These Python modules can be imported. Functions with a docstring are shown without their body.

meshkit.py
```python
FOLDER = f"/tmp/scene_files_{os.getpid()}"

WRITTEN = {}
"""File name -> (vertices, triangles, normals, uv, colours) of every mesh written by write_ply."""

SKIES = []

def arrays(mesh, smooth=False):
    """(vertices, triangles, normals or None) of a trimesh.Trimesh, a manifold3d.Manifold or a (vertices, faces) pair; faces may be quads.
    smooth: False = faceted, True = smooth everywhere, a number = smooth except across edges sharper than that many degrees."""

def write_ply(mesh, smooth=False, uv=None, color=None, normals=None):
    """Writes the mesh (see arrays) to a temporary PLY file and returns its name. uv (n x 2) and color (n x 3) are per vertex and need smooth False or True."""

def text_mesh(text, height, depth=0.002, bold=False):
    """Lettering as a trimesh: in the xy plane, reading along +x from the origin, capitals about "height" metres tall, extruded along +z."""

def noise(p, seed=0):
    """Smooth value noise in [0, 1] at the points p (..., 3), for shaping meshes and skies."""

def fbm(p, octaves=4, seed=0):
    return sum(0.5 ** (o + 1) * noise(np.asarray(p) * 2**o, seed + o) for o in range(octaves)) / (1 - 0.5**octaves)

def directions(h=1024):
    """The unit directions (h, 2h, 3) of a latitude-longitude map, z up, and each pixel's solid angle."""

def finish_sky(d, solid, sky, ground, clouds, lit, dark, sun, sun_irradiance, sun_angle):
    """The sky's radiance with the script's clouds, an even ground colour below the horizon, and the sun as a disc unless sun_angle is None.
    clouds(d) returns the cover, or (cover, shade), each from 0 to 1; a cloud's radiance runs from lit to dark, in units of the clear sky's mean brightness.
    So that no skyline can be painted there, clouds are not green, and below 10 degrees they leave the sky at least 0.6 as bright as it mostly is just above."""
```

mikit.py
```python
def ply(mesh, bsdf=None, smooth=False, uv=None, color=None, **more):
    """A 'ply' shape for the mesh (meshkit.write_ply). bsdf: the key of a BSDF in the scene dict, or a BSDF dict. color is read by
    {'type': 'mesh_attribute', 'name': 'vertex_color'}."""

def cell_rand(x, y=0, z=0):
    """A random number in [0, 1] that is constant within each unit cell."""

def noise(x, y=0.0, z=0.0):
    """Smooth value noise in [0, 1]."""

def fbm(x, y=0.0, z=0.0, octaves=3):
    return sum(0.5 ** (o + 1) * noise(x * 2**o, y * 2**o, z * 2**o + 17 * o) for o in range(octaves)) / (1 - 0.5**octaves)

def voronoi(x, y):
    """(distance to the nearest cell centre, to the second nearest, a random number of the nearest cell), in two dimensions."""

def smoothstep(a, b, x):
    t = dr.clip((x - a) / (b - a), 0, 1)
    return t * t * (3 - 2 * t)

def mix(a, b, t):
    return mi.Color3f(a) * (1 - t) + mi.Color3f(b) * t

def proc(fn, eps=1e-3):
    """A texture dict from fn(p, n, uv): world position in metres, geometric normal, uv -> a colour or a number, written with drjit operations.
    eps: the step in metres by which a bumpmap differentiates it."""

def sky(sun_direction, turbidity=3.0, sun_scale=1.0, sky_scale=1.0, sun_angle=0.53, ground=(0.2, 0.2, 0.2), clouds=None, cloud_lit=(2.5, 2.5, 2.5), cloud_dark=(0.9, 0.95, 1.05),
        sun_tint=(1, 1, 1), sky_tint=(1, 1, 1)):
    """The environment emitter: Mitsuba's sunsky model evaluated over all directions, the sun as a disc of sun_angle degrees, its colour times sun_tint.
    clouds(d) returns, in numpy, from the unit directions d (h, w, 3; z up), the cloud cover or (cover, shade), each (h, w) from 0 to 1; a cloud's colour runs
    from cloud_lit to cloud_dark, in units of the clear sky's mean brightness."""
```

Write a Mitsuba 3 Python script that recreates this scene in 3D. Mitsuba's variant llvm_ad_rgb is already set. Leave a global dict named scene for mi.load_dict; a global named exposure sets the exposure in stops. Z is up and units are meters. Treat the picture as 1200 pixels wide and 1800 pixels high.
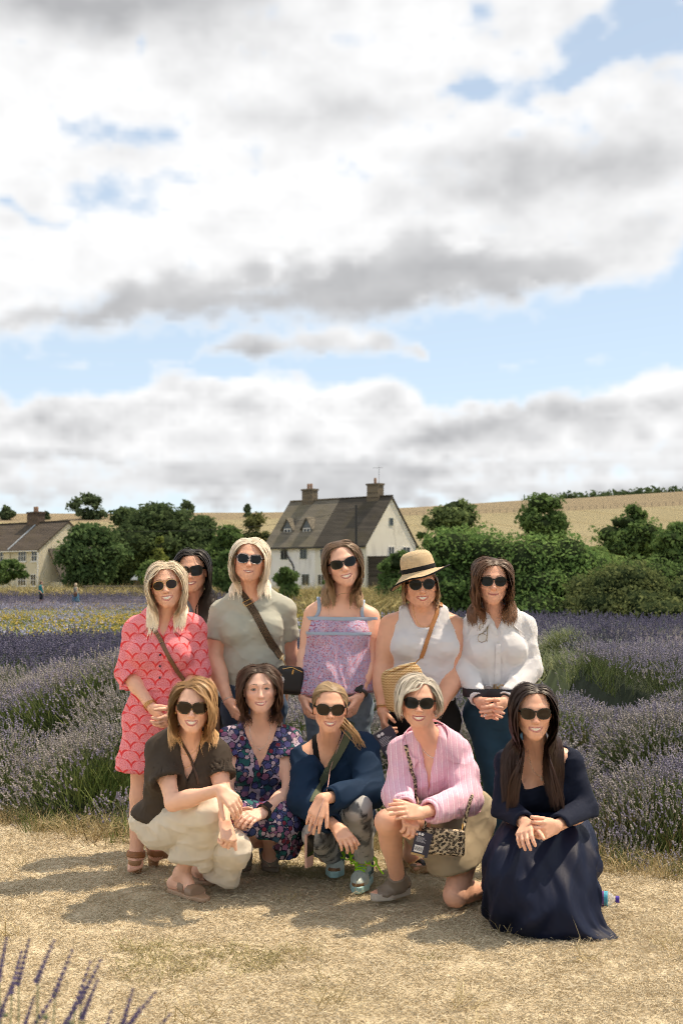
import math, random
import numpy as np, trimesh
import mitsuba as mi, drjit as dr
import mikit, meshkit, threading
from concurrent.futures import ThreadPoolExecutor

# ---------------------------------------------------------------- camera, sky, exposure
T = mi.ScalarTransform4f
FPX, CAMH, PITCH = 2200.0, 1.52, math.atan(109 / 2200)
CAM = np.array([0, 0, CAMH])
scene = {'type': 'scene'}
labels = {}
scene['camera'] = {'type': 'thinlens', 'fov': math.degrees(2 * math.atan(600 / FPX)), 'fov_axis': 'x',
                   'to_world': T().look_at(origin=CAM.tolist(), target=[0, math.cos(PITCH), CAMH + math.sin(PITCH)], up=[0, 0, 1]),
                   'aperture_radius': 0.0042, 'focus_distance': 6.0, 'near_clip': 0.1, 'far_clip': 6000.0}
exposure = 1.62
SUN = (0.47, 0.19, 1.0)


def clouds(d):
    """Layers of cumulus, far ones low and near ones high: cover and grey shade per direction."""
    u = np.degrees(np.arctan2(d[..., 0], d[..., 1]))
    e = np.degrees(np.arcsin(np.clip(d[..., 2], -1, 1)))
    q = d * np.array([1, 1, 1.25])

    def puff(f, seed, n=5):
        return sum(.5 ** (k + 1) * np.abs(2 * meshkit.noise(q * f * 2 ** k + 7 * k, seed + k) - 1) for k in range(n)) * 2 - .75
    wx, wy = meshkit.fbm(q * 15, 4, 5) - .5, meshkit.fbm(q * 15, 4, 6) - .5
    soft, fine, big = meshkit.fbm(q * 26, 5, 3) - .5, meshkit.fbm(q * 60, 4, 13) - .5, meshkit.fbm(q * 7, 4, 11) - .5
    p1, p2 = puff(17, 21), puff(30, 41)
    U, E = u + 5.0 * wx, e + 3.0 * wy
    eb = e + 2.6 * wy + 1.0 * soft

    def sm(a, b, x):
        t = np.clip((x - a) / (b - a), 0, 1)
        return t * t * (3 - 2 * t)

    def line(pts):
        return np.interp(u, [(x - 600) / 38.4 for x, _ in pts], [(1009 - y) / 38.4 for _, y in pts])

    def spot(x, y, sx, sy, tilt=0.0):
        X, Y = U - (x - 600) / 38.4, E - (1009 - y) / 38.4
        return np.exp(-(X / (sx / 38.4)) ** 2 - ((Y - tilt * X) / (sy / 38.4)) ** 2)
    cover, shade = np.zeros_like(u), np.zeros_like(u)

    def over(c, s):
        nonlocal cover, shade
        shade = shade * (1 - c) + np.clip(s, 0, 1) * c
        cover = 1 - (1 - cover) * (1 - c)
    # high white sheet with its blue gaps
    B = line([(-200, 560), (0, 590), (400, 560), (760, 545), (1000, 530), (1100, 500), (1200, 470), (1500, 430)])
    gaps = 1.25 * spot(780, 176, 62, 26) + 1.2 * spot(1010, 150, 150, 34, .45) + 1.3 * spot(1165, 120, 70, 60) + .8 * spot(850, 85, 40, 22, -.4) + .75 * spot(215, 262, 90, 34) + .7 * spot(190, 340, 130, 26, .12) + .8 * spot(70, 392, 90, 12) + .8 * spot(241, 122, 14, 11) + .5 * spot(440, 300, 30, 30)
    gaps = gaps + np.clip((np.abs(u) - 17) / 6, 0, 1) * np.clip(2.2 * big + .15, 0, 1)
    c = sm(.05, .90, 1.08 - gaps + 1.2 * fine + 1.1 * soft) * sm(-.8, .8, e - B + 1.8 * p1)
    s = .14 + 1.0 * spot(150, 62, 250, 60, -.05) + .40 * spot(420, 60, 170, 60) + .42 * spot(560, 215, 150, 60) + .58 * spot(900, 335, 210, 55, .1) + .5 * spot(1120, 300, 130, 50) + .30 * spot(1080, 440, 160, 40) + .55 * soft + .55 * big + .22 * p2 + .12 * fine
    s = s + np.clip((np.abs(u) - 17) / 6, 0, 1) * np.clip(.35 + 1.4 * big, 0, 1)
    over(c, s * .9)
    # low far layers
    for k, (y0, th, sd) in enumerate(((850, 1.2, 0), (815, 1.3, 3), (775, 1.2, 6))):
        m = (1009 - y0) / 38.4
        n = meshkit.fbm(np.stack([u * .16 + 11 * k, e * .9, 0 * u], -1), 5, 60 + k) - .5
        f = th * (.75 + 1.8 * n) - np.abs(e - m - .5 * n)
        over(sm(-.8, .6, f + .35 + 1.2 * p2 + .8 * fine) * .95, .30 - .35 * (e - m) + .8 * n + .2 * fine + .3 * soft)
    # the two cumulus banks below the gaps
    for top, base, sd in (([(-200, 700), (0, 688), (120, 690), (220, 684), (290, 652), (360, 640), (470, 650), (560, 655), (640, 646), (690, 640), (720, 668), (760, 716), (820, 790), (900, 900)], 806, 0),
                          ([(560, 900), (620, 800), (680, 735), (760, 706), (840, 690), (930, 672), (1010, 668), (1100, 678), (1160, 655), (1230, 640), (1500, 660)], 800, 4)):
        Tp = line(top)
        f = np.minimum(Tp - e + 1.0 * p1 + .55 * p2, (e - (1009 - base) / 38.4) * .9 + 1.6 * soft + .6 * fine)
        h = np.clip((Tp - e) / 3.2, 0, 1)
        over(sm(-.22, .50, f + .5 * fine), .10 + .66 * np.exp(-((h - .50) / .24) ** 2) * np.clip(.8 + 2.0 * big + 1.2 * soft, 0, 1) + .18 * h + .45 * p2 * np.clip(h * 6, 0, 1) + .25 * fine + .25 * soft)
    # the grey belt across the middle, flat below
    Tp = line([(-200, 560), (0, 560), (130, 520), (230, 462), (330, 470), (450, 462), (560, 440), (640, 410), (760, 402), (900, 410), (1000, 430), (1080, 470), (1200, 520), (1300, 560)])
    Bs = line([(-200, 630), (0, 628), (120, 606), (330, 584), (470, 578), (640, 588), (760, 560), (900, 546), (1000, 540), (1060, 500), (1200, 480)])
    f = np.minimum(Tp - eb + 1.5 * p1 + .6 * p2, e - Bs + .8 * p2 + 1.1 * soft + .5 * fine)
    over(sm(-.7, 1.1, f + .7 * fine), .50 + .40 * np.clip((Tp - eb) / 2.0, 0, 1) + .42 * soft + .4 * big + .14 * p2 - .40 * sm(.6, 0, e - Bs + soft))
    Tp = line([(330, 640), (360, 590), (450, 572), (560, 580), (660, 572), (740, 590), (760, 640)])
    f = np.minimum(Tp - e + .9 * p1 + .4 * p2, e - (1009 - 632) / 38.4 + .7 * p2 + soft)
    over(sm(-.35, .55, f + .5 * fine), .14 + .8 * soft + .62 * np.clip((Tp - e) / 1.2, 0, 1) * sm(6, -2, u) + .5 * fine)
    return .30 + .70 * cover, shade * np.clip(cover * 1.4, 0, 1)


scene['sky'] = mikit.sky(SUN, turbidity=3, sun_scale=1.15, sky_scale=1.0, clouds=clouds, cloud_lit=(2.3, 2.3, 2.3), cloud_dark=(1.06, 1.07, 1.10), sun_tint=(1.0, 0.98, 0.94), sky_tint=(1.62, 1.60, 1.46), ground=(0.25, 0.22, 0.15))


def at(px, py, Y):
    """The point at depth Y (metres north of the camera) seen at photograph pixel (px, py) of 1200 x 1800."""
    u, v = (px - 600) / FPX, -(py - 900) / FPX
    c, s = math.cos(PITCH), math.sin(PITCH)
    k = Y / (c - v * s)
    return np.array([u * k, Y, CAMH + (s + v * c) * k])


# ---------------------------------------------------------------- helpers
def rgb(*c):
    return {'type': 'rgb', 'value': list(c) if len(c) > 1 else [c[0]] * 3}


def principled(base, rough=0.6, **k):
    return {'type': 'twosided', 'bsdf': {'type': 'principled', 'base_color': base if isinstance(base, dict) else rgb(*base), 'roughness': rough, **k}}


VC = {'type': 'mesh_attribute', 'name': 'vertex_color'}
COUNT = {}
LOCK = threading.RLock()


def key_for(name):
    """name, or name_001, name_002 ... when the key is taken."""
    n = COUNT.get(name, 0)
    COUNT[name] = n + 1
    return name if n == 0 else f'{name}_{n:03d}'


def put(name, mesh, bsdf, parent=None, smooth=False, color=None, to_world=None, label=None, uv=None):
    """One mesh of the scene, child of parent when given. Returns its key."""
    k = key_for(f'{parent}__{name}' if parent else name)
    if color is not None:
        n = len(mesh[0]) if isinstance(mesh, tuple) else len(mesh.vertices)
        color = np.asarray(color, float)
        if color.ndim == 1:
            color = np.tile(color, (n, 1))
    with LOCK:
        scene[k] = mikit.ply(mesh, bsdf, smooth=smooth, color=color, uv=uv)
    if to_world is not None:
        scene[k]['to_world'] = T(np.asarray(to_world).tolist())
    if label:
        labels[k] = {'label': label}
    return k


def thing(name, label, category, group=None):
    k = key_for(name)
    labels[k] = {'label': label, 'category': category}
    if group:
        labels[k]['group'] = group
    return k


def structure(key, label=None):
    labels[key] = {'kind': 'structure'}
    if label:
        labels[key]['label'] = label


def cat(meshes):
    vs, fs, n = [], [], 0
    for m in meshes:
        v, f = (m[0], m[1]) if isinstance(m, tuple) else (m.vertices, m.faces)
        f = np.asarray(f)
        if f.shape[1] == 4:
            f = np.vstack([f[:, [0, 1, 2]], f[:, [0, 2, 3]]])
        vs.append(np.asarray(v, float))
        fs.append(f + n)
        n += len(v)
    return np.vstack(vs), np.vstack(fs)


def unit(v):
    v = np.asarray(v, float)
    return v / np.maximum(np.linalg.norm(v, axis=-1, keepdims=True), 1e-12)


def box(lo, hi, bevel=0.0):
    lo, hi = np.asarray(lo, float), np.asarray(hi, float)
    m = trimesh.creation.box(extents=hi - lo)
    m.apply_translation((lo + hi) / 2)
    return np.array(m.vertices), np.array(m.faces)


def tube(points, radii, sides=6, closed=False, flat=None):
    """A tube along points; flat = (direction, factor) squashes its section."""
    p = np.asarray(points, float)
    n = len(p)
    t = unit(np.roll(p, -1, 0) - np.roll(p, 1, 0)) if closed else unit(np.gradient(p, axis=0))
    ref = np.array([0, 0, 1.0]) if abs(t[:, 2].mean()) < 0.8 else np.array([0, 1.0, 0])
    a = unit(ref - (t @ ref)[:, None] * t)
    b = np.cross(t, a)
    g = np.arange(sides) * 2 * np.pi / sides
    r = np.broadcast_to(radii, (n,))[:, None, None]
    v = p[:, None] + r * (np.cos(g)[None, :, None] * a[:, None] + np.sin(g)[None, :, None] * b[:, None])
    if flat is not None:
        w = unit(flat[0])
        off = v - p[:, None]
        v = p[:, None] + off - (off @ w)[..., None] * w * (1 - flat[1])
    m = n if closed else n - 1
    i, j = np.meshgrid(np.arange(m), np.arange(sides), indexing='ij')
    i2, j2 = (i + 1) % n, (j + 1) % sides
    q = np.stack([i * sides + j, i * sides + j2, i2 * sides + j2, i2 * sides + j], -1).reshape(-1, 4)
    v = v.reshape(-1, 3)
    f = np.vstack([q[:, [0, 1, 2]], q[:, [0, 2, 3]]])[:, ::-1]
    if not closed:
        v = np.vstack([v, p[:1], p[-1:]])
        k = np.arange(sides)
        f = np.vstack([f, np.stack([k * 0 + n * sides, k, (k + 1) % sides], 1)[:, ::-1], np.stack([k * 0 + n * sides + 1, k + (n - 1) * sides, (k + 1) % sides + (n - 1) * sides], 1)])
    return v, f


def spline(pts, n):
    """A smooth curve through the points."""
    from scipy.interpolate import CubicSpline
    pts = np.asarray(pts, float)
    s = np.concatenate([[0], np.cumsum(np.linalg.norm(np.diff(pts, axis=0), axis=1) + 1e-6)])
    return CubicSpline(s, pts)(np.linspace(0, s[-1], n))


def ribbon(points, width_dirs, half_w, thick, normals):
    """A flat strap: rectangular section along points."""
    p, w, nn = np.asarray(points, float), unit(width_dirs), unit(normals)
    hw = np.broadcast_to(half_w, (len(p),))[:, None]
    th = np.broadcast_to(thick, (len(p),))[:, None]
    v = np.stack([p - w * hw, p + w * hw, p + w * hw + nn * th, p - w * hw + nn * th], 1).reshape(-1, 3)
    i = np.arange(len(p) - 1)[:, None] * 4
    j = np.arange(4)[None]
    q = np.stack([i + j, i + (j + 1) % 4, i + 4 + (j + 1) % 4, i + 4 + j], -1).reshape(-1, 4)
    f = np.vstack([q[:, [0, 1, 2]], q[:, [0, 2, 3]]])
    e = 4 * (len(p) - 1)
    f = np.vstack([f, [[0, 2, 1], [0, 3, 2], [e, e + 1, e + 2], [e, e + 2, e + 3]]])
    uvx = np.tile([-1, 1, 1, -1], len(p))
    s = np.concatenate([[0], np.cumsum(np.linalg.norm(np.diff(p, axis=0), axis=1))])
    return (v, f), np.stack([uvx * np.repeat(hw[:, 0], 4), np.repeat(s, 4)], -1)


def extrude(poly, depth):
    m = trimesh.creation.extrude_polygon(poly, depth, engine='earcut')
    return np.array(m.vertices), np.array(m.faces)


def place(mesh, origin, X, Yv, Z):
    """Maps a mesh's x, y, z axes onto three world directions."""
    v = np.asarray(mesh[0])
    return np.asarray(origin) + v[:, :1] * np.asarray(X) + v[:, 1:2] * np.asarray(Yv) + v[:, 2:3] * np.asarray(Z), np.asarray(mesh[1])
# ---------------------------------------------------------------- the ground
def terrain(x, y):
    x, y = np.asarray(x, float), np.asarray(y, float)
    z = -0.8 * np.clip((y - 11) / 45, 0, 1) ** 1.2 + 0.35 * np.clip((y - 100) / 40, 0, 1)
    sk = 0.001 * np.clip(x, -220, 260) * np.clip((y - 140) / 100, 0, 1)
    t = np.clip((y - 150) / 330, 0, 3)
    hill = 27.6 * (t ** 1.15) * (t < 1) + (t >= 1) * (27.6 + 12 * (t - 1))
    hill = hill * (1 + np.where(x < 0, .0008, .0015) * np.clip(x, -400, 600)) + 5 * (meshkit.fbm(np.stack([x / 170, y / 170, 0 * x], -1), 2, 3) - .5) * np.clip((y - 150) / 150, 0, 1)
    near = .020 * (meshkit.fbm(np.stack([x * .9, y * .9, 0 * x], -1), 3, 4) - .5) * np.clip((14 - y) / 4, 0, 1)
    return z + hill + sk * 0 + near


def ground_mesh():
    ys = np.concatenate([np.linspace(-3, 3, 13)[:-1], np.linspace(3, 10, 57)[:-1], np.geomspace(10, 1500, 120)])
    xs = np.concatenate([-np.geomspace(6, 1200, 46)[::-1], np.linspace(-6, 6, 70)[1:-1], np.geomspace(6, 1200, 46)])
    X, Y = np.meshgrid(xs, ys)
    v = np.stack([X.ravel(), Y.ravel(), terrain(X.ravel(), Y.ravel())], -1)
    i, j = np.meshgrid(np.arange(len(ys) - 1), np.arange(len(xs) - 1), indexing='ij')
    n = len(xs)
    q = np.stack([i * n + j, i * n + j + 1, (i + 1) * n + j + 1, (i + 1) * n + j], -1).reshape(-1, 4)
    return v, np.vstack([q[:, [0, 1, 2]], q[:, [0, 2, 3]]])


def bed_edge(x):
    """Depth of the front edge of the lavender."""
    return 7.08 - 0.30 * x + 0.16 * np.sin(x * 2.1 + .5)


def ground_color(p, n, uv):
    x, y = p.x, p.y
    big = mikit.fbm(x * 1.1, y * 1.1, 0, 3)
    fine = mikit.fbm(x * 28, y * 28, 0, 3)
    straw = mikit.mix((0.42, 0.355, 0.245), (0.49, 0.425, 0.305), mikit.smoothstep(.3, .7, fine))
    straw = mikit.mix(straw, mi.Color3f(0.34, 0.295, 0.165), mikit.smoothstep(.56, .76, big) * .45)
    soil = mikit.mix((0.10, 0.075, 0.045), (0.10, 0.11, 0.045), mikit.fbm(x * 2, y * 2, 0, 2))
    edge = 7.08 - 0.30 * x + 0.25 + (mikit.fbm(x * 3, y * 3, 4, 2) - .5) * .5
    c = mikit.mix(straw, soil, mikit.smoothstep(-.1, .15, y - edge) * mikit.smoothstep(70, 60, y))
    grass = mikit.mix((0.13, 0.13, 0.045), (0.30, 0.24, 0.11), mikit.fbm(x * .35, y * .35, 2, 3))
    c = mikit.mix(c, grass, mikit.smoothstep(55, 70, y))
    rows = 0.5 + 0.5 * dr.sin((x * .35 + y * .06) * 2.2)
    tram = mikit.smoothstep(.93, .99, 0.5 + 0.5 * dr.sin((x * .8 + y * .18) * .33))
    wheat = mikit.mix((0.165, 0.145, 0.084), (0.205, 0.18, 0.112), mikit.fbm(x * .02, y * .009, 5, 2))
    wheat = mikit.mix(wheat, mi.Color3f(0.14, 0.14, 0.066), mikit.smoothstep(.50, .72, mikit.fbm(x * .012, y * .02, 9, 3)) * .55 * mikit.smoothstep(330, 200, y))
    wheat = mikit.mix(wheat, mi.Color3f(0.16, 0.135, 0.075), tram * .55)
    wheat = mikit.mix(wheat, mi.Color3f(0.15, 0.12, 0.08), mikit.smoothstep(418, 424, y + x * .05) * .75)
    return mikit.mix(c, wheat, mikit.smoothstep(150, 160, y))


scene['ground_bsdf'] = principled(mikit.proc(ground_color), 0.95, specular=0.1)
scene['ground'] = mikit.ply(ground_mesh(), 'ground_bsdf', smooth=True)
structure('ground')
# ---------------------------------------------------------------- houses and other built things beyond the fields
def plaster(a, b):
    def f(p, n, uv):
        c = mikit.mix(a, b, mikit.fbm(p.x * .9, p.y * .9, p.z * .5, 3))
        return mikit.mix(c, mi.Color3f(b) * .72, mikit.smoothstep(.52, .75, mikit.fbm(p.x * 2.5, p.y * 2.5, p.z * .35, 3)) * .6)
    return principled(mikit.proc(f), 0.9, specular=0.15)


def tiles(a, b, moss):
    def f(p, n, uv):
        row = dr.floor(p.z / .21)
        c = mikit.mix(a, b, mikit.cell_rand((p.x + p.y * .7) / .34 + .5 * (row - 2 * dr.floor(row / 2)), row))
        c = mikit.mix(c, mi.Color3f(moss), mikit.smoothstep(.46, .70, mikit.fbm(p.x * .6, p.y * .6, p.z * .6, 3)) * .4)
        e = p.z / .21 - row
        return c * (1 - .35 * mikit.smoothstep(.16, .05, e))
    return principled(mikit.proc(f), 0.95, specular=0.1)


def rubble(a, b):
    def f(p, n, uv):
        v = mikit.voronoi((p.x + p.y) * 3.0, p.z * 6.0)
        return mikit.mix(a, b, v[2]) * (1 - .45 * mikit.smoothstep(.12, .04, v[1] - v[0]))
    return principled(mikit.proc(f), 0.95, specular=0.1)


scene['white_render'] = plaster((0.78, 0.79, 0.80), (0.72, 0.73, 0.74))
scene['cream_render'] = plaster((0.70, 0.69, 0.62), (0.64, 0.63, 0.56))
scene['ochre_render'] = plaster((0.60, 0.565, 0.45), (0.54, 0.50, 0.39))
scene['roof_light'] = tiles((0.185, 0.17, 0.14), (0.135, 0.125, 0.105), (0.16, 0.145, 0.09))
scene['roof_dark'] = tiles((0.085, 0.078, 0.068), (0.058, 0.054, 0.048), (0.085, 0.075, 0.048))
scene['roof_brown'] = tiles((0.095, 0.080, 0.068), (0.068, 0.058, 0.05), (0.085, 0.072, 0.05))
scene['chimney_stone'] = rubble((0.20, 0.17, 0.13), (0.12, 0.105, 0.085))
scene['garden_stone'] = rubble((0.10, 0.09, 0.075), (0.055, 0.05, 0.045))
scene['chimney_brick'] = rubble((0.13, 0.10, 0.08), (0.09, 0.07, 0.06))
scene['clay'] = principled((0.30, 0.19, 0.13), 0.8)
scene['white_paint'] = principled((0.66, 0.66, 0.64), 0.5)
scene['slate_paint'] = principled((0.11, 0.13, 0.15), 0.6)
scene['green_frame'] = principled((0.20, 0.24, 0.23), 0.5)
scene['dark_metal'] = principled((0.018, 0.018, 0.02), 0.5)
scene['lead'] = principled((0.30, 0.34, 0.38), 0.6)
scene['pane'] = principled((0.020, 0.023, 0.028), 0.08, specular=0.5)
scene['old_wood'] = principled((0.19, 0.165, 0.13), 0.9)


class Frame:
    """A building's frame: s along the long wall (left and away), t along the gable (right and away), z up."""

    def __init__(self, C, alpha):
        a = math.radians(alpha)
        self.C, self.u, self.v = np.asarray(C, float), np.array([-math.cos(a), math.sin(a), 0]), np.array([math.sin(a), math.cos(a), 0])

    def p(self, q):
        q = np.asarray(q, float)
        return self.C + q[..., :1] * self.u + q[..., 1:2] * self.v + q[..., 2:3] * np.array([0, 0, 1.0])

    def box(self, lo, hi):
        v, f = box(lo, hi)
        return self.p(v), f[:, ::-1]

    def prism(self, poly, w0, w1, along='s'):
        """A polygon in (other, z) swept along s or t."""
        poly = np.asarray(poly, float)
        n = len(poly)
        a = np.array([[w0, x, z] if along == 's' else [x, w0, z] for x, z in poly])
        b = np.array([[w1, x, z] if along == 's' else [x, w1, z] for x, z in poly])
        v = self.p(np.vstack([a, b]))
        f = [[0, i, i + 1] for i in range(1, n - 1)] + [[n, n + i + 1, n + i] for i in range(1, n - 1)]
        for i in range(n):
            j = (i + 1) % n
            f += [[i, n + i, n + j], [i, n + j, j]]
        m = trimesh.Trimesh(v, f, process=False)
        trimesh.repair.fix_normals(m)
        return np.array(m.vertices), np.array(m.faces)


def window(F, key, side, a, z, w, h, frame='white_paint', bars=(1, 1), at_=0.0, sill=True):
    """side 's': on the long wall at s = a; 't': on the gable at t = a. at_ shifts the wall plane."""
    k = key_for(f'{key}__window')
    b = .06

    def bx(x0, x1, z0, z1, d0, d1):
        return F.box((x0, at_ - d1, z0), (x1, at_ - d0, z1)) if side == 's' else F.box((at_ - d1, x0, z0), (at_ - d0, x1, z1))
    x0, x1, z0, z1 = a - w / 2, a + w / 2, z - h / 2, z + h / 2
    ms = [bx(x0, x1, z0, z0 + b, .005, .07), bx(x0, x1, z1 - b, z1, .005, .07), bx(x0, x0 + b, z0 + b, z1 - b, .005, .07), bx(x1 - b, x1, z0 + b, z1 - b, .005, .07)]
    for i in range(1, bars[0] + 1):
        x = x0 + w * i / (bars[0] + 1)
        ms.append(bx(x - .03, x + .03, z0 + b, z1 - b, .006, .06))
    for i in range(1, bars[1] + 1):
        zz = z0 + h * i / (bars[1] + 1)
        ms.append(bx(x0 + b, x1 - b, zz - .02, zz + .02, .007, .055))
    put('frame', cat(ms), frame, k)
    put('pane', bx(x0 + b * .5, x1 - b * .5, z0 + b * .5, z1 - b * .5, .002, .03), 'pane', k)
    if sill:
        put('sill', bx(x0 - .08, x1 + .08, z0 - .09, z0 - .002, .0, .13), 'white_paint', k)


def chimney(F, key, s, t, z0, z1, w, d, bsdf, pots=2):
    k = put('chimney', cat([F.box((s - w / 2, t - d / 2, z0), (s + w / 2, t + d / 2, z1 - .18)), F.box((s - w / 2 - .08, t - d / 2 - .08, z1 - .178), (s + w / 2 + .08, t + d / 2 + .08, z1))]), bsdf, key)
    for i in range(pots):
        x = s + (i - (pots - 1) / 2) * .42
        c = F.p(np.array([x, t, z1 + .002]))
        put('pot', tube([c, c + [0, 0, .30], c + [0, 0, .34], c + [0, 0, .55]], [.15, .13, .16, .12], 10), 'clay', k, smooth=40)


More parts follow.
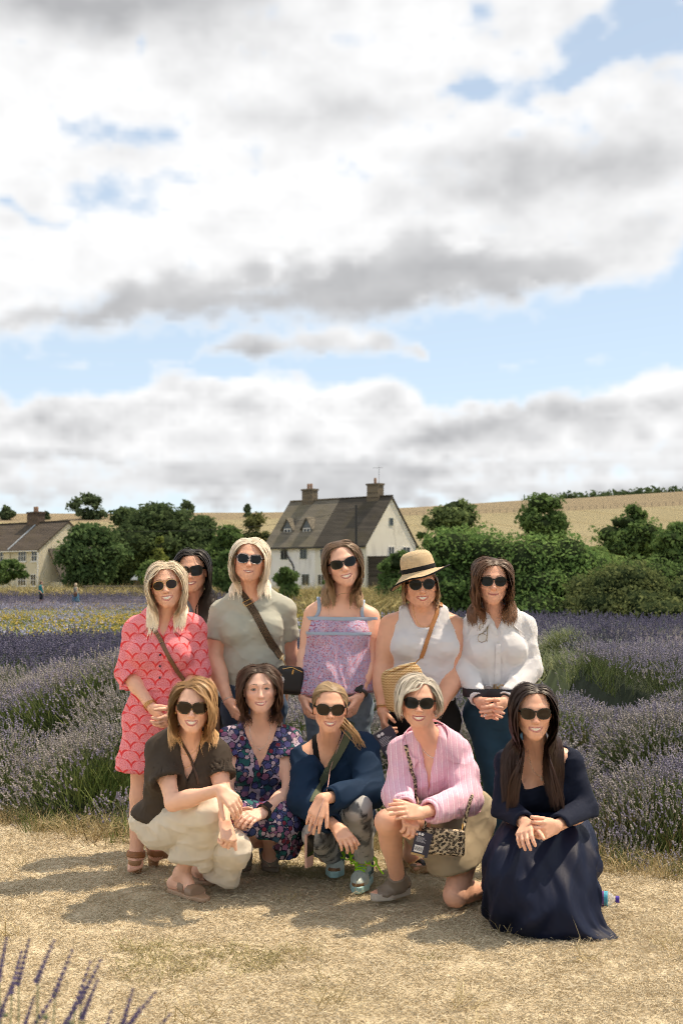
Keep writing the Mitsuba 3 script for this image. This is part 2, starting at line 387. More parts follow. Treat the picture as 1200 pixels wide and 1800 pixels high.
def cottage():
    key = thing('cottage', 'white and cream cottage with steep stone roof, two dormers and two chimneys behind the women', 'house')
    C = at(643, 1000, 118)
    C[2] = 0
    F = Frame(C, 44)
    zb, ze, zr, L, D = -1.0, 4.55, 9.1, 14.0, 7.2
    sp = 6.8
    put('wall', F.box((sp + .002, 0, zb), (L, D, ze - .05)), 'white_render', key, label='white rendered left part of the front')
    put('wall', F.box((.30, 0.0, zb), (sp, D, ze - .05)), 'cream_render', key)
    put('gable', F.prism([(0, zb), (D, zb), (D, ze - .1), (D / 2, zr - .1), (0, ze - .1)], 0, .298), 'cream_render', key)
    put('gable', F.prism([(0.01, ze - .3), (D - .01, ze - .3), (D / 2, zr - .1)], L - .3, L - .002), 'cream_render', key)
    o, th = .28, .16
    k = (zr - ze) / (D / 2)
    for nm, s0, s1 in (('roof_dark', -.14, sp - .001), ('roof_light', sp + .001, L + .12)):
        poly = [(-o, ze - o * k), (D / 2, zr), (D + o, ze - o * k), (D + o, ze - o * k - th), (D / 2, zr - th * 1.3), (-o, ze - o * k - th)]
        r = put('roof', F.prism(poly[:2] + [poly[4], poly[5]], s0, s1), nm, key, label='darker newer stone tiled roof half' if nm == 'roof_dark' else 'weathered light brown stone tiled roof half')
        put('roof', F.prism([poly[1], poly[2], poly[3], poly[4]], s0, s1), nm, key)
        rng = np.random.default_rng(3)
        if nm == 'roof_light':
            put('ridge', cat([F.box((x, D / 2 - .16, zr - .06), (x + .43, D / 2 + .16, zr + .05 + .01 * rng.random())) for x in np.arange(s0, s1 - .4, .45)]), 'chimney_stone', r)
        else:
            put('ridge', F.box((s0, D / 2 - .15, zr - .06), (s1, D / 2 + .15, zr + .05)), 'roof_dark', r)
    put('gutter', F.box((-.1, -o - .12, ze - o * k - th - .02), (L + .1, -o - .002, ze - o * k - th + .08)), 'dark_metal', key)
    chimney(F, key, 11.2, D / 2, zr - .5, zr + 1.15, 1.5, .8, 'chimney_stone', 2)
    chimney(F, key, 2.1, D / 2, zr - .5, zr + 1.25, 1.5, .8, 'chimney_stone', 1)
    c = F.p(np.array([1.6, D / 2, zr + 1.26]))
    put('aerial', cat([tube([c, c + [0, 0, 1.7]], .018, 5), tube([c + [-.6, 0, 1.5], c + [.4, .2, 1.55]], .014, 5)] + [tube([c + [x * .7, -.2, 1.52], c + [x * .7, .2, 1.52]], .012, 4) for x in (-.8, -.5, -.2, .1, .4)]), 'dark_metal', key)
    for a, z, w, h in ((11.2, 3.45, .95, 1.0), (8.4, 3.5, .95, 1.0), (8.1, .95, 1.0, 1.1), (11.6, .95, 1.0, 1.1)):
        window(F, key, 's', a, z, w, h, 'green_frame', (1, 0), 0.0, False)
    for a, z, w, h in ((5.6, 3.5, .95, 1.0), (5.9, .95, 1.0, 1.1), (1.2, 3.6, .9, 1.0), (2.6, .95, 1.0, 1.1)):
        window(F, key, 's', a, z, w, h, 'white_paint', (1, 0), 0.0, False)
    window(F, key, 't', 3.55, 6.55, .55, .75, 'green_frame', (0, 0), 0.0, False)
    window(F, key, 't', 3.55, 3.75, .85, .85, 'white_paint', (1, 0), 0.0, False)
    window(F, key, 't', 5.75, 3.75, 1.1, .85, 'white_paint', (1, 0), 0.0, False)
    for a in (11.75, 8.95):
        d = key_for(f'{key}__dormer')
        t0, zc = 1.0, 5.55
        put('cheek', F.box((a - .62, t0, zc - .75), (a + .62, t0 + 2.2, zc + .62)), 'slate_paint', d)
        put('front', F.prism([(a - .70, zc + .60), (a + .70, zc + .60), (a, zc + 1.55)], t0 - .02, t0 + .3, 't'), 'slate_paint', d)
        for sg in (-1, 1):
            put('roof', F.prism([(a + sg * .88, zc + .46), (a, zc + 1.68), (a, zc + 1.54), (a + sg * .88, zc + .32)], t0 - .18, t0 + 2.9, 't'), 'roof_light', d)
        window(F, d, 's', a, zc + .02, .98, 1.05, 'white_paint', (1, 0), t0 - .0, False) if False else None
        ms = [F.box((a - .5, t0 - .06, zc - .5), (a + .5, t0 - .002, zc - .42)), F.box((a - .5, t0 - .06, zc + .48), (a + .5, t0 - .002, zc + .56))] + [F.box((a + x - .045, t0 - .06, zc - .418), (a + x + .045, t0 - .002, zc + .478)) for x in (-.455, 0, .455)]
        put('window_frame', cat(ms), 'white_paint', d)
        put('window_pane', F.box((a - .45, t0 - .03, zc - .44), (a + .45, t0 - .001, zc + .50)), 'pane', d)
        put('flashing', F.box((a - .75, t0 - .22, zc - .86), (a + .75, t0 - .003, zc - .76)), 'lead', d)
    s = 10.0
    put('drainpipe', tube([F.p(np.array(q)) for q in ((s + .9, -.30, 4.0), (s + .85, -.18, 3.6), (s, -.10, 2.6), (s - .25, -.10, 2.2), (s - .25, -.10, -.8))], .075, 6), 'dark_metal', key, smooth=True)
    # low stone outbuilding against the gable
    k2 = thing('stone_outbuilding', 'low dark stone outbuilding under the cream gable of the cottage', 'building')
    put('wall', F.box((-2.6, .3, zb), (-.002, D + .4, 3.05)), 'garden_stone', k2)
    put('coping', F.box((-2.75, .2, 3.052), (-.003, D + .5, 3.2)), 'garden_stone', k2)


def left_house():
    key = thing('farmhouse', 'ochre rendered house with brown roof and brick chimney at the left edge', 'house')
    C = at(68, 1000, 125)
    C[2] = 0
    F = Frame(C, 44)
    zb, ze, zr, L, D = -1.0, 4.15, 6.95, 16.0, 6.8
    put('wall', F.box((.3, 0, zb), (L, D, ze - .05)), 'ochre_render', key)
    put('gable', F.prism([(0, zb), (D, zb), (D, ze - .1), (D / 2, zr - .1), (0, ze - .1)], 0, .298), 'ochre_render', key)
    k, o = (zr - ze) / (D / 2), .25
    poly = [(-o, ze - o * k), (D / 2, zr), (D + o, ze - o * k), (D + o, ze - o * k - .16), (D / 2, zr - .2), (-o, ze - o * k - .16)]
    r = put('roof', F.prism([poly[0], poly[1], poly[4], poly[5]], -.14, L + .1), 'roof_brown', key)
    put('roof', F.prism([poly[1], poly[2], poly[3], poly[4]], -.14, L + .1), 'roof_brown', key)
    put('ridge', F.box((-.14, D / 2 - .14, zr - .05), (L + .1, D / 2 + .14, zr + .05)), 'roof_brown', r)
    put('verge', F.prism([(-o, ze - o * k + .03), (D / 2, zr + .03), (D / 2, zr + .12), (-o, ze - o * k + .12)], 5.3, 5.5), 'lead', r)
    chimney(F, key, 6.0, D / 2, zr - .5, zr + 1.1, 2.0, .9, 'chimney_brick', 2)
    put('gutter', F.box((-.1, -o - .12, ze - o * k - .18), (L, -o - .002, ze - o * k - .08)), 'white_paint', key)
    for a, z, w, h in ((.75, 3.35, 1.05, 1.15), (3.0, 3.35, 1.5, 1.15), (7.2, 3.3, 1.2, 1.15), (3.0, .9, 1.5, 1.2), (.9, .9, 1.0, 1.2)):
        window(F, key, 's', a, z, w, h, 'white_paint', (2 if w > 1.3 else 1, 1), 0.0, True)
    put('drainpipe', tube([F.p(np.array(q)) for q in ((-.0, -.12, 3.7), (-.0, -.12, -.9))], .07, 6), 'white_paint', key)
    put('drainpipe', tube([F.p(np.array(q)) for q in ((5.3, -.12, 3.7), (5.3, -.12, -.9))], .07, 6), 'ochre_render', key)
    # lean-to with a long brown roof on the gable
    put('lean_to_wall', F.box((-2.4, 1.4, zb), (-.002, 6.0, .7)), 'ochre_render', key)
    m = F.prism([(-2.7, .6), (-.002, 4.1), (-.002, 3.9), (-2.7, .42)], 1.1, 6.3, 't')
    put('lean_to_roof', m, 'roof_dark', key)


cottage()
left_house()


def pole(px, py, Y, top, r=.10):
    key = thing('telegraph_pole', 'dark telegraph pole standing before the cottage roof', 'pole')
    a = at(px, py, Y)
    g = float(terrain(a[0], Y))
    put('post', tube([[a[0], Y, g - .2], [a[0], Y, at(px, top, Y)[2]]], [r * 1.25, r], 8), 'dark_metal', key, smooth=True)
    put('bracket', tube([at(px - 2, top + 6, Y), at(px + 3, top + 6, Y)], .05, 5), 'dark_metal', key)


pole(626, 1000, 100, 888)
# power line
kk = thing('power_line', 'thin power line sagging across the far left trees', 'wire')
put('wire', tube(spline([at(-60, 930, 128), at(200, 934, 118), at(420, 928, 110), at(626, 892, 100)], 30), .012, 4), 'dark_metal', kk)

# wooden rail fence and the small pale shed by the left trees
fk = thing('rail_fence', 'old wooden rail fence before the dark trees on the left', 'fence')
for i in range(8):
    x = at(150 + i * 17, 1010, 108)
    g = float(terrain(x[0], 108))
    put('post', box((x[0] - .07, 107.9, g - .1), (x[0] + .07, 108.1, g + 1.25)), 'old_wood', fk)
x0, x1 = at(150, 1010, 108)[0], at(269, 1010, 108)[0]
for z in (.45, .85, 1.15):
    put('rail', box((x0 - .2, 107.83, terrain(x0, 108) + z), (x1 + .2, 107.895, terrain(x0, 108) + z + .10)), 'old_wood', fk)
sk_ = thing('shed', 'small pale shed with pitched grey roof among the left trees', 'shed')
S = Frame(at(252, 1000, 114) * [1, 1, 0], 60)
put('wall', S.box((0, 0, -1), (2.2, 1.8, 1.15)), 'old_wood', sk_)
put('roof', S.prism([(-.3, 1.0), (.9, 2.1), (2.1, 1.0), (2.1, .9), (.9, 1.95), (-.3, .9)], -.2, 2.5), 'lead', sk_)
# post and wire fence along the top of the hill
hf = thing('field_fence', 'thin post fence along the top of the wheat hill', 'fence')
for i, px in enumerate(np.linspace(720, 1195, 40)):
    X = (px - 600) / FPX * 418
    g = float(terrain(X, 418))
    put('post', box((X - .06, 417.9, g - .2), (X + .06, 418.1, g + 1.3)), 'old_wood', hf)
wp = [[(px - 600) / FPX * 418, 418, float(terrain((px - 600) / FPX * 418, 418)) + 1.25] for px in np.linspace(720, 1195, 20)]
put('wire', tube(wp, .02, 4), 'old_wood', hf)
# ---------------------------------------------------------------- trees, hedges and shrubs
scene['leaf'] = {'type': 'principledthin', 'base_color': VC, 'roughness': 0.55, 'diff_trans': 0.7}
scene['bark'] = principled(mikit.proc(lambda p, n, uv: mikit.mix((0.06, 0.05, 0.038), (0.12, 0.10, 0.08), mikit.fbm(p.x * 9, p.y * 9, p.z * 2.5, 3))), 0.95)
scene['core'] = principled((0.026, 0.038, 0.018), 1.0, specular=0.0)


def leaf_cloud(blobs, n, size, seed, cols, squash=1.0, inner=.35, gaps=0.0):
    """Small two-triangle leaf sprays through the outer volume of a set of ellipsoids."""
    rng = np.random.default_rng(seed)
    blobs = np.asarray(blobs, float)
    w = blobs[:, 3] * blobs[:, 4] + blobs[:, 4] * blobs[:, 5] + blobs[:, 3] * blobs[:, 5]
    b = blobs[rng.choice(len(blobs), n, p=w / w.sum())]
    d = unit(rng.normal(size=(n, 3)))
    r = 1 - (1 - inner) * rng.random(n) ** 1.8
    lump = meshkit.fbm(d * 2.2 + b[:, :3] * .7, 3, seed) - .5
    p = b[:, :3] + d * b[:, 3:6] * (r * (1 + .95 * lump))[:, None]
    if gaps:
        g = meshkit.fbm(p * (1.6 / size) * .12, 2, seed + 5)
        p, d, b = p[g > gaps], d[g > gaps], b[g > gaps]
        n = len(p)
    nrm = unit(d + .9 * rng.normal(size=(n, 3)) + [0, 0, .35])
    t = unit(np.cross(nrm, rng.normal(size=(n, 3))))
    u = np.cross(nrm, t)
    s = size * np.clip(np.exp(.42 * rng.normal(size=n)) * .92, .4, 2.2)[:, None]
    k = .5 + .3 * rng.random(n)[:, None]
    v = np.stack([p - t * s * .5, p - u * s * k * .42, p + t * s * .55, p + u * s * k * .42], 1).reshape(-1, 3)
    f = np.arange(n)[:, None] * 4 + np.array([[0, 1, 2]]), np.arange(n)[:, None] * 4 + np.array([[0, 2, 3]])
    mixv = np.clip(.5 + 1.3 * (meshkit.fbm(p * .9 / max(size, .2) * .35, 3, seed + 2) - .5) + .35 * (rng.random(n) - .5), 0, 1)
    c = 1.9 * (np.asarray(cols[0]) * (1 - mixv)[:, None] + np.asarray(cols[1]) * mixv[:, None])
    return (v, np.vstack(f)), np.repeat(c, 4, 0)


def tree(name, label, px, py_top, py_bot, wpx, Y, cols, n=5200, size=.42, seed=1, trunk=True, category='tree', group=None, nb=14, gaps=0.0, squash=.8, base=.18, shape=None, core=True):
    """A tree seen between py_top and py_bot with a crown wpx wide, standing at depth Y."""
    rng = np.random.default_rng(seed)
    key = thing(name, label, category, group)
    top, bot = at(px, py_top, Y), at(px, py_bot, Y)
    W, Hh = wpx * Y / FPX, top[2] - bot[2]
    g = float(terrain(top[0], Y))
    zc0 = bot[2] + Hh * base
    blobs = []
    for i in range(int(nb * 1.7)):
        h = rng.random()
        rad = (1 - (2 * h - .85) ** 2 * .8 if shape is None else shape(h)) * W / 2
        a = rng.random() * 6.283
        rr = rad * .78 * math.sqrt(rng.random())
        br = (.15 + .17 * rng.random() ** 1.3) * min(W, Hh) * (.75 + .5 * (1 - h))
        blobs.append([top[0] + rr * math.cos(a), Y + rr * math.sin(a) * .9, min(zc0 + h * (top[2] - zc0), top[2] - br * .8), br * 1.15, br * 1.15, br * squash])
    m, c = leaf_cloud(blobs, n, size, seed, cols, gaps=gaps)
    v = m[0].copy()
    v[:, 2] = np.maximum(v[:, 2], g + .02)
    put('crown', (v, m[1]), 'leaf', key, color=c)
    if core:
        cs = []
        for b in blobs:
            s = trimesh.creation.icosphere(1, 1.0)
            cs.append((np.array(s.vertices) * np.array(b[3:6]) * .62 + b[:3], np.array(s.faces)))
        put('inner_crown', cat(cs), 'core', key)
    if trunk:
        tr = [tube(spline([[top[0], Y, g - .2], [top[0] + .02 * W, Y, g + Hh * .25], [top[0] - .02 * W, Y, g + Hh * .75]], 8), np.linspace(.035, .012, 8) * Hh, 7)]
        for b in blobs[:7]:
            a = np.array([top[0], Y, g + Hh * .22])
            tr.append(tube(spline([a, (a + np.array(b[:3])) / 2 + [0, 0, -.03 * Hh], b[:3]], 6), np.linspace(.014, .004, 6) * Hh, 5))
        put('trunk', cat(tr), 'bark', key, smooth=True)
    return key


DG = ((.022, .036, .018), (.065, .092, .038))
MG = ((.030, .055, .020), (.090, .135, .046))
LG = ((.05, .082, .026), (.135, .185, .065))
YG = ((.07, .095, .025), (.16, .17, .05))
OL = ((.045, .055, .022), (.12, .12, .05))
tree('large_tree', 'largest dark green tree behind the woman with black hair', 278, 884, 1016, 168, 150, DG, n=17000, size=.42, seed=2, nb=30, base=.0)
tree('large_tree', 'dark tree with a ragged top left of the largest tree', 222, 890, 1012, 90, 156, DG, n=7000, size=.40, seed=3, nb=14, base=.0)
tree('round_tree', 'rounded mid green tree beside the ochre house', 160, 920, 1020, 112, 113, ((.028, .050, .020), (.072, .11, .044)), n=12000, size=.34, seed=4, nb=22, base=.0)
tree('round_tree', 'dark tree right of the largest tree, behind the black hair', 352, 903, 1012, 96, 160, DG, n=8000, size=.42, seed=5, nb=16, base=.0)
tree('small_tree', 'soft green tree left of the cottage roof', 402, 922, 1014, 80, 148, MG, n=7000, size=.36, seed=6, nb=14, base=.0)
tree('small_tree', 'loose olive tree beside the left end of the cottage roof', 450, 902, 1010, 70, 170, OL, n=5200, size=.40, seed=7, nb=14, base=.0)
tree('sapling', 'yellow green sapling before the largest dark tree', 281, 944, 1006, 30, 120, YG, n=1500, size=.32, seed=8, nb=9, base=.05, shape=lambda h: 1 - .6 * h)
tree('shrub', 'light green shrub below the sapling', 262, 985, 1024, 60, 112, LG, n=2200, size=.3, seed=9, nb=9, trunk=False, category='shrub', base=0)
tree('shrub', 'pale green shrub before the rounded tree', 168, 975, 1018, 48, 118, LG, n=1800, size=.32, seed=10, nb=8, trunk=False, category='shrub', base=0)
tree('shrub', 'green shrubs before the ochre house at the left edge', 18, 983, 1022, 84, 112, MG, n=4600, size=.24, seed=31, nb=12, trunk=False, category='shrub', base=0)
tree('shrub', 'tall green shrub right of the black hair', 398, 968, 1032, 66, 100, MG, n=5200, size=.24, seed=11, nb=12, trunk=False, category='shrub', base=0)
tree('shrub', 'round dark bush against the white cottage wall', 502, 997, 1042, 42, 100, MG, n=2600, size=.26, seed=12, nb=10, trunk=False, category='shrub', base=0)
tree('shrub', 'leafy green shrub beside the stone outbuilding', 700, 968, 1052, 78, 72, MG, n=6500, size=.2, seed=13, nb=12, trunk=False, category='shrub', base=0, gaps=.36)
tree('shrub', 'low bush at the foot of the cottage behind the camisole', 576, 1020, 1046, 40, 104, MG, n=1500, size=.26, seed=32, nb=8, trunk=False, category='shrub', base=0)
for px, t, b, w, s, lab in ((155, 865, 903, 56, 14, 'broad tree on the left skyline'), (10, 889, 906, 26, 15, 'small round tree at the far left skyline'), (326, 880, 899, 22, 16, 'small round tree on the skyline above the largest tree'), (435, 886, 905, 11, 17, 'tiny narrow tree on the skyline left of the cottage'), (82, 900, 906, 8, 33, 'tiny bush on the skyline above the ochre house')):
    tree('skyline_tree', lab, px, t, b + 8, w * 1.15, 440, ((.03, .045, .025), (.075, .10, .05)), n=1300, size=1.1, seed=s, nb=10, base=0, trunk=False)
tree('field_tree', 'sparse round tree above the hedge behind the straw hat', 800, 876, 965, 104, 92, ((.045, .068, .030), (.115, .15, .062)), n=7500, size=.26, seed=18, nb=18, base=.2, gaps=.42)
tree('field_tree', 'compact dense tree above the hedge with gold field behind', 957, 868, 960, 84, 88, MG, n=9500, size=.25, seed=19, nb=18, base=.12, gaps=.34)
tree('field_tree', 'tall loose tree above the hedge at the right', 1112, 884, 1010, 104, 78, MG, n=11000, size=.24, seed=20, nb=20, base=.12, gaps=.37)
tree('field_tree', 'dark green tree at the right edge above the hedge', 1190, 918, 1020, 90, 70, MG, n=7500, size=.22, seed=21, nb=16, base=.05, gaps=.3)
tree('field_tree', 'low spreading tree between the two taller hedge trees', 1040, 960, 1030, 96, 66, LG, n=6500, size=.22, seed=34, nb=12, base=.05, trunk=False)
tree('sapling', 'thin young tree right of the cottage gable', 748, 905, 965, 22, 100, MG, n=700, size=.28, seed=35, nb=7, base=.1, gaps=.35)


def hedge(label, pts, cols, n, size, seed, thick=1.5):
    """A clipped run of hedge along (px, py_top, Y) points."""
    rng = np.random.default_rng(seed)
    key = thing('hedge', label, 'hedge')
    blobs = []
    for (p0, t0, y0), (p1, t1, y1) in zip(pts[:-1], pts[1:]):
        a0, a1 = at(p0, t0, y0), at(p1, t1, y1)
        m = max(2, int(np.linalg.norm(a1 - a0) / .9))
        for i in range(m):
            c = a0 + (a1 - a0) * (i + rng.random() * .6) / m
            g = float(terrain(c[0], c[1]))
            hh = c[2] - g
            for lv in (.18, .5, .80):
                r = thick * (.75 + .35 * rng.random()) * (1 if lv < .7 else .8)
                blobs.append([c[0] + .3 * rng.normal() * .5, c[1] + .35 * rng.normal(), g + hh * lv + .12 * rng.normal(), r, r, hh * .24 * (.85 + .5 * rng.random())])
    m, c = leaf_cloud(blobs, n, size, seed, cols, inner=.45)
    v = m[0].copy()
    v[:, 2] = np.maximum(v[:, 2], terrain(v[:, 0], v[:, 1]))
    put('foliage', (v, m[1]), 'leaf', key, color=c)
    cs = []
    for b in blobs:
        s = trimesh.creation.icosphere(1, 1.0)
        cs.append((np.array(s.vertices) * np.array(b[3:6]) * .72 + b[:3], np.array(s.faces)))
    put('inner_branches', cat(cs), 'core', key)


hedge('dark hedgerow under the trees between the two houses', [(120, 985, 158), (200, 975, 158), (300, 972, 158), (400, 976, 158), (470, 982, 158)], DG, 9000, .42, 27, 2.6)
hedge('tall bright green hedge behind the straw hat and white shirt', [(758, 948, 47), (830, 940, 47), (900, 944, 46), (980, 952, 46), (1040, 972, 47)], ((.045, .085, .028), (.125, .19, .06)), 46000, .125, 22, 1.6)
hedge('lower dark brownish green hedge at the right', [(1030, 1010, 43), (1090, 1004, 42), (1150, 1010, 42), (1240, 1016, 42)], ((.036, .052, .022), (.10, .115, .045)), 24000, .115, 23, 1.3)
hedge('green hedge behind the lower hedge at the right', [(1010, 968, 56), (1100, 985, 56), (1240, 990, 56)], ((.034, .062, .022), (.105, .155, .05)), 15000, .15, 24, 1.6)
rng = np.random.default_rng(40)
blobs = []
for px in np.linspace(985, 1290, 74):
    Y = 520
    t = 872 - (px - 985) * .055 - 7 * rng.random()
    a = at(px, t, Y)
    blobs.append([a[0], Y + 6 * rng.normal(), a[2] - 3.4, 2.6, 2.6, 3.6])
m, c = leaf_cloud(blobs, 6500, 1.5, 41, ((.025, .04, .02), (.06, .085, .04)))
put('woodland', m, 'leaf', None, color=c)
labels['woodland'] = {'label': 'long line of far woodland on the right skyline', 'category': 'woodland', 'kind': 'stuff'}
# ---------------------------------------------------------------- lavender, wild flowers and grass
scene['petal'] = {'type': 'twosided', 'bsdf': {'type': 'principled', 'base_color': VC, 'roughness': 0.8, 'specular': 0.15}}
OCT = np.array([[0, 1, 4], [1, 2, 4], [2, 3, 4], [3, 0, 4], [1, 0, 5], [2, 1, 5], [3, 2, 5], [0, 3, 5]])


def spindle(base, d, l, r, rng):
    a = unit(np.cross(d, rng.normal(size=3)))
    b = np.cross(d, a)
    m = base + d * l * .45
    return np.array([m + a * r, m + b * r, m - a * r, m - b * r, base + d * l, base])


def lavender_cluster(seed, stems, length, spike, r, flower, stalk, spread=.16, whorls=3, fol=10, fol_col=((.06, .10, .025), (.15, .185, .06))):
    """A tuft of flower stalks with a few green shoots between, rising along +z."""
    rng = np.random.default_rng(seed)
    V, Fc, C, n = [], [], [], 0
    for i in range(stems + fol):
        b = np.array([spread * .35 * rng.normal(), spread * .35 * rng.normal(), 0])
        fl = i < stems
        d = unit([spread * 1.6 * rng.normal(), spread * 1.6 * rng.normal(), 1])
        L = length * ((.80 + .32 * rng.random()) if fl else (.45 + .35 * rng.random()))
        e = b + d * L
        w = unit(np.cross(d, rng.normal(size=3))) * (.0014 if fl else .0032)
        V.append(np.array([b - w * 1.5, b + w * 1.5, e + w * .6, e - w * .6]))
        Fc.append(np.array([[0, 1, 2], [0, 2, 3]]) + n)
        n += 4
        g = rng.random()
        C.append(np.tile(np.asarray(stalk) * (.7 + .6 * g) if fl else np.asarray(fol_col[0]) * (1 - g) + np.asarray(fol_col[1]) * g, (4, 1)))
        if fl:
            tone = rng.random()
            c = np.asarray(flower[0]) * (1 - tone) + np.asarray(flower[1]) * tone
            hp = 0
            for k in range(whorls):
                l = spike / whorls * (1.35 if k else 1.1)
                V.append(spindle(e + d * hp, unit(d + .25 * rng.normal(size=3)), l, r * (1 - .22 * k) * (.8 + .4 * rng.random()), rng))
                Fc.append(OCT + n)
                C.append(np.tile(c * (.75 + .5 * rng.random()), (6, 1)))
                n += 6
                hp += spike / whorls
    return (np.vstack(V), np.vstack(Fc)), np.clip(np.vstack(C), 0, 1)


def group_of(key, made):
    m, c = made
    scene[key] = {'type': 'shapegroup', 'part': mikit.ply(m, 'petal', color=c)}


FADED = ((.25, .235, .205), (.31, .285, .285))
VIOLET = ((.175, .162, .215), (.265, .245, .315))
DEEP = ((.085, .082, .130), (.145, .138, .205))
STALK = (.17, .20, .10)
for i in range(3):
    group_of(f'tuft_faded_{i}', lavender_cluster(100 + i, 17, .27, .036, .0078, FADED, STALK, whorls=3, spread=.18))
    group_of(f'tuft_violet_{i}', lavender_cluster(110 + i, 16, .29, .042, .0076, VIOLET, STALK, whorls=3, spread=.18))
    group_of(f'tuft_deep_{i}', lavender_cluster(120 + i, 12, .42, .062, .012, DEEP, (.14, .18, .11), fol=6))
    group_of(f'tuft_green_{i}', lavender_cluster(130 + i, 1, .30, .04, .007, VIOLET, STALK, fol=26, spread=.2, fol_col=((.07, .115, .028), (.20, .24, .075))))
    group_of(f'tuft_dry_{i}', lavender_cluster(140 + i, 2, .30, .03, .006, FADED, (.3, .24, .13), fol=18, spread=.24, fol_col=((.16, .12, .06), (.30, .23, .12))))
    group_of(f'tuft_gold_{i}', lavender_cluster(150 + i, 12, .45, .024, .014, ((.33, .25, .05), (.42, .34, .10)), (.13, .16, .05), fol=14, whorls=1, spread=.22, fol_col=((.07, .10, .03), (.15, .17, .06))))
    group_of(f'tuft_blue_{i}', lavender_cluster(160 + i, 8, .42, .05, .014, ((.25, .27, .42), (.36, .36, .50)), (.14, .17, .09), fol=12, whorls=2, spread=.22))
    group_of(f'tuft_sage_{i}', lavender_cluster(170 + i, 2, .34, .04, .007, ((.25, .28, .2), (.3, .3, .3)), (.2, .24, .13), fol=26, spread=.24, fol_col=((.22, .26, .13), (.36, .39, .21))))
NUM = {}


def instance(name, group, p, d, s, spin):
    z = unit(d)
    x = unit(np.cross([math.cos(spin), math.sin(spin), .1], z))
    m = np.eye(4)
    m[:3, 0], m[:3, 1], m[:3, 2], m[:3, 3] = x * s, np.cross(z, x) * s, z * s, p
    NUM[name] = NUM.get(name, 0) + 1
    scene[f'{name}__{NUM[name]:03d}'] = {'type': 'instance', 'to_world': T(m.tolist()), 'group': {'type': 'ref', 'id': group}}


def stuff(name, label, cat_):
    labels[name] = {'label': label, 'category': cat_, 'kind': 'stuff'}


_r = np.random.default_rng(12)
BUSH = np.array([[i * .78 + .22 * _r.normal(), j * .78 + .22 * _r.normal(), .50 + .17 * _r.random(), .52 + .2 * _r.random()] for i in range(-6, 7) for j in range(7, 18)])


def bed_top(x, y):
    """Height of the flowering surface of the front bed above the ground: rounded bushes grown together."""
    x, y = np.asarray(x, float), np.asarray(y, float)
    d = y - bed_edge(x)
    q = np.stack([x, y, 0 * x], -1)
    lump = meshkit.fbm(q * 1.05 + 3, 2, 6) - .5
    rise = np.clip((d + .30 * lump) / 1.25, 0, 1)
    h = .12 + (.50 - .05 * np.clip(x - .5, 0, 3)) * np.sin(rise * math.pi / 2) ** .8
    dome = np.zeros_like(x)
    for bx, by, bh, br in BUSH:
        dome = np.maximum(dome, bh * np.sqrt(np.clip(1 - ((x - bx) ** 2 + (y - by) ** 2) / br ** 2, 0, 1)))
    dome = dome * np.clip(.45 + .65 * rise, 0, 1) - .05 * np.clip(x - .5, 0, 3)
    crest = .20 * np.exp(-((x + 1.75) / .9) ** 2 - ((d - 2.0) / 1.3) ** 2)
    back = np.clip((d - np.interp(x, [-4, 0, 3, 5], [3.4, 2.8, 4.6, 5.5])) / .8, 0, 1)
    return np.maximum(.40 * h + .64 * dome + crest + .24 * lump * np.clip(d / .5, 0, 1), .10) * (1 - .65 * back)


def scatter_bed(name, xr, yr, top, spacing, pick, inside, scale=1.0, depth=.30, jitter=.5, seed=1, lean=.75):
    rng = np.random.default_rng(seed)
    xs, ys = np.meshgrid(np.arange(*xr, spacing), np.arange(*yr, spacing))
    x = xs.ravel() + spacing * jitter * rng.normal(size=xs.size) * .6
    y = ys.ravel() + spacing * jitter * rng.normal(size=xs.size) * .6
    ok = inside(x, y)
    x, y = x[ok], y[ok]
    z = top(x, y)
    e = .06
    gx, gy = (top(x + e, y) - top(x - e, y)) / (2 * e), (top(x, y + e) - top(x, y - e)) / (2 * e)
    n = unit(np.stack([-gx * lean, -gy * lean, 1 + 0 * gx], -1) + .18 * rng.normal(size=(len(x), 3)) * [1, 1, .3])
    g = terrain(x, y)
    kinds = pick(x, y, rng)
    s = scale * (.85 + .35 * rng.random(len(x)))
    for i in range(len(x)):
        p = np.array([x[i], y[i], g[i] + z[i]]) - n[i] * depth * s[i]
        instance(name, f'tuft_{kinds[i]}_{rng.integers(3)}', p, n[i], s[i], rng.random() * 6.28)
    return len(x)


def mound(key, xr, yr, top, inside, step, drop, col):
    """The dark leafy body under the flower stalks."""
    xs, ys = np.arange(*xr, step), np.arange(*yr, step)
    X, Y = np.meshgrid(xs, ys)
    ok = inside(X.ravel(), Y.ravel())
    Z = terrain(X.ravel(), Y.ravel()) + np.where(ok, np.maximum(top(X.ravel(), Y.ravel()) - drop, -.05), -.05) + .03 * (meshkit.noise(np.stack([X.ravel() * 9, Y.ravel() * 9, 0 * X.ravel()], -1), 3) - .5)
    n = len(xs)
    i, j = np.meshgrid(np.arange(len(ys) - 1), np.arange(n - 1), indexing='ij')
    q = np.stack([i * n + j, i * n + j + 1, (i + 1) * n + j + 1, (i + 1) * n + j], -1).reshape(-1, 4)
    q = q[ok[q].any(1)]
    v = np.stack([X.ravel(), Y.ravel(), Z], -1)
    c = np.asarray(col) * (.6 + .8 * meshkit.noise(v * 14, 5))[:, None]
    scene[key] = mikit.ply((v, np.vstack([q[:, [0, 1, 2]], q[:, [0, 2, 3]]])), 'petal', smooth=True, color=c)


def fld(x, y, f, seed):
    return meshkit.fbm(np.stack([np.asarray(x) * f, np.asarray(y) * f, 0 * np.asarray(x)], -1), 3, seed)


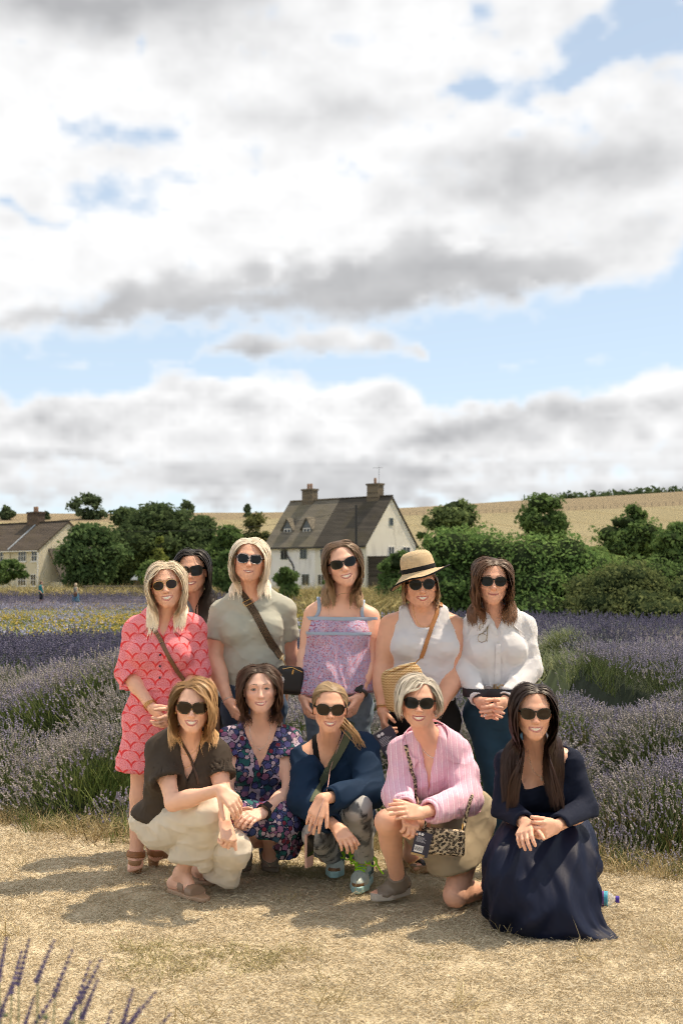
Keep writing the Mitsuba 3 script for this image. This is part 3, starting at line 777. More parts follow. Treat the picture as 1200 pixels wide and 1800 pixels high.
def front_pick(x, y, rng):
    a, b, c = fld(x, y, 1.1, 21), fld(x, y, 1.6, 31), rng.random(len(x))
    d = y - bed_edge(x)
    vio = np.clip((x - .2) / 1.5, 0, 1) * .26 + .12 + .5 * (a - .5)
    k = np.where(c < vio, 'violet', 'faded')
    k = np.where((b > .57) & (c > .2), 'green', k)
    k = np.where((d < .45) & (rng.random(len(x)) < .22), 'green', k)
    k = np.where((x > .8) & (fld(x, y, 1.3, 47) > .60), 'dry', k)
    k = np.where((x > .9) & (d < .7) & (rng.random(len(x)) < .22), 'dry', k)
    return np.where((x > .9) & (k == 'faded') & (d < 1.4) & (c < .45), 'violet', k)


def in_front(x, y):
    d = y - bed_edge(x)
    return (d > -.02) & (d < np.interp(x, [-4, 0, 3, 5], [4.2, 3.5, 5.4, 6.2])) & (np.abs(x) < .34 * y + .4)


mound('lavender_bed', (-4.6, 5), (6, 14), bed_top, in_front, .07, .26, (.020, .028, .012))
labels['lavender_bed'] = {'label': 'nearest lavender bed, grey violet flower spikes with green shoots behind the women', 'category': 'lavender', 'kind': 'stuff'}
(scatter_bed('lavender_bed', (-4.4, 5), (5.6, 14), bed_top, .082, front_pick, in_front, seed=3))
# fringe of green and dry shoots along the bed's foot
rng = np.random.default_rng(8)
for x in np.arange(-2.6, 2.8, .055):
    y = float(bed_edge(x)) - .05 + .10 * rng.normal()
    instance('lavender_bed', f'tuft_{"green" if rng.random() < .6 else "dry"}_{rng.integers(3)}', [x, y, float(terrain(x, y)) - .02], [.3 * rng.normal(), -.45 + .3 * rng.normal(), 1], .40 + .3 * rng.random(), rng.random() * 6)


def row_top(h, w, y0, wob, seed):
    return lambda x, y: h * np.clip(1 - ((y - y0(x)) / w) ** 4, .05, 1) ** .5 + wob * (fld(x, y, .8, seed) - .5)


# deep violet row behind on the left
in_b = lambda x, y: (y > 13.0) & (y < 19.5) & (x < 1.75) & (x > -.34 * y - .5)
top_b = lambda x, y: .62 + .10 * np.sin(y * 1.9) + .12 * (fld(x, y, .7, 9) - .5)
mound('violet_lavender_row', (-7.6, 2.4), (13, 19.8), top_b, in_b, .2, .34, (.035, .05, .03))
scatter_bed('violet_lavender_row', (-7.5, 2.4), (13, 19.6), top_b, .155, lambda x, y, r: np.full(len(x), 'deep'), in_b, scale=1.05, seed=5, depth=.40)
stuff('violet_lavender_row', 'deep violet lavender rows on the left behind the grey bed', 'lavender')
# wild flowers
in_c = lambda x, y: (y > 23) & (y < 73) & (x < 2.6 + .02 * y) & (x > -.34 * y - .5)
top_c = lambda x, y: .46 + .10 * (fld(x, y, .5, 12) - .5)
scatter_bed('flower_meadow', (-26, 4.2), (23, 73), top_c, .56, lambda x, y, r: np.where(fld(x, y, .30, 15) + .35 * r.random(len(x)) > .78, 'gold', np.where(r.random(len(x)) < .30, 'blue', 'green')), in_c, scale=1.9, seed=6, depth=.36)
mound('flower_meadow', (-26, 4.2), (22.5, 73.5), top_c, in_c, .5, .22, (.10, .115, .05))
stuff('flower_meadow', 'yellow and blue wild flowers in a strip beyond the violet lavender', 'meadow')
# far violet field where the two walkers are
in_d = lambda x, y: (y > 78) & (y < 106) & (x < np.interp(y, [78, 90, 106], [-2, -4, -11])) & (x > -.36 * y - 1) & ~((y > 84) & (y < 90) & (x > -18))
top_d = lambda x, y: .42 + .12 * np.sin(y * 2.1) + .12 * (fld(x, y, .3, 14) - .5)
mound('far_lavender_field', (-39, 2), (78, 106), top_d, in_d, .6, .10, (.07, .064, .085))
scatter_bed('far_lavender_field', (-39, 2), (78, 106), top_d, .95, lambda x, y, r: np.where(r.random(len(x)) < .6, 'deep', np.where(r.random(len(x)) < .4, 'faded', 'green')), in_d, scale=2.6, seed=7, depth=.34)
stuff('far_lavender_field', 'far violet lavender field where two people walk on the left', 'lavender')
# right: far violet field, sage mounds and the violet rows
in_e = lambda x, y: (y > 21.5) & (y < 43) & (x > 1.6) & (x < .29 * y + 1)
top_e = lambda x, y: .46 + .13 * np.sin((y * .8 - x * .5) * 1.9) + .14 * (fld(x, y, .5, 17) - .5)
mound('right_lavender_field', (1.6, 14), (19, 43), top_e, in_e, .35, .16, (.085, .076, .095))
scatter_bed('right_lavender_field', (1.6, 14), (19, 43), top_e, .36, lambda x, y, r: np.where(r.random(len(x)) < .55, 'faded', 'deep'), in_e, scale=1.5, seed=9, depth=.34)
stuff('right_lavender_field', 'dusty violet lavender field below the hedge on the right', 'lavender')


def bush(name, label, px, py, Y, w, h, kinds, n, seed, scale=1.0, col=(.05, .065, .03), dpt=.26):
    """One rounded lavender bush: tufts all over a low dome."""
    rng = np.random.default_rng(seed)
    c = at(px, py, Y)
    g = float(terrain(c[0], Y))
    s = trimesh.creation.icosphere(3, 1.0)
    v = np.array(s.vertices)
    k = thing(name, label, 'lavender bush')
    vv = v * [w, w * .9, h] * .42 + [c[0], Y, g]
    put('foliage', (vv, np.array(s.faces)), 'petal', k, smooth=True, color=np.asarray(col) * (.6 + .8 * meshkit.noise(vv * 12, 3))[:, None])
    for i in range(n):
        d = unit(rng.normal(size=3) + [0, -.4, .25])
        d[2] = abs(d[2])
        p = np.array([c[0], Y, g]) + d * [w, w * .9, h] * (.72 + .06 * rng.random())
        dd = unit(d * [1 / w, 1 / w, 1 / h] + [0, 0, .3])
        instance(f'{k}__flowers', f'tuft_{kinds[rng.integers(len(kinds))]}_{rng.integers(3)}', p - dd * dpt * scale * .6, dd, scale * (.8 + .4 * rng.random()), rng.random() * 6.28)


bush('sage_bush', 'rounded pale green unflowered lavender bush right of the white shirt', 993, 1125, 19.0, .58, .92, ['sage'], 420, 51, col=(.09, .11, .05))
bush('violet_bush', 'dark green and violet lavender bush right of the pale green bush', 1066, 1135, 18.4, .60, .74, ['violet', 'deep', 'violet', 'green'], 460, 52, col=(.03, .042, .02))
in_s = lambda x, y: (y > 15.0) & (y < 18.4) & (x > 2.9) & (x < 6.2)
top_s = lambda x, y: .62 * np.clip(1 - ((y - 16.6 - .1 * x * 0) / 2.0) ** 4, .1, 1) + .12 * (fld(x, y, .9, 19) - .5)
mound('sage_row', (2.8, 6.4), (14.8, 18.6), top_s, in_s, .2, .2, (.10, .12, .055))
scatter_bed('sage_row', (2.9, 6.2), (15, 18.4), top_s, .19, lambda x, y, r: np.full(len(x), 'sage'), in_s, scale=1.1, seed=10)
stuff('sage_row', 'pale green unflowered lavender row at the right', 'lavender')
in_v = lambda x, y: (y > 11.4 + .9 * np.clip(3.4 - x, 0, 2)) & (y < 14.9) & (x > 2.7) & (x < 4.9)
top_v = lambda x, y: .74 * np.clip(1 - ((y - 13.3) / 2.2) ** 4, .15, 1) + .14 * (fld(x, y, 1.0, 23) - .5)
mound('violet_row', (2.6, 5), (11, 15), top_v, in_v, .12, .24, (.03, .04, .025))
scatter_bed('violet_row', (2.7, 4.9), (11.2, 15), top_v, .125, lambda x, y, r: np.where(r.random(len(x)) < .8, 'violet', 'faded'), in_v, scale=1.05, seed=11)
stuff('violet_row', 'soft violet lavender row at the right edge', 'lavender')


# ---------------------------------------------------------------- grass
def grass_tuft(seed, blades, h, spread, cols, lie=.9, w=.0016):
    rng = np.random.default_rng(seed)
    V, Fc, C = [], [], []
    for i in range(blades):
        b = np.array([spread * rng.normal(), spread * rng.normal(), 0])
        d = unit([lie * rng.normal(), lie * rng.normal(), .75])
        L = h * (.5 + .8 * rng.random())
        m = b + d * L * .55
        e = m + unit(d + [.5 * rng.normal(), .5 * rng.normal(), -.5]) * L * .5
        s = unit(np.cross(d, rng.normal(size=3))) * w
        V.append(np.array([b - s, b + s, m + s * .8, m - s * .8, e]))
        Fc.append(np.array([[0, 1, 2], [0, 2, 3], [3, 2, 4]]) + 5 * i)
        t = rng.random()
        C.append(np.tile(np.asarray(cols[0]) * (1 - t) + np.asarray(cols[1]) * t, (5, 1)))
    return (np.vstack(V), np.vstack(Fc)), np.vstack(C)


STRAW = ((.47, .40, .275), (.57, .50, .365))
for i in range(3):
    group_of(f'tuft_straw_{i}', grass_tuft(200 + i, 30, .032, .034, STRAW, 2.2, .0013))
    group_of(f'tuft_turf_{i}', grass_tuft(210 + i, 18, .04, .03, ((.27, .245, .12), (.44, .38, .21)), 1.0))
    group_of(f'tuft_long_{i}', grass_tuft(220 + i, 22, .13, .03, ((.32, .26, .13), (.56, .47, .28)), .55))
    group_of(f'tuft_verge_{i}', grass_tuft(230 + i, 40, .8, .25, ((.24, .22, .09), (.48, .40, .20)), .35, .012))
rng = np.random.default_rng(77)
N = 27000
y = 3.3 + 5.6 * rng.random(N) ** .85
x = (rng.random(N) * 2 - 1) * (.33 * y + .45)
ok = y < bed_edge(x) + .25
x, y = x[ok], y[ok]
gr = fld(x, y, 1.4, 61) + .25 * (rng.random(len(x)) - .5)
z = terrain(x, y)
for i in range(len(x)):
    edge = bed_edge(x[i]) - y[i]
    kind = 'turf' if gr[i] > .82 else 'straw'
    if edge < .2 and rng.random() < .22:
        kind = 'long'
    elif rng.random() < .004:
        kind = 'long'
    instance('dry_grass', f'tuft_{kind}_{rng.integers(3)}', [x[i], y[i], z[i] - .003], [.12 * rng.normal(), .12 * rng.normal(), 1], .75 + .5 * rng.random(), rng.random() * 6.28)
stuff('dry_grass', 'short dry straw coloured grass under the women', 'grass')
for i in range(2600):
    yy = rng.choice([104, 106, 108, 110]) + 3 * rng.random()
    xx = (rng.random() * 2 - 1) * .29 * yy
    if xx > 14:
        continue
    if rng.random() < .35:
        yy = 45 + 2 * rng.random()
        xx = -1 + 3.6 * rng.random()
    instance('verge_grass', f'tuft_verge_{rng.integers(3)}', [xx, yy, float(terrain(xx, yy)) - .05], [.1 * rng.normal(), .1 * rng.normal(), 1], 1.0 + .9 * rng.random(), rng.random() * 6.28)
stuff('verge_grass', 'tall pale verge grass before the houses', 'grass')


# ---------------------------------------------------------------- the lavender close to the camera, lower left
def near_lavender():
    rng = np.random.default_rng(9)
    key = thing('lavender_plant', 'blurred lavender plant with violet spikes close to the camera at lower left', 'lavender plant')
    tips = [(12, 1648, 1.9, 4), (52, 1650, 2.0, 6), (38, 1672, 2.1, 3), (96, 1652, 1.85, 16), (128, 1668, 1.9, 14), (160, 1688, 2.1, 10), (178, 1686, 1.95, 18), (172, 1722, 1.9, 14), (150, 1735, 2.05, 20), (22, 1728, 1.8, 14), (60, 1752, 1.9, 12), (104, 1738, 1.95, 26), (134, 1760, 1.85, 10),
            (234, 1738, 1.85, 8), (275, 1742, 1.9, 30), (246, 1770, 1.95, 22), (300, 1782, 1.9, 30), (196, 1776, 1.85, 8), (118, 1790, 1.8, 16), (8, 1776, 1.8, 20), (84, 1790, 2.0, 20), (215, 1800, 2.0, 14), (170, 1810, 1.85, 10), (40, 1812, 1.9, 8), (265, 1812, 1.8, 20), (140, 1825, 1.9, 12)]
    stems = []
    root = np.array([-.47, 1.92, .0])
    for i, (px, py, Y, lean) in enumerate(tips):
        e = at(px, py, Y)
        d = unit([math.tan(math.radians(lean + 8)), .15 * rng.normal(), 1])
        L = .066 + .024 * rng.random()
        b = e - d * L
        ms, cs = [], []
        hp = 0
        nw = 9
        for k in range(nw):
            c0 = b + d * L * (k / nw) ** (1.05)
            for q in range(6):
                a = q * 1.047 + k * .6
                s = unit(np.cross(d, [math.cos(a), math.sin(a), .2]))
                fl = spindle(c0, unit(d + s * (.55 - .045 * k)), .0095, .0030 * (1 - .07 * k), rng)
                ms.append((fl, OCT))
                t = rng.random()
                cs.append(np.tile(np.array((.065, .055, .125)) * (1 - t) + np.array((.14, .118, .25)) * t, (6, 1)))
        put('flower_spike', cat(ms), 'petal', key, color=np.vstack(cs))
        mid = (b + root) / 2 + np.array([.10 * (e[0] - root[0]), 0, .12])
        stems.append(tube(spline([root + .05 * rng.normal(size=3) * [1, 1, 0], mid, b + d * .01], 10), np.linspace(.0022, .0013, 10), 5))
        if i % 2 == 0:
            c1 = b - d * .035
            fl = [(spindle(c1, unit(d + unit(np.cross(d, [math.cos(a), math.sin(a), .2])) * .8), .010, .003, rng), OCT) for a in (0, 2.1, 4.2)]
            stems.append(cat(fl))
    put('stems', cat(stems), 'petal', key, color=(.13, .16, .09))
    lv = []
    for i in range(420):
        a = rng.random() * 6.28
        p = root + [.16 * rng.normal(), .16 * rng.normal(), .15 + .3 * rng.random()]
        d = unit([.5 * rng.normal(), .5 * rng.normal(), 1])
        lv.append(tube([p, p + d * .03, p + d * .055], [.0015, .003, .0006], 4))
    put('leaves', cat(lv), 'petal', key, color=(.10, .13, .06))


near_lavender()
# ---------------------------------------------------------------- implicit bodies
F32 = np.float32


def smin(a, b, k):
    if k <= 0:
        return np.minimum(a, b)
    h = np.maximum(k - np.abs(a - b), 0) / k
    return np.minimum(a, b) - h * h * (k * 0.25)


def smax(a, b, k):
    return -smin(-a, -b, k)


def cone(a, b, ra, rb, k=0.03, flat=None):
    """A limb between two balls; flat = (direction, factor) squashes it along that direction."""
    a, b = np.asarray(a, F32), np.asarray(b, F32)
    ab = b - a
    L = float(ab @ ab) + 1e-12
    if flat is not None:
        w, s = unit(flat[0]).astype(F32), float(flat[1])

    def f(P):
        q = P - a
        t = np.clip(q @ ab / F32(L), 0, 1)
        q = q - t[:, None] * ab
        if flat is not None:
            q = q + (q @ w)[:, None] * (w * F32(1 / s - 1))
        return np.sqrt(np.einsum('ij,ij->i', q, q)) - (F32(ra) + t * F32(rb - ra))
    return f, k


def blob(c, r, axes=None, k=0.03):
    """An ellipsoid with radii r along the rows of axes."""
    c, r = np.asarray(c, F32), np.asarray(r, F32)
    A = np.eye(3, dtype=F32) if axes is None else np.asarray(axes, F32)

    def f(P):
        q = (P - c) @ A.T
        k0 = np.sqrt(np.einsum('ij,ij->i', q / r, q / r))
        k1 = np.sqrt(np.einsum('ij,ij->i', q / (r * r), q / (r * r)))
        return k0 * (k0 - 1) / np.maximum(k1, 1e-6)
    return f, k


def union(prims):
    def f(P):
        d = None
        for g, k in prims:
            x = g(P)
            d = x if d is None else smin(d, x, k)
        return d
    return f


def mesh_sdf(f, lo, hi, h, project=True):
    """The zero surface of f in the box, by surface nets on blocks near the surface."""
    B = 8
    lo, hi = np.asarray(lo, F32), np.asarray(hi, F32)
    nb = np.maximum(np.ceil((hi - lo) / (h * B)).astype(int), 1)
    n = nb * B
    gi = np.stack(np.meshgrid(*[np.arange(k) for k in nb], indexing='ij'), -1).reshape(-1, 3)
    c = lo + (gi.astype(F32) + F32(0.5)) * F32(h * B)
    dc = f(c)
    near = np.abs(dc) < 0.87 * B * h * 1.35 + 0.004
    V = np.repeat(np.repeat(np.repeat(np.where(dc > 0, 1, -1).astype(F32).reshape(nb), B, 0), B, 1), B, 2)
    loc = np.stack(np.meshgrid(*[np.arange(B)] * 3, indexing='ij'), -1).reshape(-1, 3)
    for s in range(0, int(near.sum()), 400):
        g = gi[near][s:s + 400]
        ijk = (g[:, None] * B + loc[None]).reshape(-1, 3)
        V[ijk[:, 0], ijk[:, 1], ijk[:, 2]] = f(lo + ijk.astype(F32) * F32(h))
    S = V < 0
    cnt = np.zeros(n - 1, np.int8)
    for o in np.ndindex(2, 2, 2):
        cnt += S[o[0]:n[0] - 1 + o[0], o[1]:n[1] - 1 + o[1], o[2]:n[2] - 1 + o[2]]
    act = np.argwhere((cnt > 0) & (cnt < 8))
    if len(act) == 0:
        return np.zeros((0, 3)), np.zeros((0, 3), int)
    idx = np.full(n - 1, -1, np.int32)
    idx[act[:, 0], act[:, 1], act[:, 2]] = np.arange(len(act))
    corner = np.array(list(np.ndindex(2, 2, 2)))
    val = np.stack([V[act[:, 0] + o[0], act[:, 1] + o[1], act[:, 2] + o[2]] for o in corner], 1)
    pos, num = np.zeros((len(act), 3)), np.zeros(len(act))
    for a in range(8):
        for b in range(a + 1, 8):
            if np.abs(corner[a] - corner[b]).sum() == 1:
                x = (val[:, a] < 0) != (val[:, b] < 0)
                t = val[:, a] / np.where(x, val[:, a] - val[:, b], 1)
                pos += np.where(x[:, None], corner[a] + t[:, None] * (corner[b] - corner[a]), 0)
                num += x
    v = (lo + (act + pos / num[:, None]) * h).astype(F32)
    faces = []
    for ax in range(3):
        o1, o2 = [(1, 2), (2, 0), (0, 1)][ax]
        sl0, sl1 = [slice(None)] * 3, [slice(None)] * 3
        sl0[ax], sl1[ax] = slice(0, -1), slice(1, None)
        e = np.argwhere(S[tuple(sl0)] != S[tuple(sl1)])
        e = e[(e[:, o1] > 0) & (e[:, o2] > 0) & (e[:, o1] < n[o1] - 1) & (e[:, o2] < n[o2] - 1)]
        if not len(e):
            continue
        d1, d2 = np.eye(3, dtype=int)[o1], np.eye(3, dtype=int)[o2]
        q = np.stack([idx[tuple((e - m).T)] for m in (d1 * 0, d1, d1 + d2, d2)], 1)
        flip = S[tuple(e.T)]
        q = np.where(flip[:, None], q, q[:, ::-1])
        faces.append(q)
    q = np.vstack(faces)
    q = q[(q >= 0).all(1)]
    if project:
        for _ in range(2):
            v = v - np.clip(f(v), -h, h)[:, None] * grad(f, v, h * 0.4)
    return v.astype(float), np.vstack([q[:, [0, 1, 2]], q[:, [0, 2, 3]]])


def grad(f, v, e=0.002):
    v = v.astype(F32)
    g = np.stack([f(v + F32(e) * np.eye(3, dtype=F32)[k]) - f(v - F32(e) * np.eye(3, dtype=F32)[k]) for k in range(3)], -1)
    return unit(g).astype(F32)


def vnormals(v, f):
    n = np.zeros_like(v)
    c = np.cross(v[f[:, 1]] - v[f[:, 0]], v[f[:, 2]] - v[f[:, 0]])
    for k in range(3):
        np.add.at(n, f[:, k], c)
    return unit(n)


def fold(p, freq, seed=0, sharp=1.0):
    """Cloth folds in [-1, 1]: ridged noise, stretched by freq = three frequencies or a matrix."""
    m = np.asarray(freq, float)
    q = p * m if m.ndim == 1 else p @ m.T
    q = q + 0.35 * np.stack([meshkit.noise(q * 1.3 + 7, seed + 1), meshkit.noise(q * 1.3 + 19, seed + 2), meshkit.noise(q * 1.3 + 31, seed + 3)], -1)
    r = 1 - 2 * np.abs(2 * meshkit.fbm(q, 2, seed) - 1) ** sharp
    return r


def slant(fx, fy, fz, deg, yaw=0):
    """Fold frequencies along axes turned by deg in the picture's plane."""
    a, b = math.radians(deg), math.radians(yaw)
    R = np.array([[math.cos(a), 0, math.sin(a)], [0, 1, 0], [-math.sin(a), 0, math.cos(a)]]) @ np.array([[math.cos(b), math.sin(b), 0], [-math.sin(b), math.cos(b), 0], [0, 0, 1]])
    return np.diag([fx, fy, fz]) @ R


# ---------------------------------------------------------------- heads
class Head:
    """Head frame: X to the image's right, F out of the face, Z up; s is the scale; coordinates in metres of a 0.226 m head."""

    def __init__(self, pos, yaw=0.0, pitch=0.0, roll=0.0, s=1.0, smile=1.0, jaw=1.0, cheeks=1.0, nose=1.0, width=1.0):
        cy, sy, cp, sp, cr, sr = (g(math.radians(a)) for a in (yaw, pitch, roll) for g in (math.cos, math.sin))
        F = np.array([sy * cp, -cy * cp, sp])
        X = np.array([cy, sy, 0.0])
        Z = np.array([-sy * sp, cy * sp, cp])
        self.X, self.Z, self.F = X * cr - Z * sr, X * sr + Z * cr, F
        self.o, self.s, self.smile = np.asarray(pos, float), s, smile
        w = width
        P = []
        A = np.stack([self.X, self.F, self.Z])

        def B(c, r, k=0.02):
            P.append(blob(self.w(c), np.array(r) * s, A, k * s))

        def C(a, b, ra, rb, k=0.02):
            P.append(cone(self.w(a), self.w(b), ra * s, rb * s, k * s))
        B((0, -.012, .031), (.0745 * w, .094, .083))
        B((0, .026, -.022), (.0645 * w, .062, .084), .03)
        for m in (-1, 1):
            C((m * .0475 * w * jaw, .004, -.058), (m * .014, .058, -.099), .021, .0165, .03)
            B((m * .037 * w, .0555, -.027 + .003 * smile), (.0255, .022, .021 * cheeks), .024)
            C((m * .046 * w, .064, .021), (m * .012, .081, .019), .0095, .0105, .018)
        B((0, .066, -.0985), (.019, .0165, .0155), .02)
        B((0, .0735, -.069), (.027, .0145, .021), .022)
        C((0, .083, .012), (0, .1015 * (1 + .03 * (nose - 1)), -.035), .0072, .0098 * nose, .014)
        B((0, .1025, -.037), (.0105 * nose, .0095, .009), .009)
        for m in (-1, 1):
            B((m * .0135 * nose, .0915, -.0415), (.0075, .0095, .0075), .007)
            B((m * .0755 * w, -.006, -.012), (.0075, .016, .029), .008)
        self.pos_prims = P
        base = union(P)
        cuts = []
        for m in (-1, 1):
            cuts.append((blob(self.w((m * .0315 * w, .093, -.001)), np.array((.019, .014, .0125)) * s, A)[0], .014 * s))
            if smile > 0:
                cuts.append((cone(self.w((m * .018, .0955, -.043)), self.w((m * .037, .0785, -.073)), 0.0026 * s, 0.0028 * s)[0], .011 * s))
                cuts.append((blob(self.w((m * .0315, .0765, -.0655)), np.array((.004, .0035, .004)) * s, A)[0], .006 * s))
            cuts.append((blob(self.w((m * .0065, .0985, -.0465)), np.array((.0036, .005, .003)) * s, A)[0], .002 * s))
        eyes = [(blob(self.w((m * .0315 * w, .0695, -.001)), np.array((.0135, .0125, .0125)) * s, A)[0], .004 * s) for m in (-1, 1)]
        cuts.append((blob(self.w((0, .0985, -.0525)), np.array((.004, .005, .0065)) * s, A)[0], .006 * s))
        self.width = w

        def f(Q):
            d = base(Q)
            for g, k in cuts:
                d = smax(d, -g(Q), k)
            for g, k in eyes:
                d = smin(d, g(Q), k)
            return d
        self.f = f
        self.simple = union(P[:8])

    def w(self, c):
        c = np.asarray(c, float)
        return self.o + self.s * (c[..., :1] * self.X + c[..., 1:2] * self.F + c[..., 2:3] * self.Z)

    def local(self, P):
        q = (P - self.o) / self.s
        return np.stack([q @ self.X, q @ self.F, q @ self.Z], -1)

    def front(self, x, z, off=0.0):
        """Points on the face at head coordinates (x, z), found by marching from the front."""
        x, z = np.broadcast_arrays(np.asarray(x, float), np.asarray(z, float))
        p = np.stack([x.ravel(), np.full(x.size, .13), z.ravel()], -1)
        for _ in range(24):
            d = self.f(self.w(p).astype(F32)) / self.s
            p[:, 1] -= np.clip(d, -.01, .05) * .8
        p[:, 1] += off
        return self.w(p)


SKIN = np.array([0.55, 0.345, 0.26])


def mouth_parts(H, key, open_=0.006, lip=(0.42, 0.15, 0.14), wid=.0265, zc=-.0685, up=.0075, full=1.0):
    s = H.s
    if open_ > .005:
        wid, open_ = wid * 1.10, open_ * 1.2
    t = np.linspace(-1, 1, 25)
    x = wid * t
    mid = zc + up * t * t
    gap = open_ * (1 - t * t) ** .8
    top, bot = mid + gap * .35, mid - gap * .95
    prof = np.sqrt(np.maximum(1 - t * t, 0))
    up_r = full * (.0009 + .0024 * prof * (1 - .16 * np.exp(-(t / .12) ** 2))) * s
    lo_r = full * (.0009 + .0031 * prof) * s
    pu = H.front(x, top + .0016 * prof, -.0009)
    pl = H.front(x, bot - .0022 * prof, -.0011)
    m = cat([tube(pu, up_r, 8, flat=(H.F, .8)), tube(pl, lo_r, 8, flat=(H.F, .85))])
    put('lips', m, 'lip', key, smooth=True, color=lip)
    # the line between the lips, or teeth where they part
    tt = np.linspace(-.9, .9, 21)
    xx = wid * tt
    g2 = open_ * (1 - tt * tt) ** .8
    m2 = zc + up * tt * tt
    rows = np.stack([H.front(xx, m2 + g2 * .42 - k * (g2 * 1.45 + .0006), .0009 - .0015 * tt * tt - .0012 * k) for k in (0, .5, 1)], 0)
    n = len(tt)
    v = rows.reshape(-1, 3)
    i, j = np.meshgrid(np.arange(2), np.arange(n - 1), indexing='ij')
    q = np.stack([i * n + j, (i + 1) * n + j, (i + 1) * n + j + 1, i * n + j + 1], -1).reshape(-1, 4)
    f = np.vstack([q[:, [0, 1, 2]], q[:, [0, 2, 3]]])
    if open_ > .0025:
        put('teeth', (v, f), 'teeth', key, smooth=True)
    else:
        put('mouth_line', (v, f), 'lip', key, smooth=True, color=(0.14, 0.04, 0.04))


def brow_parts(H, key, col, z=.024, thick=.0024, arch=.005):
    for m in (-1, 1):
        t = np.linspace(0, 1, 12)
        x = m * (.013 + .034 * t)
        zz = z + arch * np.sin(t * 2.4) - .004 * t
        p = H.front(x, zz, .0002)
        put('eyebrow', tube(p, thick * H.s * (1 - .75 * t ** 1.5) * (.7 + .3 * np.minimum(1, t * 6)), 6, flat=(H.F, .5)), 'hair', key, smooth=True, color=col)


def superellipse(a, b, p, n=48, tilt=0.0, top=1.0, drop=0.0):
    g = np.arange(n) * 2 * np.pi / n
    x = a * np.sign(np.cos(g)) * np.abs(np.cos(g)) ** (2 / p)
    z = b * np.sign(np.sin(g)) * np.abs(np.sin(g)) ** (2 / p)
    z = z + tilt * x * (z > -b * .4)
    x = x * np.where(z < 0, 1 + drop * z / b, 1.0)
    return x, z


def glasses(H, key, a=.0285, b=.0225, p=2.6, tilt=.12, drop=.12, rim=.0035, cx=.0335, z0=-.003, frame=(0.012, 0.011, 0.01), lens='lens', wire=False, lens_col=None, fwd=.0985, fr_bsdf='gloss', sag=8.0):
    from shapely.geometry import Polygon
    g = thing_part = key_for(f'{key}__sunglasses')
    s = H.s
    meshes = []

    def curve(x):
        return fwd - sag * .5 * x * x

    def to_world(mesh, m):
        v = mesh[0]
        x = v[:, 0] + m * cx
        return H.w(np.stack([x, curve(x) + v[:, 2], v[:, 1] + z0], -1)), mesh[1]
    frames = []
    for m in (-1, 1):
        x, z = superellipse(a, b, p, 40, tilt, drop=drop)
        if m < 0:
            x = -x
        o = Polygon(np.stack([x, z], -1)).buffer(0)
        L = extrude(o, .0016)
        lm = trimesh.Trimesh(L[0], L[1]).subdivide_to_size(.012)
        put('lens', to_world((np.array(lm.vertices), np.array(lm.faces)), m), lens, g, color=lens_col)
        r = o.buffer(rim).difference(o.buffer(-.0006))
        R = extrude(r, .0046 if not wire else .0022)
        rm = trimesh.Trimesh(R[0] - [0, 0, .0012], R[1]).subdivide_to_size(.014)
        frames.append(to_world((np.array(rm.vertices), np.array(rm.faces)), m))
        x0 = m * (cx + a + rim * .6)
        tz = z0 + b * .45
        pts = H.w(np.array([[x0 - m * .002, curve(x0) + .001, tz], [x0 + m * .003, curve(x0) - .012, tz], [m * .0775 * H.width, .03, tz - .001], [m * .0805 * H.width, -.004, tz - .003]]))
        frames.append(tube(pts, (.0016 if wire else np.array([.0042, .0045, .0036, .003])) * s if not wire else .0015 * s, 6, flat=(H.X, .55)))
    bx = np.linspace(-1, 1, 7) * (cx - a + .001)
    bz = z0 + b * .42
    frames.append(tube(H.w(np.stack([bx, curve(bx) + .002, bz + .002 * (1 - (bx / bx[-1]) ** 2)], -1)), (.0015 if wire else .0036) * s, 6))
    if wire:
        bx = np.linspace(-1, 1, 7) * (cx - a * .5)
        frames.append(tube(H.w(np.stack([bx, curve(bx) + .002, z0 + b * .98 + 0 * bx], -1)), .0014 * s, 6))
    put('frame', cat(frames), fr_bsdf, g, smooth=35, color=None if fr_bsdf != 'gloss' else None)
    return g


def eye_parts(H, key, iris=(0.10, 0.17, 0.22)):
    for m in (-1, 1):
        c = H.w((m * .0315, .0705, -.001))
        e = key_for(f'{key}__eye')
        sp = trimesh.creation.icosphere(3, .0122 * H.s)
        v = np.array(sp.vertices)
        loc = np.stack([v @ H.X, v @ H.F, v @ H.Z], -1) / (.0122 * H.s)
        col = np.where((np.hypot(loc[:, 0], loc[:, 2] - .02) < .46)[:, None] & (loc[:, 1:2] > 0), iris, (.62, .58, .55))
        col = np.where((np.hypot(loc[:, 0], loc[:, 2] - .02) < .22)[:, None] & (loc[:, 1:2] > 0), (.01, .01, .01), col)
        with LOCK:
            scene[e] = mikit.ply((v + c, np.array(sp.faces)), 'wet', smooth=True, color=col)
        t = np.linspace(-1, 1, 13)
        for sg, z_, r_, cc in ((1, .0048, .0017, (.05, .03, .025)), (-1, -.0040, .0013, (.36, .19, .14)), (1, .0072, .0022, (.46, .27, .19))):
            x = m * .0315 + .0145 * t
            zz = -.001 + z_ * (1 - t * t) - .0006
            ff = .0705 + np.sqrt(np.maximum(.0134 ** 2 - (x - m * .0315) ** 2 * .72 - (z_ * (1 - t * t)) ** 2, .004 ** 2))
            put('eyelid', tube(H.w(np.stack([x, ff, zz], -1)), r_ * H.s, 6), 'skin', key, smooth=True, color=cc)


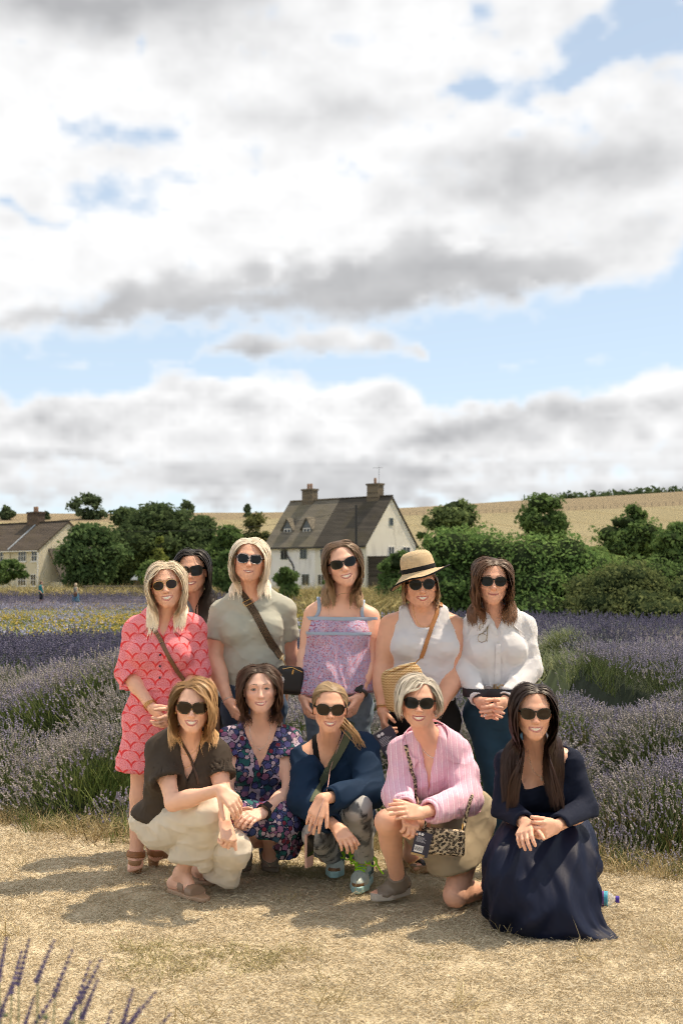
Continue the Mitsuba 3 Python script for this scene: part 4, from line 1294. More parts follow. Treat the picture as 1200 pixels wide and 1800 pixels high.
# ---------------------------------------------------------------- hands
def hand(W, D, N, S, size=1.0, curl=(25, 35, 25), spread=6.0, thumb=(35, 20), per=None):
    """Prims of a hand at wrist W: D towards the knuckles, N out of the palm, S towards the thumb. curl: degrees at the three finger joints."""
    W = np.asarray(W, float)
    D = unit(D)
    N = unit(N - (np.asarray(N) @ D) * D)
    S = np.asarray(S, float)
    Sx = np.cross(D, N)
    S = Sx if Sx @ S > 0 else -Sx
    z = size
    P = []
    base = [(.030, .082, .0098, .070), (.0105, .086, .0102, .078), (-.0095, .083, .0098, .072), (-.0285, .075, .0086, .056)]
    knuck = []
    for i, (sx, l, r, L) in enumerate(base):
        kn = W + (D * l + S * sx) * z
        knuck.append(kn)
        P.append(cone(W + (D * .008 + S * sx * .55) * z, kn - N * .001 * z, .0155 * z, .0115 * z, .012 * z))
    P.append(cone(W + (D * .03 + S * .022 + N * .006) * z, W + (D * .055 + S * .016 + N * .004) * z, .015 * z, .012 * z, .012 * z))
    for i, (sx, l, r, L) in enumerate(base):
        c = curl if per is None or per[i] is None else per[i]
        p = knuck[i]
        a = 0.0
        side = (sx / .03) * math.radians(spread)
        for j, fr in enumerate((.45, .30, .25)):
            a += math.radians(c[j])
            d = unit((D * math.cos(side) + S * math.sin(side)) * math.cos(a) + N * math.sin(a))
            q = p + d * L * fr * z
            P.append(cone(p, q, r * (1 - .10 * j) * z, r * (.92 - .12 * j) * z, .0035 * z if j == 0 else .002 * z))
            p = q
    p = W + (D * .022 + S * .026 + N * .006) * z
    a, b = math.radians(thumb[0]), math.radians(thumb[1])
    d = unit(D * math.cos(a) + S * math.sin(a) + N * math.sin(b))
    for L, r0, r1 in ((.042, .0125, .0108), (.032, .0105, .0095), (.026, .0095, .0075)):
        q = p + d * L * z
        P.append(cone(p, q, r0 * z, r1 * z, .008 * z if L > .04 else .002 * z))
        p = q
        d = unit(d * 1.0 + D * .22 + N * .12)
    return P


# ---------------------------------------------------------------- bodies
class Body:
    """A posed woman. J: joints by name (sides l and r as seen in the picture); prims are kept by group."""

    def __init__(self, J, H, build=1.0, bust=1.0, hips=1.0, arm=1.0, leg=1.0, face=(0, -1, 0), waist=1.0):
        self.J, self.H = J, H
        g = self.g = {}
        up = unit(J['neck'] - J['pelvis'])
        lat = unit(J['sh_r'] - J['sh_l'])
        fw = unit(np.cross(lat, up))
        if fw @ np.asarray(face, float) < 0:
            fw = -fw
        self.up, self.lat, self.fw = up, lat, fw
        hl = unit(J['hip_r'] - J['hip_l'])
        hf = unit(np.cross(hl, up))
        if hf @ fw < 0:
            hf = -hf
        chest = J['neck'] - up * .13
        wa = J.get('waist', J['neck'] * .42 + J['pelvis'] * .58)
        self.chest, self.waist = chest, wa
        t = []
        t.append(cone(J['neck'] - up * .10, wa + up * .02, .128 * build, .112 * build * waist, .05, (fw, .74)))
        t.append(cone(wa, J['pelvis'], .115 * build * waist, .145 * build * hips, .07, (hf, .80)))
        t.append(cone(J['hip_l'] - hf * .01, J['hip_r'] - hf * .01, .098 * build * hips, .098 * build * hips, .05))
        for m in (-1, 1):
            t.append(cone(J['neck'] - up * .015 + lat * m * .03, J['sh_l' if m < 0 else 'sh_r'] - up * .002, .046, .043 * (build * .5 + .5), .045))
            if bust > 0:
                t.append(blob(chest - up * .055 + lat * m * .078 * build + fw * (.074 * build), np.array([.066, .058, .064]) * bust, np.stack([lat, fw, up]), .05))
            t.append(blob(J['pelvis'] + hl * m * .07 - hf * .06 - up * .02, np.array([.085, .085, .09]) * hips * build, np.stack([hl, hf, up]), .05))
        g['torso'] = t
        g['neck'] = [cone(J['neck'] - up * .03, H.w((0, -.030, -.060)), .056, .049 * H.s, .035), cone(J['neck'] - up * .05 + fw * .012, H.w((0, -.008, -.085)), .044, .040, .02)]
        for sd in 'lr':
            sh, el, wr = J['sh_' + sd], J['el_' + sd], J['wr_' + sd]
            g['uparm_' + sd] = [cone(sh, el, .046 * arm, .038 * arm, .04), blob(sh * .62 + el * .38, np.array([.047, .047, .09]) * arm, self._axes(el - sh), .03)]
            g['foarm_' + sd] = [cone(el, wr, .039 * arm, .026 * (arm * .6 + .4), .02), blob(el * .7 + wr * .3, np.array([.041, .041, .075]) * arm, self._axes(wr - el), .025)]
            hp, kn, an = J['hip_' + sd], J['kn_' + sd], J['an_' + sd]
            g['thigh_' + sd] = [cone(hp, kn, .088 * leg, .056 * leg, .05)]
            sh_ax = unit(an - kn)
            back = -fw - (-fw @ sh_ax) * sh_ax
            if 'calf_' + sd in J:
                back = J['calf_' + sd]
            g['shin_' + sd] = [cone(kn, an, .052 * leg, .034, .03), blob(kn * .68 + an * .32 + unit(back) * .016, np.array([.050, .050, .115]) * leg, self._axes(an - kn), .03)]
            g['hand_' + sd], g['foot_' + sd] = [], []

    @staticmethod
    def _axes(d):
        z = unit(d)
        x = unit(np.cross(z, [0.3, 1, 0.2]))
        return np.stack([x, np.cross(z, x), z])

    def hand(self, sd, D, N, S, **k):
        wr = self.J['wr_' + sd]
        self.g['hand_' + sd] = hand(wr, D, N, S, **k)
        self.J['hand_' + sd] = wr + unit(D) * .06
        return self

    def foot(self, sd, heel, toe, up=(0, 0, 1), size=1.0):
        """A bare foot: heel and toe on the sole, up out of the instep."""
        heel, toe, up = np.asarray(heel, float), np.asarray(toe, float), unit(up)
        an = self.J['an_' + sd]
        d = unit(toe - heel)
        s = np.cross(d, up)
        L = np.linalg.norm(toe - heel)
        P = [cone(an, heel + up * .028 + d * .016, .032, .026, .02), cone(an + d * .008, heel + d * L * .62 + up * .022, .030, .023, .03), cone(heel + up * .026 + d * .02, heel + d * L * .7 + up * .018, .026, .020, .02, None)]
        big = 1 if sd == 'l' else -1
        for i, (w, l, r) in enumerate(((.026, 1.0, .0125), (.009, .985, .0095), (-.006, .95, .009), (-.019, .90, .0085), (-.031, .84, .008))):
            a = heel + d * L * .62 + s * w * big * .9 + up * .016
            P.append(cone(a, heel + d * (L * l - .012) + s * w * big + up * .011, .016, r, .008 if i else .012))
        self.g['foot_' + sd] = P
        return self

    def prims(self, *names):
        out = []
        for n in names:
            out += self.g[n]
        return out

    def bounds(self, pts, pad):
        p = np.array(pts)
        return p.min(0) - pad, p.max(0) + pad


BODYGROUPS = ['torso', 'neck'] + [f'{a}_{s}' for a in ('uparm', 'foarm', 'thigh', 'shin') for s in 'lr']


def skin_mesh(B, hb=.013, tone=SKIN, blush=1.0, tan=1.0, seed=0, nails=None):
    """The whole body as one mesh, finer at the head, hands and feet."""
    H, J = B.H, B.J
    body = union(B.prims(*BODYGROUPS) + B.g['foot_l'][:2] + B.g['foot_r'][:2])
    head_set = union(B.prims('torso', 'neck', 'uparm_l', 'uparm_r'))
    Hf = H.f
    pts = [J[k] for k in J if not k.startswith(('calf', 'hand', 'waist'))]
    lo, hi = B.bounds(pts, .17)
    zcut = H.w((0, .0, -.15))
    meshes = []
    # the head and neck, fine
    nz = H.Z

    def hf(P):
        d = smin(Hf(P), head_set(P), .011)
        return np.maximum(d, -((P - zcut.astype(F32)) @ nz.astype(F32)) - F32(.006))
    hlo, hhi = H.o - .165, H.o + .165
    v, f = mesh_sdf(hf, hlo, hhi, .0037)
    c = v[f].mean(1)
    inside = (((c - zcut) @ nz) > 0) & (np.abs(c - H.o) < .155).all(1)
    meshes.append((v, f[inside]))

    def bf(P):
        d = smin(body(P), Hf(P), .022)
        return d
    v, f = mesh_sdf(bf, lo, hi, hb)
    c = v[f].mean(1)
    keep = (((c - zcut) @ nz) < .006) | (np.abs(c - H.o) > .146).any(1)
    meshes.append((v, f[keep]))
    for sd in 'lr':
        if B.g['hand_' + sd]:
            P = union(B.prims('foarm_' + sd) + [(g, k) for g, k in B.g['hand_' + sd]])
            wr = J['wr_' + sd]
            back = unit(J['el_' + sd] - wr)
            c0 = J['hand_' + sd]
            v, f = mesh_sdf(lambda Q, P=P, wr=wr, back=back: np.maximum(P(Q), ((Q - wr.astype(F32)) @ back.astype(F32)) - F32(.03)), np.minimum(c0, wr) - .135, np.maximum(c0, wr) + .135, .0042)
            c = v[f].mean(1)
            meshes.append((v, f[((c - wr) @ back) < .026]))
        if B.g['foot_' + sd]:
            P = union(B.prims('shin_' + sd) + B.g['foot_' + sd])
            an = J['an_' + sd]
            upv = unit(J['kn_' + sd] - an)
            v, f = mesh_sdf(lambda Q, P=P, an=an, upv=upv: np.maximum(P(Q), ((Q - an.astype(F32)) @ upv.astype(F32)) - F32(.03)), an - .26, an + .26, .005)
            c = v[f].mean(1)
            meshes.append((v, f[((c - an) @ upv) < .026]))
    v, f = cat([m for m in meshes if len(m[1])])
    used = np.unique(f)
    re = np.zeros(len(v), int)
    re[used] = np.arange(len(used))
    v, f = v[used], re[f]
    col = skin_color(B, v, tone, blush, tan, seed)
    return v, f, col


def skin_color(B, v, tone, blush, tan, seed):
    H = B.H
    n1 = meshkit.fbm(v * 14, 3, seed) - .5
    n2 = meshkit.fbm(v * 60, 3, seed + 9) - .5
    col = np.tile(np.clip(np.asarray(tone, float) * [1.30, 1.24, 1.20], 0, .8), (len(v), 1)) * (1 + .16 * n1 + .14 * n2)[:, None]
    L = H.local(v)
    isface = (np.linalg.norm(L - np.array([0, .02, -.02]), axis=1) < .14)

    def spot(x, y, z, r):
        return np.exp(-(((np.abs(L[:, 0]) - x) ** 2 + (L[:, 1] - y) ** 2 + (L[:, 2] - z) ** 2) / r ** 2))
    red = .55 * spot(.040, .06, -.030, .022) + .5 * spot(0, .105, -.036, .012) + .35 * spot(.073, 0, -.012, .03) + .2 * spot(0, .07, -.1, .018)
    red = red * blush * isface
    col = col * (1 - red[:, None] * np.array([.02, .30, .26]))
    dark = .30 * spot(.0315, .078, -.010, .012) * isface + .55 * spot(.0065, .098, -.047, .004) * isface
    col = col * (1 - dark[:, None] * np.array([.55, .8, .8]))
    blot = np.clip(meshkit.fbm(v * 30, 2, seed + 4) - .52, 0, 1) * .5
    return np.clip(col * (1 - blot[:, None] * np.array([.1, .3, .35])), 0, 1)


# ---------------------------------------------------------------- hair
def hair(H, key, collide, col_root, col_tip, n=1500, drop=.20, part=0.0, thick=.016, wave=(0.0, 40), seed=1, hairline=.062, layers=.35, step=.014, width=.0042, cap=True, ears=-.02, clump=.35, temple=.066, gap=.042,
         curtain=(.068, .045), front=.5, fy=.055, by=-.085, gather=None, top_max=None, sweep=0.0, tone=.30, frizz=.0):
    """Strands that leave the scalp beside the parting, fall over the head and down in front of or behind the shoulders, over a close cap."""
    rng = np.random.default_rng(seed)
    s = H.s
    n, width, step = int(n * 1.3), width * .74, step * 1.3

    def in_hair(L):
        """The hair-bearing part of the scalp, in head coordinates."""
        x, y, z = L[:, 0], L[:, 1], L[:, 2]
        line = np.where(y > 0, hairline + .012 - 1.1 * np.maximum(np.abs(x) - .035, 0), ears)
        line = np.where((y > 0.0) & (np.abs(x) > .052), np.interp(y, [0, .045], [ears, hairline - .02]), line)
        line = np.where(y <= 0, np.interp(y, [-.08, -.02, 0], [-.075, -.055, ears]), line)
        ok = (z > line) & ~((y > temple) & (z < hairline + .008 * (1 - (x / .04) ** 2)))
        return ok if top_max is None else ok & (z < top_max)
    d = unit(rng.normal(size=(n * 6, 3)))
    c0 = np.array([0, -.012, .031])
    p = c0 + d * np.array([.0745 * H.width, .094, .083])
    p = p[in_hair(p)][:n]
    n = len(p)
    side = np.where(p[:, 0] > part + .003 * rng.normal(size=n), 1.0, -1.0)
    length = drop + (.25 if gather is None else .16)
    fly = rng.random(n) < .03
    zend = -drop * (1 - layers * rng.random(n) ** 2) + .022 * rng.normal(size=n)
    off = thick * np.where(rng.random(n) < .72, .72 + .28 * rng.random(n), .15 + .6 * rng.random(n))
    off = off + fly * .006 * rng.random(n)
    nst = int(length / step) + 6
    seglen = np.full(n, nst - 1)
    alive = np.ones(n, bool)
    pts = np.zeros((n, nst, 3))
    nrm = unit((p - c0) / np.array([.074, .094, .083]) ** 2)
    pos = H.w(p + nrm * .002)
    pts[:, 0] = pos
    frontal = p[:, 1] + .02 * rng.normal(size=n) > .075 - .15 * front
    xt = side * (curtain[0] + curtain[1] * rng.random(n) ** .8)
    yt = np.where(frontal, fy * (.5 + .6 * rng.random(n)), by)
    topness = np.clip((p[:, 2] - .045) / .045, 0, 1)
    dl = np.stack([side, -.30 + sweep + 0 * side, .20 + 0 * side], -1) * (.25 + .75 * topness[:, None]) + np.array([0, -.15, -1.0]) * (1 - topness[:, None]) * .9
    dirw = unit(dl[:, :1] * H.X + dl[:, 1:2] * H.F + dl[:, 2:] * H.Z)
    ph, fr = rng.random(n) * 6.28, wave[1] * (.85 + .3 * rng.random(n))
    ph = ph * (1 - clump) + clump * np.floor(rng.random(n) * 24) * 2.6
    grav = .24 + .10 * rng.random(n)
    toL = np.zeros(n, bool)
    X2 = unit(H.X * [1, 1, 0])
    F2 = unit(H.F * [1, 1, 0])
    for i in range(1, nst):
        q = pos - H.o
        x, y = q @ X2 / s, q @ F2 / s
        if gather is not None:
            to = np.asarray(gather[0]) - pos
            toL |= np.linalg.norm(to, axis=1) < .03
            dd = np.where(toL[:, None], np.tile(np.asarray(gather[1], float), (n, 1)), unit(to) * 1.3)
            gk = np.full(n, .5)
        else:
            low = np.clip(-(q @ H.Z) / s / .06 + .4, 0, 1)
            dd = np.array([0, 0, -1.0]) + (np.clip((xt - x) * 9, -.9, .9) * low)[:, None] * X2 + (np.clip((yt - y) * 7, -.8, .8) * low)[:, None] * F2
            gk = grav
        dirw = unit(dirw * (1 - gk[:, None]) + unit(dd) * gk[:, None])
        wv = wave[0] * min(1, i * step / .10) * np.sin(fr * i * step + ph)
        wd = unit(np.cross(dirw, F2 + 1e-3))
        new = pos + dirw * step
        for it in range(2):
            dcol = collide(new.astype(F32))
            gr = grad(collide, new, .004)
            need = off * min(1.0, (i * step + .010) / .13) - dcol
            new = new + gr * np.clip(np.where(need > 0, need, np.where(dcol < .05, need * .22, 0)), -.006, .02)[:, None]
        # the face stays clear
        l = H.local(new)
        inface = (l[:, 1] > -.005) & (l[:, 2] < hairline - .012) & (l[:, 2] > -.125)
        lim = np.interp(l[:, 2], [-.125, -.08, -.01, .03, .06], [.050, .066, .0735, .071, .046]) * H.width + .004
        xn = np.where(inface & (np.abs(l[:, 0]) < lim), np.sign(np.where(np.abs(l[:, 0]) < .02, side, l[:, 0])) * np.minimum(lim, np.abs(l[:, 0]) + .035), l[:, 0])
        new = new + ((xn - l[:, 0]) * s)[:, None] * H.X
        # below the jaw the curtain keeps its width and its opening
        if gather is None:
            xl = (new - H.o) @ X2 / s
            lowk = np.clip((-.055 - (new[:, 2] - H.o[2]) / s) / .05, 0, 1)
            hi_ = np.abs(xt) + .012
            lo_ = np.where(frontal, gap, 0)
            xc = np.sign(np.where(np.abs(xl) < .01, side, xl)) * np.clip(np.abs(xl), lo_, hi_)
            new = new + ((xc - xl) * lowk * s)[:, None] * X2
        delta = new - pos
        ln = np.linalg.norm(delta, axis=1)
        dirw = delta / np.maximum(ln, 1e-9)[:, None]
        new = pos + dirw * np.clip(ln, step * .8, step * 1.3)[:, None]
        alive &= (pos[:, 2] - H.o[2]) / s > zend
        seglen = np.where(~alive & (seglen == nst - 1), max(i - 1, 3), seglen)
        pos = np.where(alive[:, None], new, pos)
        pts[:, i] = pos + wd * (wv * alive)[:, None]
    pts = pts + (fly[:, None, None] * .004 * rng.normal(size=(n, 1, 3))) * np.linspace(0, 1, nst)[None, :, None]
    if frizz:
        pts += frizz * rng.normal(size=(n, 1, 3)) * np.linspace(0, 1, nst)[None, :, None]
    # drop the few strands that stray from the head
    xl, zl = ((pts - H.o) @ X2) / s, (pts[..., 2] - H.o[2]) / s
    yl = ((pts - H.o) @ F2) / s
    lim = .088 * H.width + thick
    bad = ((np.abs(xl) > np.where(zl > -.05, lim, np.maximum(lim, curtain[0] + curtain[1] + .03))) | (yl > .155) | (zl > .128 + thick)).any(1) if gather is None else np.zeros(n, bool)
    ok = ~bad
    pts, seglen, p, n, fly, off = pts[ok], seglen[ok], p[ok], int(ok.sum()), fly[ok], off[ok]
    # ribbons
    V, Fc, C = [], [], []
    tcol = rng.random(n) ** 1.5
    nn = grad(collide, pts.reshape(-1, 3), .006).reshape(pts.shape)
    sm = pts.copy()
    sm[:, 1:-1] = .25 * pts[:, :-2] + .5 * pts[:, 1:-1] + .25 * pts[:, 2:]
    tang = unit(np.gradient(sm, axis=1) + 1e-9)
    tw = unit(np.cross(tang, nn) + .12 * rng.normal(size=(n, 1, 3)))
    wr_ = width * s * (.7 + .6 * rng.random(n))
    idx = np.arange(nst)
    frac = np.clip(idx[None] / seglen[:, None], 0, 1)
    prof = (.55 + .45 * np.minimum(1, idx / 2))[None] * (1 - .92 * np.clip((frac - .72) / .28, 0, 1) ** 1.4)
    hw = (wr_[:, None] * prof * .5 * np.where(fly, .35, 1)[:, None])[..., None]
    v = np.stack([sm - tw * hw, sm + tw * hw], 2).reshape(n, -1, 3)
    col = np.asarray(col_root)[None, None] * (1 - frac[..., None] ** .8) + np.asarray(col_tip)[None, None] * frac[..., None] ** .8
    lock = meshkit.noise(np.stack([np.arctan2(p[:, 0], p[:, 1]) * 6, p[:, 2] * 60, 0 * p[:, 0] + seed], -1), seed)
    tcol = .45 * tcol + .75 * lock
    col = col * (1 - tone * .62 + 1.2 * tone * tcol)[:, None, None]
    c3 = np.repeat(col[:, :, None], 2, 2).reshape(n, -1, 3)
    base = 0
    for k in range(n):
        m_ = seglen[k]
        i = np.arange(m_) * 2
        q = np.stack([i, i + 1, i + 3, i + 2], -1)
        Fc.append(np.vstack([q[:, [0, 1, 2]], q[:, [0, 2, 3]]]) + base)
        V.append(v[k, :2 * (m_ + 1)])
        C.append(c3[k, :2 * (m_ + 1)])
        base += 2 * (m_ + 1)
    V, Fc, C = np.vstack(V), np.vstack(Fc), np.vstack(C)
    if cap:
        Hs = H.f

        def capf(P):
            return Hs(P) - F32(.0045 * s)
        cv, cf = mesh_sdf(capf, H.o - .14 * s, H.o + .14 * s, .006, project=True)
        Lc = H.local(cv)
        ok = in_hair(Lc * [1, .97, .97])
        cf = cf[ok[cf].all(1)]
        Fc = np.vstack([Fc, cf + len(V)])
        V = np.vstack([V, cv])
        C = np.vstack([C, np.tile(np.asarray(col_root) * .8, (len(cv), 1))])
    used = np.unique(Fc)
    re = np.zeros(len(V), int)
    re[used] = np.arange(len(used))
    return put('hair', (V[used], re[Fc]), 'hair', key, smooth=True, color=np.clip(C[used], 0, 1))
# ---------------------------------------------------------------- materials of people and clothes
scene['skin'] = principled(VC, 0.46, specular=0.42)
scene['lip'] = principled(VC, 0.34, specular=0.5)
scene['teeth'] = principled((0.74, 0.70, 0.63), 0.25, specular=0.5)
scene['wet'] = principled(VC, 0.08, specular=0.5)
scene['hair'] = principled(VC, 0.45, specular=0.28)
scene['gloss'] = principled((0.012, 0.011, 0.010), 0.16, specular=0.5)
scene['tortoise'] = principled(mikit.proc(lambda p, n, uv: mikit.mix((0.015, 0.01, 0.007), (0.30, 0.15, 0.06), mikit.smoothstep(.52, .68, mikit.noise(p.x * 120, p.y * 120, p.z * 120)))), 0.16, specular=0.5)
scene['grey_tortoise'] = principled(mikit.proc(lambda p, n, uv: mikit.mix((0.03, 0.03, 0.035), (0.42, 0.36, 0.36), mikit.smoothstep(.45, .6, mikit.noise(p.x * 150, p.y * 150, p.z * 150)))), 0.2, specular=0.5)
scene['lens'] = principled((0.006, 0.006, 0.006), 0.05, specular=0.28)
scene['lens_brown'] = principled((0.022, 0.012, 0.007), 0.05, specular=0.28)
scene['gold'] = {'type': 'twosided', 'bsdf': {'type': 'principled', 'base_color': rgb(0.72, 0.48, 0.20), 'roughness': 0.22, 'metallic': 1.0}}
scene['silver'] = {'type': 'twosided', 'bsdf': {'type': 'principled', 'base_color': rgb(0.72, 0.72, 0.74), 'roughness': 0.22, 'metallic': 1.0}}
scene['cloth'] = principled(VC, 0.85, specular=0.2, sheen=0.25)
scene['satin'] = principled(VC, 0.55, specular=0.2)
scene['leather'] = principled(VC, 0.45, specular=0.4)




def scallops(p, n, uv):
    x, z = p.x + .35 * p.y, -p.z + .10 * p.y
    w, R, dz = .080, .047, .045
    best, bx, bz = mi.Float(9), mi.Float(0), mi.Float(0)
    row = dr.floor(z / dz)
    for i in (1, 0, -1):
        r = row - i
        off = .5 * (r - 2 * dr.floor(r / 2)) * w
        cx = dr.round((x - off) / w) * w + off
        cz = r * dz
        d = dr.sqrt(dr.square(x - cx) + dr.square((z - cz) * .9))
        ok = (d < R)
        best, bx, bz = dr.select(ok, d, best), dr.select(ok, x - cx, bx), dr.select(ok, z - cz, bz)
    ang = dr.atan2(bx, bz + .03)
    v = mikit.voronoi(ang * 9, dr.sqrt(dr.square(bx) + dr.square(bz + .03)) * 85)
    vein = mikit.smoothstep(.18, .06, v[1] - v[0])
    rim = mikit.smoothstep(R - .0085, R - .0066, best)
    return mikit.mix((0.76, 0.29, 0.33), (0.68, 0.045, 0.05), dr.maximum(vein * .85, rim))


def cells(x, y, salt):
    """Nearest cell centre of a jittered grid: its distance, the offset from it and the cell's random number."""
    best, bx, by, br = mi.Float(9), mi.Float(0), mi.Float(0), mi.Float(0)
    for a in (-1, 0, 1):
        for b in (-1, 0, 1):
            cx, cy = dr.floor(x) + a, dr.floor(y) + b
            dx, dy = x - cx - .15 - .7 * mikit.cell_rand(cx, cy, salt), y - cy - .15 - .7 * mikit.cell_rand(cx, cy, salt + 1)
            d = dr.sqrt(dx * dx + dy * dy)
            ok = d < best
            best, bx, by, br = dr.select(ok, d, best), dr.select(ok, dx, bx), dr.select(ok, dy, by), dr.select(ok, mikit.cell_rand(cx, cy, salt + 2), br)
    return best, bx, by, br


def floral(p, n, uv):
    x, z = p.x + .3 * p.y, p.z + .2 * p.y
    c = mikit.mix((0.52, 0.43, 0.49), (0.40, 0.36, 0.50), mikit.noise(x * 30, z * 30))
    for f, salt, lob, lo, cols in ((16, 1, 3, .10, ((0.02, 0.10, 0.115), (0.012, 0.018, 0.065))), (21, 5, 2, .20, ((0.025, 0.13, 0.13), (0.05, 0.075, 0.20))), (23, 9, 5, .38, ((0.25, 0.12, 0.24), (0.08, 0.08, 0.24))), (34, 13, 5, .60, ((0.20, 0.03, 0.06), (0.46, 0.36, 0.44)))):
        d, dx, dy, r = cells(x * f, z * f, salt)
        a = dr.atan2(dy, dx) + r * 6.28
        edge = .40 + .03 * dr.sin(a * lob) + .12 * (mikit.noise(dx * 9 + r * 50, dy * 9) - .5)
        inside = dr.select(r > lo, mikit.smoothstep(edge + .02, edge - .03, d), 0.0)
        col = mikit.mix(cols[0], cols[1], mikit.smoothstep(.45, .55, mikit.cell_rand(r * 977, salt)))
        vein = mikit.smoothstep(.16, .05, dr.abs(dr.sin(a * lob * .5))) * mikit.smoothstep(.02, .12, d)
        col = col * (1 - .45 * vein)
        c = mikit.mix(c, col, inside)
        c = mikit.mix(c, mi.Color3f(0.012, 0.014, 0.045), dr.select(r > lo, mikit.smoothstep(.07, .03, dr.abs(d - edge)), 0.0))
    return c


def sprigs(p, n, uv):
    x, z = p.x + .4 * p.y, p.z
    a = mikit.voronoi(x * 130, z * 130)
    b = mikit.voronoi(x * 90 + 31, z * 90)
    c = mikit.mix((0.36, 0.34, 0.52), (0.52, 0.40, 0.50), mikit.noise(x * 60, z * 60))
    c = mikit.mix(c, mi.Color3f(0.50, 0.06, 0.10), mikit.smoothstep(.34, .24, a[0]) * dr.select(a[2] > .35, 1.0, 0.0))
    c = mikit.mix(c, mi.Color3f(0.10, 0.10, 0.26), mikit.smoothstep(.30, .2, b[0]) * dr.select(b[2] > .55, .8, 0.0))
    return c


def stripes(p, n, uv):
    x = p.x * .93 + p.z * .05 + .006 * (mikit.noise(p.x * 14, p.z * 14) - .5)
    f = x / .0235
    f = f - dr.floor(f)
    g = x / .0235 + .5
    g = g - dr.floor(g)
    s = mikit.smoothstep(.10, .05, dr.abs(f - .5)) * .8 + mikit.smoothstep(.06, .03, dr.abs(g - .62)) * .45
    return mikit.mix((0.72, 0.43, 0.555), (0.82, 0.69, 0.755), s) * (.94 + .12 * mikit.noise(p.x * 300, p.y * 300, p.z * 300))


def acid(p, n, uv):
    f = mikit.fbm(p.x * 17, p.y * 17, p.z * 11, 4)
    g = mikit.fbm(p.x * 40 + 9, p.y * 40, p.z * 26, 3)
    c = mikit.mix((0.40, 0.41, 0.41), (0.12, 0.135, 0.15), mikit.smoothstep(.44, .60, f))
    return mikit.mix(c, mi.Color3f(0.035, 0.04, 0.05), mikit.smoothstep(.54, .68, g) * mikit.smoothstep(.42, .56, f))


def leopard(p, n, uv):
    x, z = p.x * .95 + p.y * .3, p.z
    wx, wz = x + .003 * mikit.noise(x * 150, z * 150), z + .003 * mikit.noise(x * 150, z * 150, 7)
    a = mikit.voronoi(wx * 72, wz * 82)
    ring = mikit.smoothstep(.48, .40, a[0]) * mikit.smoothstep(.14, .22, a[0] + .25 * mikit.noise(x * 260, z * 260) - .06)
    c = mikit.mix((0.50, 0.40, 0.27), (0.30, 0.19, 0.10), mikit.smoothstep(.30, .15, a[0]) * .7)
    return mikit.mix(c, mi.Color3f(0.018, 0.014, 0.012), ring)


def diamonds(p, n, uv):
    u, v = uv.x / .018, uv.y / .062
    f = dr.abs(v - dr.floor(v) - .5) * 2
    m = dr.abs(u) * .85 + f
    k = m * 3.1
    k = dr.abs(k - dr.floor(k) - .5)
    return mikit.mix((0.012, 0.011, 0.010), (0.22, 0.15, 0.09), mikit.smoothstep(.33, .38, k))


def zigzag(p, n, uv):
    x, z = p.x * .9 + p.y * .4, p.z
    f = z + .0042 * (2 * dr.abs(x / .013 - dr.floor(x / .013) - .5))
    k = f / .0125
    k = k - dr.floor(k)
    weave = .88 + .12 * dr.sin(x * 900) * dr.sin(z * 900)
    return mikit.mix((0.60, 0.45, 0.24), (0.36, 0.18, 0.06), mikit.smoothstep(.50, .56, k)) * weave


for nm, fn, ro in (('red_print', scallops, .75), ('floral_print', floral, .75), ('sprig_print', sprigs, .8), ('stripe_print', stripes, .75), ('acid_print', acid, .7), ('leopard_print', leopard, .55), ('strap_print', diamonds, .7), ('straw_print', zigzag, .75)):
    scene[nm] = principled(mikit.proc(fn), ro, specular=0.25, sheen=0.15)


def ease_cut(p, n):
    p, n = np.asarray(p, F32), unit(n).astype(F32)
    return lambda P: (P - p) @ n


def sleeve(B, sd, upto, r0, r1, r2=None, wall=.007, k=.03, cav=.05, side=None, start=None):
    """A sleeve from the shoulder to upto (1 = elbow, 2 = wrist), open at its end."""
    sh, el, wr = (B.J[a + sd] for a in ('sh_', 'el_', 'wr_'))
    if start is not None:
        sh = start
    r2 = r1 if r2 is None else r2
    if upto <= 1:
        e = sh + (el - sh) * upto
        P = [cone(sh, e, r0, r1, k)]
        d = unit(el - sh)
        P = [cone(sh, e + d * .03, r0, r1, k)]
        re = r1
    else:
        e = el + (wr - el) * (upto - 1)
        d = unit(wr - el)
        P = [cone(sh, el, r0, r1, k), cone(el, e + d * .03, r1, r2, k)]
        re = r2
    g = union(P)
    c = cone(e - d * cav, e + d * .02, (re - wall) * .8, re - wall, 0)[0]
    pl = ease_cut(e, d)

    def f(Q):
        return smax(smax(g(Q), pl(Q), .006), -c(Q), .004)
    f.end, f.dir, f.r = e, d, re
    return f


def garment(B, key, name, f, lo, hi, color, bsdf='cloth', folds=(), h=.0062, label=None, tint=.10, seed=0, uv=None, mask=None):
    v, t = mesh_sdf(f, lo, hi, h)
    if len(v) == 0:
        raise ValueError(name)
    n = vnormals(v, t)
    amount = np.zeros(len(v))
    for fr, amp, sd in folds[:]:
        x = fold(v, fr, sd)
        amount += 1.5 * amp * (.3 * x + .7 * np.maximum(x, 0) ** 1.5)
    if mask is not None:
        amount = amount * mask(v)
    v = v + n * amount[:, None]
    B.meshes = getattr(B, 'meshes', []) + [(v, vnormals(v, t))]
    col = None
    if bsdf in ('cloth', 'satin', 'leather', 'skin'):
        c = np.tile(np.asarray(color, float), (len(v), 1)) if np.ndim(color) == 1 else color(v)
        col = np.clip(c * (1 + tint * (meshkit.fbm(v * 9, 3, seed) - .5) + tint * .8 * (meshkit.fbm(v * 90, 2, seed + 3) - .5))[:, None], 0, 1)
    return put(name, (v, t), bsdf, key, smooth=True, color=col, label=label)


def grown(prims, off):
    g = union(prims)
    return lambda P: g(P) - F32(off)


